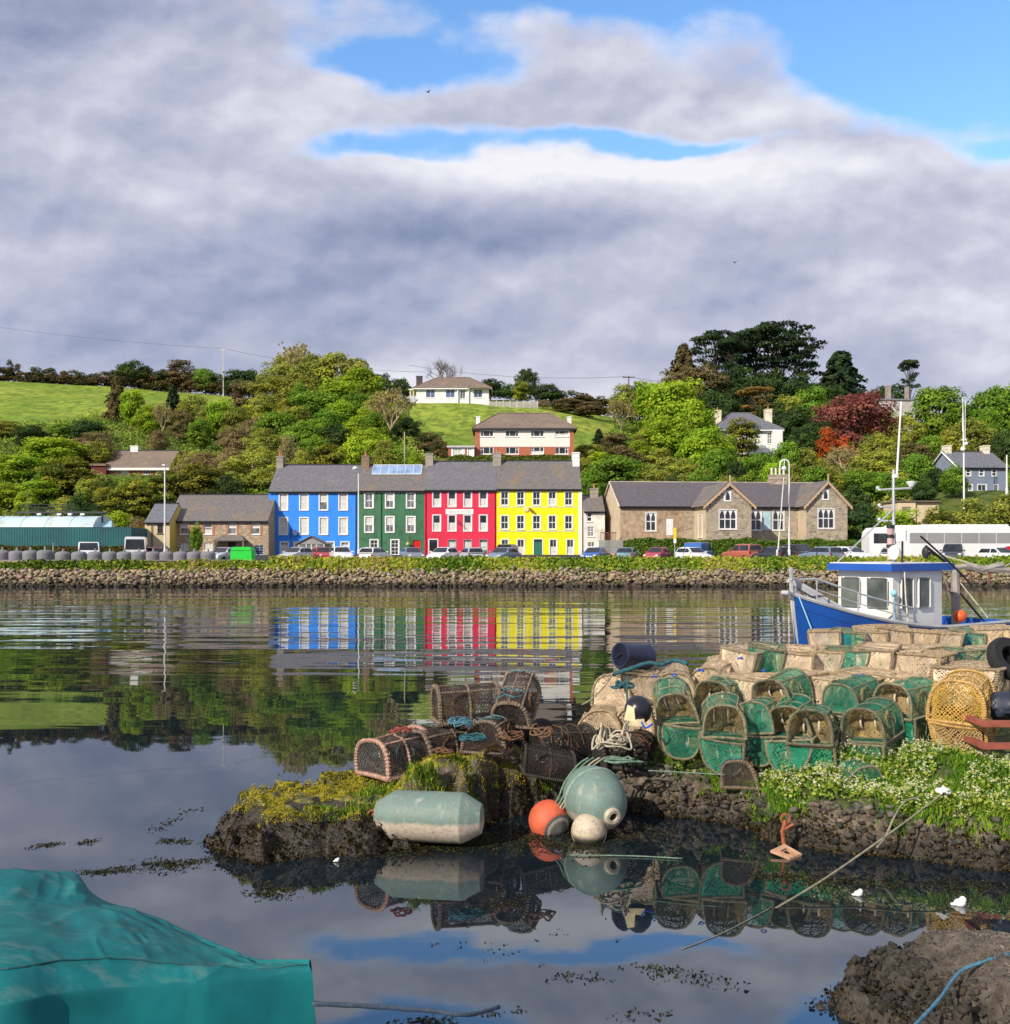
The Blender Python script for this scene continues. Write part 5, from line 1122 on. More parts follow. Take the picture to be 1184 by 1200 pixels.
# ---- the long stone school
STS = stone_mat('school_stone', [(.24, .195, .14), (.46, .375, .265), (.33, .28, .21), (.50, .42, .30)], (.42, .35, .26), 2.3); ROUGH = mat('rough_render', (.44, .32, .21), .95, .3, 2.2, bump=.5, bs=6, dirt=(.22, .155, .10)); LIME = mat('pale_render', (.56, .45, .31), .9, .12, .8, dirt=(.42, .34, .24))
t = thing('stone_school', 'long low stone school with pointed gables and arched white windows', 'school', (WX(727, 118), 118, ROAD), R(5)); k = 118.5 / F
sx = lambda px, kk=None: (px - 727) * (kk or k); sz = lambda py, d=118.5: WZ(py, d) - ROAD
W = MB(); ze = sz(593); dep = 12; zr = WZ(565.5, 124) - ROAD
xL, xM = 0.0, sx(935); W2 = MB()
hs_ = [window(t, sx(763.5), sz(622), 11.5 * k, 21 * k, 'gothic2', sur=.1)]; hs_.append(door(t, sx(785.5), sz(627), 9 * k, 20 * k, WHITE))
panel(W, 0, sx(803), 0, ze, hs_, 0, 1); hs_ = [window(t, sx(889.5), sz(621), 13 * k, 23 * k, 'gothic2', sur=.1), window(t, sx(917), sz(621), 13 * k, 23 * k, 'gothic2', sur=.1)]
panel(W, sx(803), xM, 0, ze, hs_, 0, 0); W.poly([(0, dep, 0), (0, 0, 0), (0, 0, ze), (0, dep / 2, zr), (0, dep, ze)], 2); xE = sx(996); W.poly([(xE, 0, 0), (xE, dep, 0), (xE, dep, ze), (xE, 0, ze)], 0); W.quad((xE, dep, 0), (0, dep, 0), (0, dep, ze), (xE, dep, ze), 0); panel(W, xM, xE, 0, ze, [], 0.0, 0)
q = MB(); q.box(sx(902.5) - .45, sx(902.5) + .5, -.06, -.004, sz(621), sz(599)); q.build('shutter', mat('pale_blue_board', (.42, .58, .66), .6), t)
rf = gable_roof(t, 0, xE, dep, ze, zr, SLD, ov=.3, end=.15, ridge=CEM)
q = MB(); sl = (zr - ze) / (dep / 2)
for y0_, y1_ in ((-.32, dep / 2), (dep + .32, dep / 2)): q.tube([(-.17, y0_, ze + (-.3 * sl if y0_ < 0 else -.3 * sl) + .02), (-.17, y1_, zr + .06)], .11, 5)
q.build('verge_board', mat('verge_pale', (.55, .46, .34), .8), rf)
def bay(px0, px1, proj, py_apex, py_eave, wins, small):
    kk = (118.5 - proj + 1.2) / F; a, b = (px0 - 592) * kk, (px1 - 592) * kk; dd = 118.5 - proj + 1.2
    off = (727 - 592) * 118 / F; a -= off; b -= off
    za, zb_ = WZ(py_apex, dd) - ROAD, WZ(py_eave, dd) - ROAD; mid = (a + b) / 2; hh = []
    for px, py0, py1, wd, st in wins: hh.append(window(t, (px - 592) * kk - off, WZ(py1, dd) - ROAD, wd * kk, (py1 - py0) * kk, st, y=-proj, sur=.1))
    panel(W, a, b, 0, zb_, hh, -proj, 0); W.poly([(a, -proj, zb_), (b, -proj, zb_), (mid, -proj, za)], 0)
    W.quad((a, 0, 0), (a, -proj, 0), (a, -proj, zb_), (a, 0, zb_), 2); W.quad((b, -proj, 0), (b, 0, 0), (b, 0, zb_), (b, -proj, zb_), 0)
    s = (za - zb_) / (mid - a); ov = .45; m_ = MB(); yb = 5.5; T = .14
    m_.slab([(a - ov, -proj - .35, zb_ - ov * s + T), (mid, -proj - .35, za + T), (mid, yb, za + T), (a - ov, yb, zb_ - ov * s + T)][::-1], .13); m_.slab([(mid, -proj - .35, za + T), (b + ov, -proj - .35, zb_ - ov * s + T), (b + ov, yb, zb_ - ov * s + T), (mid, yb, za + T)][::-1], .13)
    r2 = m_.build('bay_roof', SLB, t); g = MB()
    for sg in (-1, 1):                                  # scalloped bargeboards
        xo = mid + sg * ((b - a) / 2 + ov); n = 9; u = Vector((mid - xo, 0, za - (zb_ - ov * s))); L = u.length; u.normalize(); pts = []
        A = Vector((xo, 0, zb_ - ov * s + T + .01)); B = Vector((mid, 0, za + T + .01)); dn = Vector((0, 0, -1))
        lo = []
        for i in range(n * 4 + 1): q_ = i / (n * 4); p_ = A.lerp(B, q_) + dn * (.30 + .10 * abs(math.sin(q_ * n * math.pi))); lo.append((p_.x, p_.z))
        for i in range(n * 4):
            p0, p1 = A.lerp(B, i / (n * 4)), A.lerp(B, (i + 1) / (n * 4)); poly = [lo[i], lo[i + 1], (p1.x, p1.z), (p0.x, p0.z)]
            g.prism(poly if sg < 0 else poly[::-1], -proj - .42, -proj - .352)
    g.box(mid - .07, mid + .07, -proj - .44, -proj - .3, za - .1, za + 1.0); g.build('bargeboard', BARGE, r2)
    px, py0, py1, wd = small; zz0 = WZ(py1, dd) - ROAD; xx = (px - 592) * kk - off; w_, h_ = wd * kk, (py1 - py0) * kk; f = MB()
    f.prism([(xx - w_ / 2, zz0), (xx + w_ / 2, zz0), (xx + w_ / 2, zz0 + h_), (xx - w_ / 2, zz0 + h_)], -proj - .07, -proj - .004); o = f.build('arched_window', WHITE, t)
    f = MB(); f.prism([(xx - w_ * .27, zz0 + .18), (xx + w_ * .27, zz0 + .18), (xx + w_ * .27, zz0 + h_ * .5), (xx + w_ * .16, zz0 + h_ * .74), (xx, zz0 + h_ * .9), (xx - w_ * .16, zz0 + h_ * .74), (xx - w_ * .27, zz0 + h_ * .5)], -proj - .09, -proj - .072); f.build('pane', GLASS, o)
    return a, b, zb_
a1, b1, _ = bay(822, 876, 5.0, 567.5, 591.5, [(847.8, 598, 620, 20, 'gothic3')], (847.3, 575.5, 588, 9)); a2, b2, _ = bay(944.5, 994.5, 2.6, 565, 591, [(968.6, 596.5, 619, 19, 'gothic3')], (967.6, 573.5, 586, 8.5))
window(t, a1 - .02, 2.2, 1.6, 2.6, 'gothic2', y=-2.6, rotz=R(-90), sur=.08)
W.build('wall', [STS, ROUGH, LIME], t)
chimney(rf, sx(938), dep / 2, zr - 1, WZ(556.5, 124) - ROAD, 2.2, 1.0, STS, 0); q = MB()
for i in range(4): q.lathe([(.15, 0), (.16, .1), (.13, .15), (.13, .7), (.17, .75), (.17, .85)], 9, 0, Matrix.Translation((sx(938) - .8 + i * .53, dep / 2, WZ(556.5, 124) - ROAD + .165)))
q.build('chimney_pots', CREAM, rf)

# ---- villa, grey house, beige shed, roofless house on the right
h = HF(838, 184, TZat(880, 186)); t = thing('white_villa', 'white villa with hipped slate roof and two tall cream chimneys under the pines', 'house', h.loc()); x1 = h.x(914); ze = h.z(503.5); zr = WZ(484, 190) - h.zb
hs_ = [window(t, h.x(902), h.z(520), 5 * h.k, 13 * h.k, 'six', gl=GLASSG), window(t, h.x(860), h.z(519), 5 * h.k, 12 * h.k, 'six', gl=GLASSG)]
mb = MB(); walls_box(mb, 0, x1, 12, ze, None, hs_, z0=-2); mb.build('wall', [WHITE, WHITE], t); rf = hip_roof(t, 0, x1, 12, ze, zr, SLG, ov=.7, hx=4.5); chimney(rf, h.x(843) + .3, 3, ze, WZ(483, 188) - h.zb, 1.2, 1.5, CREAM, 1); chimney(rf, h.x(905.5), 3.2, ze, WZ(481.5, 188) - h.zb, 1.2, 1.5, CREAM, 1)
q = MB(); q.box(x1 - 1.6, x1 + .3, -.9, -.01, -1.5, ze - .3); q.build('bay_window', WHITE, t)
h = HF(1124, 147, WZ(577, 147)); t = thing('grey_house', 'grey blue rendered house with white window frames and two cream chimneys', 'house', h.loc(), R(4)); GB = mat('grey_blue_render', (.21, .245, .32), .85, .1, .8); x1 = h.x(1182); ze = h.z(547.5); dep = 9; zr = WZ(530, 151.5) - h.zb; hs_ = []
for px in (1135.5, 1151.5, 1167): hs_.append(window(t, h.x(px), h.z(557.5), 5 * h.k, 8 * h.k, 'sash', sur=.12))
for px, w_ in ((1138, 4), (1152, 10), (1169, 4)): hs_.append(window(t, h.x(px), h.z(575), w_ * h.k, 7 * h.k, 'cas2', sur=.12))
mb = MB(); walls_box(mb, 0, x1, dep, ze, zr, hs_, z0=-2); mb.build('wall', [GB, GB], t); rf = gable_roof(t, 0, x1, dep, ze, zr, SLG, ov=.3, end=.3); q = MB(); sl = (zr - ze) / (dep / 2)
for yy in (-.3, dep + .3): q.tube([(-.34, yy, ze - .3 * sl + .02), (-.34, dep / 2, zr + .05)], .15, 4)
q.build('bargeboard', WHITE, rf); chimney(rf, .5, dep / 2, zr - .8, zr + .9, .9, 1.3, CREAM, 0); chimney(rf, x1 - .8, dep / 2, zr - .8, zr + .9, .9, 1.3, CREAM, 0); q = MB(); q.tube([(x1 - .7, dep / 2, zr + .9), (x1 - .7, dep / 2, zr + 2.4)], .03, 4); q.tube([(x1 - 1.3, dep / 2, zr + 2.2), (x1 - .1, dep / 2, zr + 2.2)], .025, 4); q.build('tv_aerial', DARKG, rf)
h = HF(1052, 134); t = thing('beige_shed', 'low beige rendered outbuilding behind the coaches', 'shed', h.loc()); x1 = h.x(1100); mb = MB(); mb.box(0, x1, 0, 5, 0, h.z(588.5)); mb.box(-.1, h.x(1072), -.35, -.003, 0, h.z(589.5)); mb.build('wall', mat('beige_render', (.66, .53, .34), .85, .1, .8), t); q = MB(); q.box(-.2, x1 + .2, -.5, 5.2, h.z(588.4), h.z(586.8)); q.build('flat_roof', mat('felt_roof', (.16, .12, .10), .9), t)
q = MB(); q.quad((h.x(1056), -.37, h.z(600)), (h.x(1066), -.37, h.z(600)), (h.x(1066), -.37, h.z(594)), (h.x(1056), -.37, h.z(594))); q.build('shed_door', WOOD, t)
h = HF(1030, 226, TZat(1050, 230)); t = thing('roofless_house', 'pale roofless house with tall chimney stacks on the wooded skyline', 'house', h.loc(), R(4)); mb = MB(); x1 = h.x(1072); zt = h.z(469); mb.box(0, x1, 0, 9, -2, zt); mb.build('wall', mat('ruin_wall', (.50, .47, .42), .95, .2, .4, dirt=(.36, .33, .29)), t); q = MB(); q.box(-.3, x1 + .3, -.3, 9.3, zt + .003, zt + .35); q.build('coping', LEAD, t)
q = MB(); q.box(h.x(1047.5), h.x(1052), 3, 4.2, zt + .36, h.z(449)); q.box(h.x(1074), h.x(1077), 4, 5.2, -2, h.z(449)); q.box(h.x(1056), h.x(1061), 5, 6, zt + .36, h.z(457)); q.build('chimney', mat('ruin_stone', (.30, .26, .23), .95, .3, 1), t)
# ------------------------------------------------------------------ vehicles and street furniture on the far quay
RUBBER = mat('tyre_rubber', (.018, .018, .019), .85, .1); RIM = mat('wheel_rim', (.45, .46, .48), .35, .1, metal=.7); CARGLASS = glass_mat('car_glass', (.018, .022, .028), .04); HEADL = mat('headlamp', (.75, .76, .78), .1, .05); TAILL = mat('tail_lamp', (.42, .012, .010), .2, .1); BLKP = mat('black_plastic', (.02, .02, .022), .6, .1)
def paint(name, c): return mat('car_paint_' + name, c, .32, .03, .5, coat=.7)
PAINT = dict(white=(.78, .78, .78), silver=(.48, .50, .53), red=(.42, .02, .025), blue=(.03, .10, .38), dark=(.03, .035, .042), greyblue=(.17, .23, .30), teal=(.10, .22, .26), rust=(.42, .12, .07), van=(.02, .12, .42), grey=(.20, .21, .23))
CARS = {  # length, width, height, stations (x from rear 0 to front 1: body top), cabin (x, height) points
 'hatch': (4.0, 1.72, 1.46, [(0, .55), (.02, .82), (.12, .90), (.65, .93), (.74, .90), (.93, .74), (.99, .58), (1, .45)], [(.03, .92), (.10, 1.38), (.28, 1.46), (.50, 1.44), (.72, .90)]),
 'saloon': (4.5, 1.78, 1.44, [(0, .55), (.02, .88), (.16, .96), (.64, .94), (.74, .90), (.94, .74), (.99, .58), (1, .45)], [(.10, .94), (.24, 1.38), (.36, 1.44), (.52, 1.42), (.72, .90)]),
 'estate': (4.6, 1.80, 1.52, [(0, .55), (.015, .90), (.10, .95), (.66, .96), (.74, .93), (.94, .78), (.99, .60), (1, .45)], [(.02, .94), (.07, 1.44), (.25, 1.52), (.52, 1.49), (.72, .93)]),
 'suv': (4.6, 1.86, 1.78, [(0, .65), (.015, 1.02), (.10, 1.08), (.66, 1.08), (.74, 1.05), (.94, .94), (.99, .75), (1, .5)], [(.015, 1.06), (.05, 1.70), (.25, 1.78), (.54, 1.74), (.70, 1.05)]),
 'van': (4.9, 1.95, 1.96, [(0, .7), (.005, 1.1), (.08, 1.14), (.72, 1.12), (.80, 1.08), (.94, .95), (.99, .8), (1, .5)], [(.004, 1.1), (.015, 1.86), (.2, 1.96), (.62, 1.94), (.80, 1.08)]),
 'highvan': (5.2, 2.0, 2.45, [(0, .7), (.005, 1.1), (.08, 1.2), (.80, 1.2), (.86, 1.15), (.95, 1.0), (.99, .8), (1, .5)], [(.004, 1.1), (.012, 2.3), (.15, 2.45), (.74, 2.42), (.87, 1.15)]),
}
def car(kind, col, px, d, label, face=1, rot=None, z=STREET):
    if rot is None: rot = R(rnd.choice((62, 68, 74, -66, -72)))
    L, Wd, Hh, st, cb = CARS[kind]; m = paint(col, PAINT[col]); hw = Wd / 2
    t = thing('parked_van' if 'van' in kind else 'parked_car', label, 'van' if 'van' in kind else 'car', (WX(px, d), d, z), (0 if face > 0 else math.pi) + rot, 'vehicles parked along the far quay')
    X = lambda q: (q - .5) * L
    mb = MB(); vs = []; z0 = .22
    for q, zt in st:
        wq = hw * (.86 if q in (0, 1) else .95 if q < .03 or q > .97 else 1)
        ring = [(-wq * .9, z0), (-wq, z0 + .2), (-wq, max(z0 + .22, zt - .16)), (-wq * .95, zt - .03), (-wq * .85, zt), (wq * .85, zt), (wq * .95, zt - .03), (wq, max(z0 + .22, zt - .16)), (wq, z0 + .2), (wq * .9, z0)]
        vs += [(X(q), y, zz) for y, zz in ring]
    n = 10; fs = [(i * n + j, (i + 1) * n + j, (i + 1) * n + (j + 1) % n, i * n + (j + 1) % n) for i in range(len(st) - 1) for j in range(n)]
    fs += [tuple(range(n)), tuple(range(len(st) * n - 1, (len(st) - 1) * n - 1, -1))]; mb.add(vs, fs)
    belt = max(zt for q, zt in st); vs = []; tw = .78 if 'van' not in kind else .9
    for q, zt in cb:
        f = (zt - belt * .97) / (Hh - belt * .97); f = max(0, min(1, f)); wq = hw * (.94 - (.94 - tw) * f)
        vs += [(X(q), -hw * .94, min(zt, belt) - .08), (X(q), -wq - .0, zt - .06 * f), (X(q), -wq * .9, zt), (X(q), wq * .9, zt), (X(q), wq, zt - .06 * f), (X(q), hw * .94, min(zt, belt) - .08)]
    n = 6; mb.add(vs, [(i * n + j, (i + 1) * n + j, (i + 1) * n + j + 1, i * n + j + 1) for i in range(len(cb) - 1) for j in range(n - 1)])
    for xx in (.005, .995): mb.box(X(xx) - .05, X(xx) + .05, -hw * .8, hw * .8, .28, .5)
    bd = mb.build('body', m, t, smooth=35)
    def sidepoly(s, pts):                                # glass lies on the leaning cabin side
        out = []
        for q, zz in pts:
            f = max(0, min(1, (zz - belt * .97) / (Hh - belt * .97))); out.append((X(q), s * (hw * (.94 - (.94 - tw) * f) + .012), zz))
        return out if s < 0 else out[::-1]
    r0, r1, f1, f0 = cb[0], cb[1], cb[-2], cb[-1]; zb = belt + .03; zt = Hh - .13; mid = (cb[1][0] + cb[-1][0]) / 2
    lerp = lambda a, b, zz: a[0] + (b[0] - a[0]) * (zz - a[1]) / (b[1] - a[1])
    for s in (-1, 1):
        if kind not in ('van', 'highvan'):
            g = MB(); g.poly(sidepoly(s, [(lerp(r0, r1, zb) + .03, zb), (mid - .012, zb), (mid - .012, zt), (lerp(r0, r1, zt) + .04, zt)])); g.build('rear_side_window', CARGLASS, t)
        else: mid = .56
        g = MB(); g.poly(sidepoly(s, [(mid + .012, zb), (lerp(f0, f1, zb) - .02, zb), (lerp(f0, f1, zt) - .025, zt), (mid + .012, zt)])); g.build('front_side_window', CARGLASS, t)
        if kind == 'highvan': g = MB(); g.poly(sidepoly(s, [(.08, zb + .1), (.5, zb + .1), (.5, zt - .2), (.08, zt - .2)])); g.build('rear_side_window', CARGLASS, t)
    def facepoly(a, b, nm, sg):
        g = MB(); q0, q1 = a[0] + (b[0] - a[0]) * .1, a[0] + (b[0] - a[0]) * .9; z0_, z1_ = a[1] + (b[1] - a[1]) * .1, a[1] + (b[1] - a[1]) * .9; o = sg * .02
        p = [(X(q0) + o, -hw * .85, z0_ + .012), (X(q0) + o, hw * .85, z0_ + .012), (X(q1) + o, hw * tw * .86, z1_ + .012), (X(q1) + o, -hw * tw * .86, z1_ + .012)]
        g.poly(p if sg > 0 else p[::-1]); g.build(nm, CARGLASS, t)
    facepoly(f0, f1, 'windscreen', 1)
    if kind != 'van': facepoly(r0, r1, 'rear_window', -1)
    R_ = .33 if kind in ('suv', 'van', 'highvan') else .30
    for q in (.19, .80):
        for s in (-1, 1):
            M_ = Matrix.Rotation(R(90), 4, 'X'); w_ = MB(); w_.lathe([(R_ * .62, -.1), (R_ * .95, -.1), (R_, -.06), (R_, .06), (R_ * .95, .1), (R_ * .62, .1)], 18, 0, M_); wo_ = w_.build('wheel', RUBBER, t, loc=(X(q), s * (hw - .08), R_))
            w_ = MB(); w_.lathe([(.001, -.085), (R_ * .15, -.095), (R_ * .6, -.07), (R_ * .62, .07), (R_ * .15, .095), (.001, .085)], 18, 0, M_); w_.build('rim', RIM, wo_)
    zh = st[-3][1] - .12
    for s in (-1, 1):
        g = MB(); g.ball((X(.975), s * hw * .72, zh), .13, 8, 0, (.8, 1.3, .7)); g.build('headlight', HEADL, t)
        g = MB(); g.box(X(.0) - .02, X(.02), s * hw * .86 - .07, s * hw * .86 + .07, st[1][1] - .22, st[1][1] - .02); g.build('tail_light', TAILL, t)
        g = MB(); g.box(X(f0[0]) - .22, X(f0[0]) - .10, s * (hw + .07) - .09, s * (hw + .07) + .09, belt, belt + .14); g.build('wing_mirror', BLKP if kind == 'van' else m, t)
    g = MB(); g.box(X(.995) + .052, X(.995) + .06, -.26, .26, .32, .43); g.box(X(.005) - .06, X(.005) - .052, -.26, .26, .32, .43); g.build('number_plate', WHITE, t)
    return t
for a in [
 ('van', 'white', 104, 92, 'small white van parked behind the grey bins in front of the teal shed', 1), ('highvan', 'white', 160, 93, 'tall white van with side windows parked behind the grey bins', -1),
 ('hatch', 'red', 184, 96, 'red car mostly hidden behind the grey bins near the cream annex', 1), ('saloon', 'silver', 262, 95, 'silver car parked right next to the bright green container', -1),
 ('hatch', 'silver', 347, 97, 'silver car in front of the small porch of the blue house', -1), ('hatch', 'red', 378, 101, 'dark red car parked behind others in front of the blue house', 1),
 ('estate', 'white', 400, 95, 'white car with dark glass in front of the blue house, next to the lamp post', 1), ('hatch', 'white', 440, 94, 'white hatchback in front of the dark green house', 1), ('saloon', 'grey', 483, 99, 'dark grey car parked below the red front door', 1),
 ('hatch', 'white', 519, 95, 'white hatchback in front of the black door of the red house', -1), ('hatch', 'silver', 552, 95, 'silver hatchback in front of the red house beside the dark off-roader', -1), ('suv', 'dark', 592, 104, 'big dark off-roader parked between the red and yellow houses', -1), ('saloon', 'greyblue', 590, 94, 'grey blue car parked just in front of the big dark off-roader', -1),
 ('saloon', 'blue', 697, 97, 'bright blue car in front of the small white house', -1), ('saloon', 'teal', 735, 96, 'teal grey car beside the timber fence and hedge', 1), ('hatch', 'red', 770, 98, 'dull red car in front of the hedge beside the yellow road sign', -1),
 ('van', 'van', 820, 101, 'dark blue van parked against the hedge of the school', 1), ('hatch', 'white', 813, 93, 'white car parked just in front of the dark blue van', 1), ('suv', 'rust', 870, 100, 'rust red people carrier in front of the first pointed school gable', -1),
 ('estate', 'dark', 906, 92, 'black car with pale roof at the foot of the street lamps', -1), ('suv', 'dark', 938, 100, 'dark off-roader parked just beyond the street lamp', 1), ('estate', 'greyblue', 962, 95, 'silvery blue estate car in front of the last school gable', -1), ('estate', 'white', 998, 94, 'white estate car parked next to the rear of the coaches', 1),
 ('hatch', 'silver', 1045, 90, 'silver car in front of the darker windowed coach', 1), ('suv', 'dark', 1117, 90, 'dark off-roader in front of the coach with red swoosh', -1), ('hatch', 'white', 1172, 89, 'white car at the picture edge in front of the coach', 1)]:
    car(*a)
def coach(px0, d, L, label, glassm, swoosh):
    t = thing('coach', label, 'coach', (WX(px0, d), d, STREET + .1), 0, 'coaches behind the boat'); H, Wd = 3.35, 2.5
    prof = [(0, .35), (0, 2.4), (.12, 2.95), (.5, H - .05), (1.2, H)]; top = [(x, z) for x, z in prof] + [(L - .9, H), (L - .3, H - .15), (L - .05, 2.6), (L, 1.2), (L, .35)]
    mb = MB(); mb.prism(top[::-1], .12, Wd - .12); b = 0
    for y0, y1 in ((0.0, .119), (Wd - .119, Wd)): mb.prism([(x + (.06 if x < L / 2 else -.06), min(z, H - .1)) for x, z in top][::-1], y0, y1)
    mb.box(2.2, L - 2.5, .5, Wd - .5, H + .003, H + .2); mb.build('body', mat('coach_white', (.80, .79, .77), .35, .04, .4, coat=.5), t)
    g = MB(); n = int(L / 1.75)
    for i in range(n): x0 = .35 + i * (L - .9) / n; g.quad((x0, -.012, 1.72), (x0 + (L - .9) / n - .05, -.012, 1.72), (x0 + (L - .9) / n - .05, -.012, 2.72), (x0, -.012, 2.72))
    g.build('side_window', glassm, t)
    if swoosh:
        s = MB(); pts = [(L - 6.0 + 3.9 * q, .5 + 1.05 * q ** .6 + .0) for q in np.linspace(0, 1, 12)]; low = [(x + .35, z - .22 - .25 * i / 11) for i, (x, z) in enumerate(pts)]
        for i in range(11): s.quad((low[i][0], -.014, low[i][1]), (low[i + 1][0], -.014, low[i + 1][1]), (pts[i + 1][0], -.014, pts[i + 1][1]), (pts[i][0], -.014, pts[i][1]))
        s.build('red_swoosh', mat('coach_red', (.55, .015, .03), .35, .05), t)
    for x in (2.4, L - 2.7, L - 4.0):
        for y in (.12, Wd - .12):
            M_ = Matrix.Rotation(R(90), 4, 'X'); w_ = MB(); w_.lathe([(.3, -.14), (.47, -.14), (.5, -.1), (.5, .1), (.47, .14), (.3, .14)], 20, 0, M_); o = w_.build('wheel', RUBBER, t, loc=(x, y, .5)); w_ = MB(); w_.lathe([(.001, -.1), (.3, -.12), (.31, .12), (.001, .1)], 16, 0, M_); w_.build('rim', RIM, o)
    return t
coach(1020, 97, 11.0, 'white coach with dark windows standing behind the other coach', CARGLASS, False)
coach(1062, 93.5, 12.6, 'long white coach with pale reflecting windows and a red swoosh', mat('coach_glass', (.26, .265, .26), .1, .12, .3, spec=.8), True)

# grey lidded bins along the wall
BIN = mat('bin_grey', (.19, .19, .205), .8, .12, 1, dirt=(.2, .19, .19)); bb = MB()
bb.lathe([(.60, 0), (.66, .05), (.68, .55), (.66, .72), (.56, .86), (.34, .93), (.12, .95)], 18); body = bb.mesh('body', BIN); kb = MB(); kb.lathe([(.10, 0), (.10, .12), (.07, .15), (.07, .3), (.0, .31)], 8); knob = kb.mesh('lid_knob', mat('knob_grey', (.26, .255, .26), .8))
for i, px in enumerate([-14, 3, 20, 36, 53, 74, 93, 112, 129, 146, 163, 180, 196, 212, 228, 244]):
    d = 83.6; t = thing('lidded_bin', 'rounded grey lidded bin on the quay wall, %s from the outer end of the row' % ORD[i], 'bin', (WX(px, d), d, WZ(656.5, d)), rnd.uniform(0, 6), 'grey bins along the quay wall'); t.scale = (.98, .98, .92 * rnd.uniform(.94, 1.06)) if i < 5 else (.95, .95, .80)
    link('body', body, t, smooth=40 if i == 0 else False); link('lid_knob', knob, t, loc=(0, 0, .95))
body.polygons.foreach_set('use_smooth', [True] * len(body.polygons))
qw = thing('quay_wall', 'low concrete wall along the far quay under the row of grey bins', 'wall', (WX(-60, 83), 83, .8)); mb = MB(); k = 83 / F; mb.box(0, 330 * k, 0, .35, 0, WZ(657, 83) - .8); mb.build('wall_face', mat('old_wall', (.10, .09, .075), .95, .3, .8), qw); mb = MB(); mb.box(0, 110 * k, -.06, -.004, .3, WZ(657, 83) - .8); mb.build('pale_render', mat('pale_wall_render', (.42, .33, .24), .9, .2, .6, dirt=(.3, .22, .15)), qw)
cp = MB(); cp.box(-.1, 330 * k + .1, -.08, 1.3, WZ(657, 83) - .8 + .002, WZ(657, 83) - .8 + .06); cp.build('coping', mat('coping_stone', (.30, .28, .25), .9, .2, 1), qw)
t = thing('green_container', 'bright green plastic storage bin with a sloped lid', 'container', (WX(285, 92), 92, STREET + .2), 0); k = 92 / F; mb = MB(); mb.prism([(-12.5 * k, 0), (12.5 * k, 0), (12 * k, 1.0), (9.5 * k, 1.28), (-9.5 * k, 1.28), (-12 * k, 1.0)], -.7, .7); mb.build('body', mat('bright_green', (.02, .62, .05), .5, .08), t); mb = MB(); mb.box(-12.3 * k, 12.3 * k, -.74, -.702, .94, 1.0); mb.build('lid_rim', mat('rim_green', (.015, .42, .04), .5, .08), t)

# lamps, poles and signs
POLE = mat('lamp_post_paint', (.74, .74, .72), .5, .08, 1); GALV = mat('galvanised', (.42, .43, .45), .5, .15, 2, metal=.3)
def post(name, label, cat, px, d, ytop, r=.07, m=None, z0=STREET, lean=0):
    t = thing(name, label, cat, (WX(px, d), d, z0)); h = WZ(ytop, d) - z0; mb = MB(); mb.tube([(0, 0, 0), (0, 0, 1.2), (lean * .15, 0, 1.25), (lean, 0, h)], [r * 1.5, r * 1.5, r, r * .7], 8); mb.build('post', m or POLE, t); return t, h
t, h = post('lamp_post', 'tall white lamp post in front of the stone cottage', 'lamp post', 193.3, 90, 546, .085); mb = MB(); mb.box(-.14, .14, -.35, .1, h, h + .12); mb.build('lamp_head', POLE, t)
t, h = post('lamp_post', 'white lamp post at the joint of the blue and green houses', 'lamp post', 420.3, 95, 551, .075); mb = MB(); mb.tube([(0, 0, h - .4), (-.05, -.1, h + .1), (-.2, -.3, h + .22)], .05, 6); mb.build('bracket', POLE, t); mb = MB(); mb.lathe([(.0, .18), (.15, .15), (.27, 0), (.24, -.1), (.0, -.16)], 12, 0, Matrix.Translation((-.26, -.4, h + .16))); mb.build('lamp_head', WHITE, t)
t, h = post('lamp_post', 'white swan necked lamp post with a lantern in front of the school', 'lamp post', 925, 90, 562, .085)
pts = [(0, 0, h - .1)] + [(-.42 + .42 * math.cos(a), 0, h + 1.4 + .46 * math.sin(a)) for a in np.linspace(0, math.pi, 9)] + [(-.86, 0, h + 1.1)]; mb = MB(); mb.tube(pts, .06, 7); mb.build('swan_neck', POLE, t); mb = MB(); mb.lathe([(.05, .3), (.2, .22), (.24, .05), (.16, -.12), (.0, -.15)], 12, 0, Matrix.Translation((-.5, -.1, h + .95))); mb.build('lantern', mat('lantern_glass', (.7, .72, .7), .2), t); mb = MB(); mb.tube([(-.42, 0, h + 1.86), (-.5, -.1, h + 1.2)], .03, 5); mb.build('hanger', POLE, t)
t, h = post('leaning_pole', 'whitish pole leaning beside the swan necked lamp post', 'pole', 911, 89, 560, .07, mat('chipped_paint', (.62, .60, .56), .7, .3, 5), lean=.6)
t, h = post('road_sign', 'narrow road sign post with a yellow and white plate by the hedge', 'sign', 791, 92, 618, .035, GALV); mb = MB(); mb.box(-.13, .13, -.06, -.036, h - 1.1, h - .05, 0); mb.box(-.13, .13, -.06, -.036, h - 1.5, h - 1.105, 1); mb.build('sign_plate', [mat('sign_yellow', (.85, .62, .02), .5, .03), WHITE], t)
for px, name, lb, z in ((120, 'thin_post', 'thin upright post behind the pale curved shed roof', 0),):
    post('thin_post', lb, 'pole', 33, 122, 574, .06, WOOD)
post('marker_post', 'short thin post standing among the grey bins', 'pole', 62.5, 84.5, 636, .04, GALV, z0=2.0)
t, h = post('wooden_pole', 'pale wooden pole on the slope above the green house', 'pole', 474.3, 142, 506, .12, mat('pole_wood', (.45, .36, .26), .9, .2, 2), z0=TZat(474, 142))
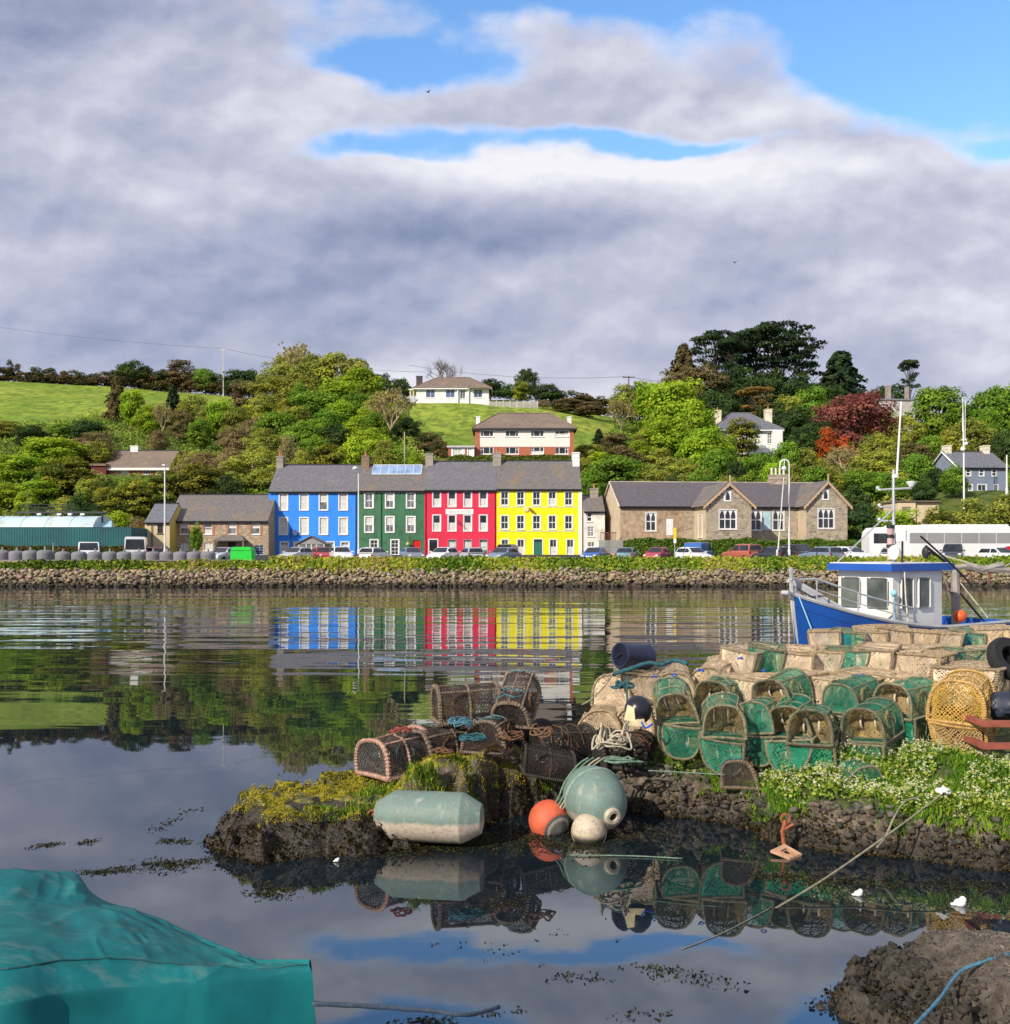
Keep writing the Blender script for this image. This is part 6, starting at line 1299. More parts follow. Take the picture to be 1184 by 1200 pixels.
def wirepole(px, d, ytop, label, m, arm=.9):
    z0 = TZat(px, d); t = thing('utility_pole', label, 'pole', (WX(px, d), d, z0)); h = WZ(ytop, d) - z0; mb = MB(); mb.tube([(0, 0, -.5), (0, 0, h)], [.17, .13], 7); mb.build('pole', m, t); mb = MB(); mb.box(-arm, arm, -.08, .08, h - .35, h - .15); [mb.lathe([(.05, 0), (.09, .1), (.05, .3)], 6, 0, Matrix.Translation((x, 0, h - .148))) for x in (-arm * .85, 0, arm * .85)]; mb.build('crossarm', m, t); return t, Vector((WX(px, d), d, z0 + h))
t, A = wirepole(262, 284, 408.5, 'thin pale electricity pole on the skyline of the big field', mat('pale_pole', (.55, .54, .52), .8))
t, B = wirepole(737, 226, 441, 'small dark electricity pole on the skyline above the feathery tree', mat('dark_pole', (.10, .09, .085), .9), 1.4)
def wire(a, b, sag, label, r=.045):
    a, b = Vector(a), Vector(b); t = thing('power_line', label, 'cable', a); mb = MB(); mb.tube([(b - a) * q - Vector((0, 0, sag * 4 * q * (1 - q))) for q in np.linspace(0, 1, 14)], r, 4); mb.build('cable', mat('wire', (.16, .16, .18), .7), t)
wire(P(-60, 375, 300), A, 1.0, 'thin power line running from the pale pole across the big field'); wire(A, P(500, 436, 285), 1.5, 'thin power line running from the pale pole behind the knoll'); wire(P(480, 428, 250), B, 1.5, 'thin power line passing above the hilltop bungalow to the dark pole'); wire(B, P(800, 446, 236), .6, 'short power line from the dark pole into the pine wood')
# mast with aerials before the grey house, pole at the edge
z0 = TZat(1129, 137); t = thing('aerial_mast', 'tall thin mast with whip aerials in front of the grey house', 'mast', (WX(1130, 137), 137, z0)); k = 137 / F; H_ = WZ(465, 137) - z0; q = MB(); q.tube([(0, 0, -1), (-.05, 0, WZ(527, 137) - z0), (-.2, 0, H_)], [.13, .12, .05], 7); q.build('pole', POLE, t)
q = MB(); [q.tube([(x, 0, WZ(a, 137) - z0), (x, 0, WZ(b, 137) - z0)], .05, 5) for x, a, b in ((.15, 515, 480), (.18, 495, 470), (-.22, 505, 484))]; q.box(-.4, .4, -.05, .05, WZ(516, 137) - z0, WZ(514.6, 137) - z0); q.build('whip_aerials', POLE, t); q = MB(); q.ball((-.25, -.2, WZ(526.5, 137) - z0), .34, 8); q.ball((.2, -.2, WZ(520, 137) - z0), .26, 8); q.build('antenna_housing', WHITE, t)
post('white_pole', 'thick white pole at the far corner of the grey house', 'pole', 1180, 141, 533, .13, POLE, z0=TZat(1180, 141))
def bird(px, py, d, label):
    t = MB(); t.tube([(-.22, 0, 0), (-.1, 0, .02), (.1, 0, .03), (.24, 0, .04)], [.02, .09, .09, .03], 8)
    for s in (-1, 1): t.add([(.12, 0, .05), (-.06, 0, .05), (-.05, s * .4, .22), (.1, s * .42, .24), (-.06, s * .85, .12)], [(0, 1, 2, 3), (3, 2, 4)])
    o = t.build('bird', mat('bird_dark', (.05, .05, .055), .9)); o.location = P(px, py, d); o.rotation_euler = (.2, -.2, .6); tag(o, label, 'bird')
bird(502, 108, 130, 'small dark bird flying high below the blue gap in the clouds'); bird(861, 308, 150, 'tiny dark bird flying low in the cloud above the pines')
# ------------------------------------------------------------------ blue and white fishing boat behind the creels
HULLB = mat('hull_blue', (.012, .085, .36), .35, .12, .8, dirt=(.015, .06, .26), coat=.3); BWHITE = mat('boat_white', (.78, .77, .73), .4, .06, 1, dirt=(.62, .58, .5)); BTRIM = mat('boat_trim_blue', (.02, .10, .42), .4, .08); STEEL = mat('rail_steel', (.55, .56, .58), .35, .15, 2, metal=.5); GREYW = mat('grey_stem', (.42, .42, .43), .6, .2, 2); OLDW = mat('gantry_wood', (.30, .27, .24), .8, .3, 3); BLKM = mat('black_metal', (.02, .02, .022), .5, .1); ORNG = mat('orange_float', (.70, .11, .03), .5, .15, 4); ROPEB = mat('rope_pale_blue', (.30, .58, .68), .9, .2, 8); ROPEW = mat('rope_cream', (.62, .57, .44), .9, .25, 8)
c0 = P(1040, 700, 27.4); c0.z = 0
HEAD = math.atan2(-.58, -.815)
boat = thing('fishing_boat', 'small blue and white fishing boat with a wheelhouse moored behind the creels', 'fishing boat', c0, HEAD)     # local +x is the bow
def sect(x):                                              # half beam and sheer along the hull
    q = (x + 5) / 9.2
    return 1.35 * (1 - max(0, (q - .45) / .55) ** 2.2) + .02, 1.05 + 1.0 * max(0, (q - .40) / .60) ** 2.1
mb = MB(); xs_ = np.linspace(-5, 4.2, 24); vs = []
for x in xs_:
    b, s = sect(x); k = .55 + .2 * (x < 1); fl = max(0, (x - 1.4) / 2.8); rk = fl * .0
    vs += [(x - .5 * fl * q_, y * (1 if q_ == 0 else (1 - q_ * .35 - fl * q_ * .25)), z) for y, z, q_ in ((-b, s, 0), (-b * .98, s * .6, .15), (-b * .86, .1, .4), (-b * .3, -.45, 1), (b * .3, -.45, 1), (b * .86, .1, .4), (b * .98, s * .6, .15), (b, s, 0))]
n = 8; mb.add(vs, [(i * n + j, i * n + j + 1, (i + 1) * n + j + 1, (i + 1) * n + j) for i in range(23) for j in range(7)]); mb.add(vs[:8], [tuple(range(8))])
hull = mb.build('hull', HULLB, boat, smooth=40)
mb = MB()
for s in (-1, 1): mb.tube([(x, s * sect(x)[0], sect(x)[1] + .03) for x in xs_], .055, 6)
mb.build('gunwale', GREYW, hull)
mb = MB(); vs = [(x, y * sect(x)[0] * .97, sect(x)[1] - .28) for x in xs_ for y in (-1, 1)]; mb.add(vs, [(2 * i, 2 * i + 2, 2 * i + 3, 2 * i + 1) for i in range(23)]); mb.build('deck', mat('deck_grey', (.33, .33, .32), .8), boat)
mb = MB(); sh = sect(4.2)[1]; mb.tube([(4.2, 0, sh + .28), (4.14, 0, sh - .3), (3.95, 0, .6), (3.6, 0, -.5)], [.055, .06, .06, .05], 6); mb.build('stem_post', GREYW, hull)
mb = MB(); mb.box(3.95, 4.42, -.09, .09, sh + .0, sh + .07); mb.lathe([(.06, -.11), (.06, .11)], 10, 0, Matrix.Translation((4.42, 0, sh + .06)) @ Matrix.Rotation(R(90), 4, 'X')); mb.build('bow_roller', GREYW, boat)
# wheelhouse
zf, zr_ = 1.02, 2.62; WL = [(1.05, -.85), (1.05, .85), (-.75, .95), (-1.15, .95), (-1.15, -.95), (-.75, -.95)]
mb = MB(); G_ = glass_mat('boat_glass', (.10, .115, .10), .05)
def wall2(a, b, holes, mi=0):
    a, b = Vector((*a, 0)), Vector((*b, 0)); L = (b - a).length; u = (b - a) / L; M = Matrix(((u.x, -u.y, 0, a.x), (u.y, u.x, 0, a.y), (0, 0, 1, 0), (0, 0, 0, 1)))
    mb.M = M; panel(mb, 0, L, zf, zr_, holes, 0, mi, rev=.07); mb.M = None; wins = []
    for h_ in holes:
        if h_[2] <= zf + .01: continue
        f = MB(); f.M = M; x0, x1, z0, z1 = h_; c_ = .09
        ring = [(x0 + c_, z0), (x1 - c_, z0), (x1, z0 + c_), (x1, z1 - c_), (x1 - c_, z1), (x0 + c_, z1), (x0, z1 - c_), (x0, z0 + c_)]
        f.tube([(x, -.008, z) for x, z in ring], .022, 5, closed=True); o = f.build('window', BLKM, boat); g = MB(); g.M = M; g.quad((x0, .04, z0), (x1, .04, z0), (x1, .04, z1), (x0, .04, z1)); g.build('pane', G_, o)
zs = (1.62, 2.42)
wall2((1.05, .85), (1.05, -.85), [(.13, .75, *zs), (.98, 1.57, *zs)][::1])            # front, facing the bow
wall2((-.75, .95), (1.05, .85), [(.25, .75, *zs), (1.0, 1.5, *zs)]); wall2((-1.15, .95), (-.75, .95), []); wall2((1.05, -.85), (-.75, -.95), [(.2, .8, *zs), (1.05, 1.5, *zs)]); wall2((-.75, -.95), (-1.15, -.95), []); wall2((-1.15, -.95), (-1.15, .95), [(.55, 1.25, zf, 2.4)])
mb.build('wheelhouse', BWHITE, boat)
mb = MB(); mb.slab([(1.35, -1.0, zr_ + .2), (1.35, 1.0, zr_ + .2), (-1.55, 1.1, zr_ + .2), (-1.55, -1.1, zr_ + .2)], .19); mb.build('wheelhouse_roof', BTRIM, boat)
mb = MB(); mb.slab([(1.3, -.95, zr_ + .225), (1.3, .95, zr_ + .225), (-1.5, 1.05, zr_ + .225), (-1.5, -1.05, zr_ + .225)], .022); mb.build('roof_top', BWHITE, boat)
zt = zr_ + .2
mb = MB(); mb.tube([(-.3, .0, zt), (-.3, 0, zt + 2.65)], [.05, .038], 8)
for z, a, b in ((2.1, -.5, .55), (1.6, -.45, .0), (1.2, -.45, .0)): mb.tube([(-.3 + .0, a, zt + z), (-.3, b, zt + z)], .03, 6)
for z, y in ((2.1, -.5), (1.6, -.45), (1.2, -.45)): mb.ball((-.3, y, zt + z + .05), .06, 6)
mast = mb.build('mast', STEEL, boat); mb = MB(); mb.lathe([(.0, 0), (.06, .02), (.13, .12), (.15, .16), (.0, .18)], 12, 0, Matrix.Translation((-.3, .55, zt + 2.12))); mb.build('gps_dome', WHITE, mast)
mb = MB(); mb.tube([(-.3, .10, zt + 2.45), (-.3, .24, zt + 4.55)], [.032, .022], 6); mb.box(-.34, -.26, -.02, .14, zt + 2.42, zt + 2.5); mb.build('whip_aerial', WHITE, mast)
mb = MB(); mb.tube([(-.25, 0, zt + 1.5), (1.25, -.75, zt + .02)], .022, 5); mb.build('stay', STEEL, mast)
mb = MB()
for z in (.42, .70, .98): mb.lathe([(.05, 0), (.11, .02), (.11, .1), (.05, .12)], 10, 0, Matrix.Translation((-.22, -.05, zt + z)))
mb.lathe([(.085, .1), (.085, .98)], 10, 1, Matrix.Translation((-.22, -.05, zt))); mb.build('navigation_lights', [BLKM, mat('lamp_pink', (.5, .35, .33), .4)], mast)
mb = MB(); mb.box(.02, .10, .33, .62, zt + .62, zt + .92, 0); mb.tube([(.05, .5, zt), (.05, .5, zt + .62)], .03, 5, 1); mb.ball((.0, .2, zt + .3), .17, 8, 0, (.5, 1, 1.2)); mb.build('radar_and_lamps', [WHITE, BLKM], boat)
mb = MB(); mb.tube([(-.1, .95, zt + .75), (-.8, 1.25, zt + .15), (-1.3, 1.5, zt - .35), (-1.5, 1.62, zt - .62)], .028, 6); mb.ball((-.25, 1.0, zt + .3), .13, 8, 0, (.5, .8, 1.3)); mb.build('boom', BLKM, boat)
# bow rail
mb = MB(); a = []
for s in (-1, 1):
    rail = [(4.05, s * .12, sect(4.05)[1] + .45)] + [(x, s * (sect(x)[0] * .96), sect(x)[1] + .62 - .05 * (3.6 - x)) for x in (3.6, 2.9, 2.1, 1.3, .7)]; mb.tube(rail, .028, 6); mb.tube([(x, y, z - .27) for x, y, z in rail[1:]], .016, 5)
    for x in (3.6, 2.5, 1.4): mb.tube([(x, s * sect(x)[0] * .96, sect(x)[1]), (x, s * sect(x)[0] * .96, sect(x)[1] + .62 - .05 * (3.6 - x))], .022, 5)
mb.tube([(4.0, -.16, sh - .1), (4.0, -.16, sh + .7)], .05, 6); mb.build('bow_rail', STEEL, boat)
mb = MB(); mb.slab([(3.7, -.5, sh + .4), (3.75, -.38, sh + .4), (2.8, .25, sh - .25), (2.75, .1, sh - .25)], .12); mb.tube([(3.7, -.45, sh + .41), (2.6, .35, sh - .4)], .07, 5); mb.build('anchor_plank', GREYW, boat)
mb = MB(); p0 = Vector((1.12, .92, 2.05)); mb.ball(p0, .09, 6); [mb.tube([p0, p0 + Vector((rnd.uniform(-.04, .04), .03, -.4)), p0 + Vector((rnd.uniform(-.06, .06), .04, -.95))], .018, 5) for _ in range(4)]; mb.build('blue_lashing', ROPEB, boat)
mb = MB(); mb.tube([(.75, .99, zt), (.72, 1.02, 1.9), (.6, 1.05, .95)], .022, 5); mb.build('hanging_rope', ROPEW, boat)
mb = MB()
for s, dx in ((-.10, 0), (.14, .02)): mb.tube([(4.05 + dx, s, sh - .05), (3.8, s * 2.2, 1.2), (3.3, s * 3.2, .0)], .02, 5)
mb.build('bow_lines', ROPEB, boat)
# stern gantry reaching out over the water (world axes are easier here)
gt = MB(); iv = (Matrix.Translation(c0) @ Matrix.Rotation(HEAD, 4, 'Z')).inverted(); gt.M = iv; dd = 29.0
pp = lambda px, py, d=dd: P(px, py, d)
gt.tube([pp(1121, 740), pp(1119, 664)], [.13, .12], 6, 0); gt.tube([pp(1105, 667), pp(1130, 664), pp(1172, 668), pp(1260, 672)], .10, 6, 0); gt.tube([pp(1132, 662, dd), pp(1150, 668), pp(1175, 662)], .11, 6, 0)
gt.tube([pp(1085, 640, 28.4), pp(1120, 668), pp(1126, 676)], .04, 6, 1); gt.tube([pp(1121, 690), pp(1152, 727)], .032, 6, 1); gt.tube([pp(1103, 670), pp(1114, 696), pp(1120, 674)], .03, 5, 0); gt.tube([pp(1120, 676), pp(1158, 724)], .018, 5, 2); gt.tube([pp(1095, 648), pp(1165, 668)], .02, 5, 2); gt.tube([pp(1170, 668), pp(1200, 652)], .03, 5, 0)
for px in (1103, 1137, 1159): gt.tube([pp(px, 668), pp(px + 1, 676), pp(px, 684)], [.02, .05, .03], 5, 3)
gt.M = None; gt.build('stern_gantry', [OLDW, BLKM, ROPEW, mat('rusty_block', (.16, .07, .04), .8, .3, 6)], boat)
o = MB(); o.ball((0, 0, 0), .19, 10); o = o.build('orange_float', ORNG, smooth=True); o.location = P(1125, 722, 28.4); tag(o, 'small orange float hanging at the foot of the boat gantry', 'float')
# ------------------------------------------------------------------ the near quay: rock, creels, buoys, ropes, plants
front = [(258, 988), (300, 1010), (367, 1008), (435, 1001), (500, 985), (560, 972), (610, 958), (650, 950), (700, 950), (770, 953), (850, 965), (900, 985), (1000, 1000), (1100, 1012), (1184, 1020), (1330, 1032)]
OUT = [tuple(G(a, b).xy) for a, b in front] + [(9.5, 9.4), (12, 20.5), (5.0, 20.5), (4.0, 17.2), (2.2, 15.4), (1.0, 14.3), (.5, 13.2), (-.4, 12.7), (-1.3, 12.5), (-2.2, 12.2), (-2.85, 11.7), (-3.15, 11.25)]
def sdf(X, Y, poly):
    """signed distance to a polygon, positive inside"""
    d = np.full(X.shape, 1e9); ins = np.zeros(X.shape, bool)
    for i in range(len(poly)):
        (x1, y1), (x2, y2) = poly[i], poly[i - 1]; ex, ey = x2 - x1, y2 - y1; t = np.clip(((X - x1) * ex + (Y - y1) * ey) / (ex * ex + ey * ey + 1e-9), 0, 1)
        d = np.minimum(d, (X - x1 - t * ex) ** 2 + (Y - y1 - t * ey) ** 2); ins ^= ((y1 > Y) != (y2 > Y)) & (X < ex * (Y - y1) / (ey + 1e-9) + x1)
    return np.where(ins, 1, -1) * np.sqrt(d)
def sstep(a, b, x): t = np.clip((x - a) / (b - a), 0, 1); return t * t * (3 - 2 * t)
def cells(X, Y, s, seed):
    """rounded boulder pattern"""
    x, y = X * s, Y * s; best = np.full(X.shape, 9.0); xi, yi = np.floor(x), np.floor(y)
    for a in (-1, 0, 1):
        for b in (-1, 0, 1):
            cx, cy = xi + a, yi + b; h1 = np.sin(cx * 127.1 + cy * 311.7 + seed) * 43758.5453; h2 = np.sin(cx * 269.5 + cy * 183.3 + seed) * 24634.6345
            best = np.minimum(best, (cx + h1 - np.floor(h1) - x) ** 2 + (cy + h2 - np.floor(h2) - y) ** 2)
    return np.sqrt(best)
def facets(X, Y, s, seed):
    x, y = X * s, Y * s * 1.3; b1 = np.full(X.shape, 9.0); hv = np.zeros(X.shape); xi, yi = np.floor(x), np.floor(y)
    for a in (-1, 0, 1):
        for b in (-1, 0, 1):
            cx, cy = xi + a, yi + b; h1 = np.sin(cx * 127.1 + cy * 311.7 + seed) * 43758.5453; h2 = np.sin(cx * 269.5 + cy * 183.3 + seed) * 24634.6345; h1 -= np.floor(h1); h2 -= np.floor(h2)
            dx, dy = cx + h1 - x, cy + h2 - y; d = np.maximum(np.abs(dx + .3 * dy), np.abs(dy - .3 * dx)); m_ = d < b1
            b1 = np.where(m_, d, b1); hv = np.where(m_, (h1 - .5) * dx * 1.4 + (h2 - .5) * dy * 1.4 + (h1 * 7.3 % 1), hv)
    return hv - .9 * sstep(.42, .62, b1)
def pier_h(X, Y):
    s = sdf(X, Y, OUT) + (fnoise2(X * 1.6, Y * 1.6, 4, 2) - .47) * .55 + (fnoise2(X * 6, Y * 6, 3, 5) - .45) * .16
    isl = sstep(1.2, .2, X)                                    # the rocky tongue with the dark creels
    top_i = .70 - (.22 - .14 * np.clip(Y - 10.7, 0, 1.4)) * sstep(-.75, -1.5, X) + (fnoise2(X * 1.1, Y * 1.1, 4, 9) - .47) * .5 + .02 * sstep(-1.8, -3.0, X) - .10 * np.exp(-((X + 1.9) / .7) ** 2 - ((Y - 11.5) / .5) ** 2)
    top_r = .40 + .36 * sstep(.2, 1.5, s) + (fnoise2(X * 1.5, Y * 1.5, 4, 4) - .47) * .16
    top = top_i * isl + top_r * (1 - isl)
    ledge = .35 + .65 * sstep(.02, .30 + .16 * sstep(-.8, -1.5, X), s)                     # two step stone face
    h = np.where(s > 0, top * ledge, 0) * sstep(-.06, .12, s) - .6 * sstep(.1, -.5, s)
    bd = 1 - cells(X, Y, 4.2, 1.0); fc = facets(X + .15 * fnoise2(X * 3, Y * 3, 2, 31), Y, 2.6, 2.0); fc2 = facets(X, Y, 6.5, 5.0); face = np.exp(-((s - .12) / .28) ** 2)
    return h + (bd - .55) * .05 * face * (1 - isl) + (fc - .5) * (.20 * face + .05 * isl) + (fc2 - .5) * (.07 * face + .02) + (fnoise2(X * 14, Y * 14, 3, 7) - .45) * .06
def heightmesh(name, xs, ys, fn, m, cut=-.45):
    X, Y = np.meshgrid(xs, ys); Z = fn(X, Y); idx = np.arange(X.size).reshape(X.shape)
    Fq = np.stack([idx[:-1, :-1], idx[:-1, 1:], idx[1:, 1:], idx[1:, :-1]], -1).reshape(-1, 4); Fq = Fq[(Z.ravel()[Fq] > cut).any(1)]
    u, inv = np.unique(Fq, return_inverse=True); V = np.stack([X, Y, Z], -1).reshape(-1, 3)[u]
    return npmesh(name, V, inv.reshape(-1, 4), m, smooth=True)
def rock_mat(name, gravel=False):
    m, nt, nd, ln = newmat(name); p = N(nt, 'ShaderNodeBsdfPrincipled'); o = N(nt, 'ShaderNodeOutputMaterial'); ln.new(p.outputs[0], o.inputs[0])
    g = N(nt, 'ShaderNodeNewGeometry'); s = N(nt, 'ShaderNodeSeparateXYZ'); ln.new(g.outputs['Position'], s.inputs[0]); sn = N(nt, 'ShaderNodeSeparateXYZ'); ln.new(g.outputs['Normal'], sn.inputs[0])
    n1 = noise_node(nt, 9, 6, .7); n2 = noise_node(nt, 2.2, 5, .6); n3 = noise_node(nt, 30, 4, .7); v = N(nt, 'ShaderNodeTexVoronoi', i_Scale=14.0); ln.new(g.outputs['Position'], v.inputs['Vector'])
    dry = ramp(nt, [(.3, (.035, .028, .022)), (.5, (.12, .092, .066)), (.72, (.28, .225, .16))], n1)
    if gravel: dry = mixc(nt, .55, dry, ramp(nt, [(.0, (.07, .06, .045)), (.5, (.22, .185, .14)), (1, (.40, .35, .28))], v.outputs['Distance']))
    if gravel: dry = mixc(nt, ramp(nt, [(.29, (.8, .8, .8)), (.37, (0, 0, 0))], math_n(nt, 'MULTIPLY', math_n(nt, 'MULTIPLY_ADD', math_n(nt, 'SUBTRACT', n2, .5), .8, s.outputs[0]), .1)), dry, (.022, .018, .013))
    weed = ramp(nt, [(.35, (.010, .008, .006)), (.6, (.045, .032, .016)), (.8, (.12, .085, .035))], n3)
    isl_weed_shade = ramp(nt, [(.30, (.34, .34, .34)), (.42, (0, 0, 0))], math_n(nt, 'MULTIPLY_ADD', s.outputs[0], .1, .3))  # dark weed raised up the tongue's face; paints in overhang shade as well as wet
    zz0 = math_n(nt, 'SUBTRACT', s.outputs[2], 0.0 if gravel else isl_weed_shade)
    zz = math_n(nt, 'ADD', zz0, math_n(nt, 'MULTIPLY', math_n(nt, 'SUBTRACT', n2, .5), .5))
    c = mixc(nt, ramp(nt, [(.10, (1, 1, 1)), (.26 if not gravel else .2, (0, 0, 0))], zz), dry, weed)
    up = ramp(nt, [(.45, (0, 0, 0)), (.8, (1, 1, 1))], sn.outputs[2])
    isl = ramp(nt, [(.30, (1, 1, 1)), (.42, (0, 0, 0))], math_n(nt, 'MULTIPLY_ADD', s.outputs[0], .1, .3))
    soil = ramp(nt, [(.3, (.03, .035, .012)), (.6, (.10, .12, .03)), (.8, (.14, .12, .05))], n1)
    hi = math_n(nt, 'GREATER_THAN', s.outputs[2], .40)
    c = mixc(nt, math_n(nt, 'MULTIPLY', math_n(nt, 'MULTIPLY', up, hi), .0 if gravel else 1.0), c, mixc(nt, math_n(nt, 'MULTIPLY', isl, .55), soil, (.055, .045, .03)))
    mo = ramp(nt, [(.44, (0, 0, 0)), (.54, (1, 1, 1))], noise_node(nt, 2.6, 5, .65))
    mossc = ramp(nt, [(.35, (.11, .11, .012)), (.6, (.34, .29, .02)), (.75, (.50, .42, .04))], noise_node(nt, 22, 3, .6))
    if not gravel: c = mixc(nt, math_n(nt, 'MULTIPLY', math_n(nt, 'MULTIPLY', mo, isl), math_n(nt, 'MULTIPLY', up, hi)), c, mossc)
    ln.new(c, p.inputs['Base Color']); ln.new(math_n(nt, 'MULTIPLY_ADD', math_n(nt, 'GREATER_THAN', zz, .2), .45, .42), p.inputs['Roughness'])
    b = N(nt, 'ShaderNodeBump', i_Strength=.9, i_Distance=.035); hsum = math_n(nt, 'ADD', n1, math_n(nt, 'MULTIPLY', n3, .5)); ln.new(math_n(nt, 'ADD', hsum, math_n(nt, 'MULTIPLY', v.outputs['Distance'], .5)), b.inputs['Height']); ln.new(b.outputs[0], p.inputs['Normal']); return m
tag(link('stone_pier', heightmesh('stone_pier', np.arange(-4, 12.5, .035), np.concatenate([np.arange(9.0, 13.6, .03), np.arange(13.6, 21.2, .12)]), pier_h, rock_mat('pier_rock'))), kind='structure')
def pz(x, y): return float(pier_h(np.array([[x]]), np.array([[y]]))[0, 0])
OUT2 = [tuple(G(a, b).xy) for a, b in [(948, 1172), (962, 1190), (1000, 1206), (1040, 1240), (1100, 1300)]] + [(2.6, 5.0), (2.8, 4.0), (7, 4.0), (7, 6.75), (4.4, 7.15), (3.3, 7.35), (2.75, 7.45)]
def quay_h(X, Y):
    s = sdf(X, Y, OUT2) + (fnoise2(X * 2.5, Y * 2.5, 4, 12) - .47) * .35; flat = sstep(3.05, 3.5, X + (Y - 6) * .25)
    bd = 1 - cells(X, Y, 4.5, 3.0)
    return np.where(s > 0, .26 + .18 * flat + .10 * sstep(.1, .5, s), .0) * sstep(-.04, .14, s) - .5 * sstep(.08, -.4, s) + (bd - .55) * (.07 * (1 - flat) + .015) + (facets(X, Y, 3.0, 8.0) - .5) * (.16 * (1 - flat) + .015) + (fnoise2(X * 15, Y * 15, 3, 14) - .45) * .05
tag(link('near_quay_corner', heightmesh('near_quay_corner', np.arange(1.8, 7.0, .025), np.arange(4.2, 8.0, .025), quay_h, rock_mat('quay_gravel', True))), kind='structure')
# rubble along the waterline of the pier
n = 9000; X = nr.uniform(.7, 6.4, n); Y = nr.uniform(9.2, 13, n); S = sdf(X, Y, OUT); keep = (S > -.22) & (S < .32) & (Y < 12.3); X, Y, S = X[keep], Y[keep], S[keep]; Z = pier_h(X, Y)
keep = (Z > -.12); X, Y, S, Z = X[keep], Y[keep], S[keep], Z[keep]; n = len(X); wet = np.clip(.08 + (Z - .08) * 1.6, .08, .8)[:, None]
tint = (np.array([.27, .225, .165]) * nr.uniform(.3, 1.3, (n, 1)) + nr.normal(0, .015, (n, 3))).clip(.01, 1) * wet
tag(stones('pier_stones', np.stack([X, Y, Z + .01], 1), nr.uniform(.018, .062, n), tint, flat=(.4, .7)), 'dark weedy stones along the waterline of the near quay', 'rubble', kind='stuff')
n = 9000; X = nr.uniform(2.2, 5.2, n); Y = nr.uniform(4.9, 7.5, n); Z = quay_h(X, Y); k_ = (Z > .16) & (sdf(X, Y, OUT2) > .0); X, Y, Z = X[k_], Y[k_], Z[k_]; n = len(X)
tag(stones('quay_gravel', np.stack([X, Y, Z + .004], 1), np.where((X + (Y - 6) * .25 < 3.15) | (Z < .36), nr.uniform(.006, .030, n) , nr.uniform(.003, .011, n)), (np.array([.21, .17, .125]) * nr.uniform(.3, 1.4, (n, 1)) + nr.normal(0, .01, (n, 3))).clip(.01, 1) * (np.clip((Z - .12) * 3.2, .12, 1) * np.clip((X - 2.75) * 1.5, .3, 1))[:, None]), 'loose gravel and pebbles on the near quay corner', 'gravel', kind='stuff')

LATER = []
# ---- creels
def net_strips(S, nu, nv, wdt):
    """diamond netting as flat strips over a surface S(u,v) -> point, u,v in 0..1"""
    P_ = np.array([[S(i / nu, j / nv) for j in range(nv + 1)] for i in range(nu + 1)]); A, B = [], []
    for i in range(nu):
        for j in range(nv):
            A.append(P_[i, j]); B.append(P_[i + 1, j + 1]); A.append(P_[i + 1, j]); B.append(P_[i, j + 1])
    A, B = np.array(A), np.array(B); mid = np.repeat((P_[:-1, :-1] + P_[1:, 1:]) / 2, 1).reshape(-1)
    e1 = (P_[1:, :-1] - P_[:-1, :-1]).reshape(-1, 3); e2 = (P_[:-1, 1:] - P_[:-1, :-1]).reshape(-1, 3); nn = np.repeat(np.cross(e1, e2), 2, 0); nn /= np.linalg.norm(nn, axis=1, keepdims=True) + 1e-9
    t = B - A; w_ = np.cross(t, nn); w_ /= np.linalg.norm(w_, axis=1, keepdims=True) + 1e-9; w_ *= wdt / 2
    sag = nr.normal(0, .004, (len(A), 3))
    return np.stack([A - w_, A + w_, B + w_, B - w_], 1).reshape(-1, 3) + np.repeat(sag, 4, 0)
def wrap_tube(mb, pts, r, mi=0, closed=False, step=.022, bulge=.28, n=6):
    pts = [Vector(p) for p in pts]
    if closed: pts = pts + [pts[0]]
    out, rs = [], []; k = 0
    for a, b in zip(pts[:-1], pts[1:]):
        m_ = max(1, int((b - a).length / (step / 2)))
        for i in range(m_): out.append(a.lerp(b, i / m_)); rs.append(r * (1 + (bulge if k % 2 else -bulge * .6))); k += 1
    if not closed: out.append(pts[-1]); rs.append(r)
    mb.tube(out, rs, n, mi, closed)
CW, CL, CHT = .52, .74, .42
def arch(t, w=CW, h=CHT): a = math.pi * t; c, s = math.cos(a), math.sin(a); return (w / 2 * (abs(c) ** .75) * (1 if c > 0 else -1), h * s ** .62 if s > 0 else 0)
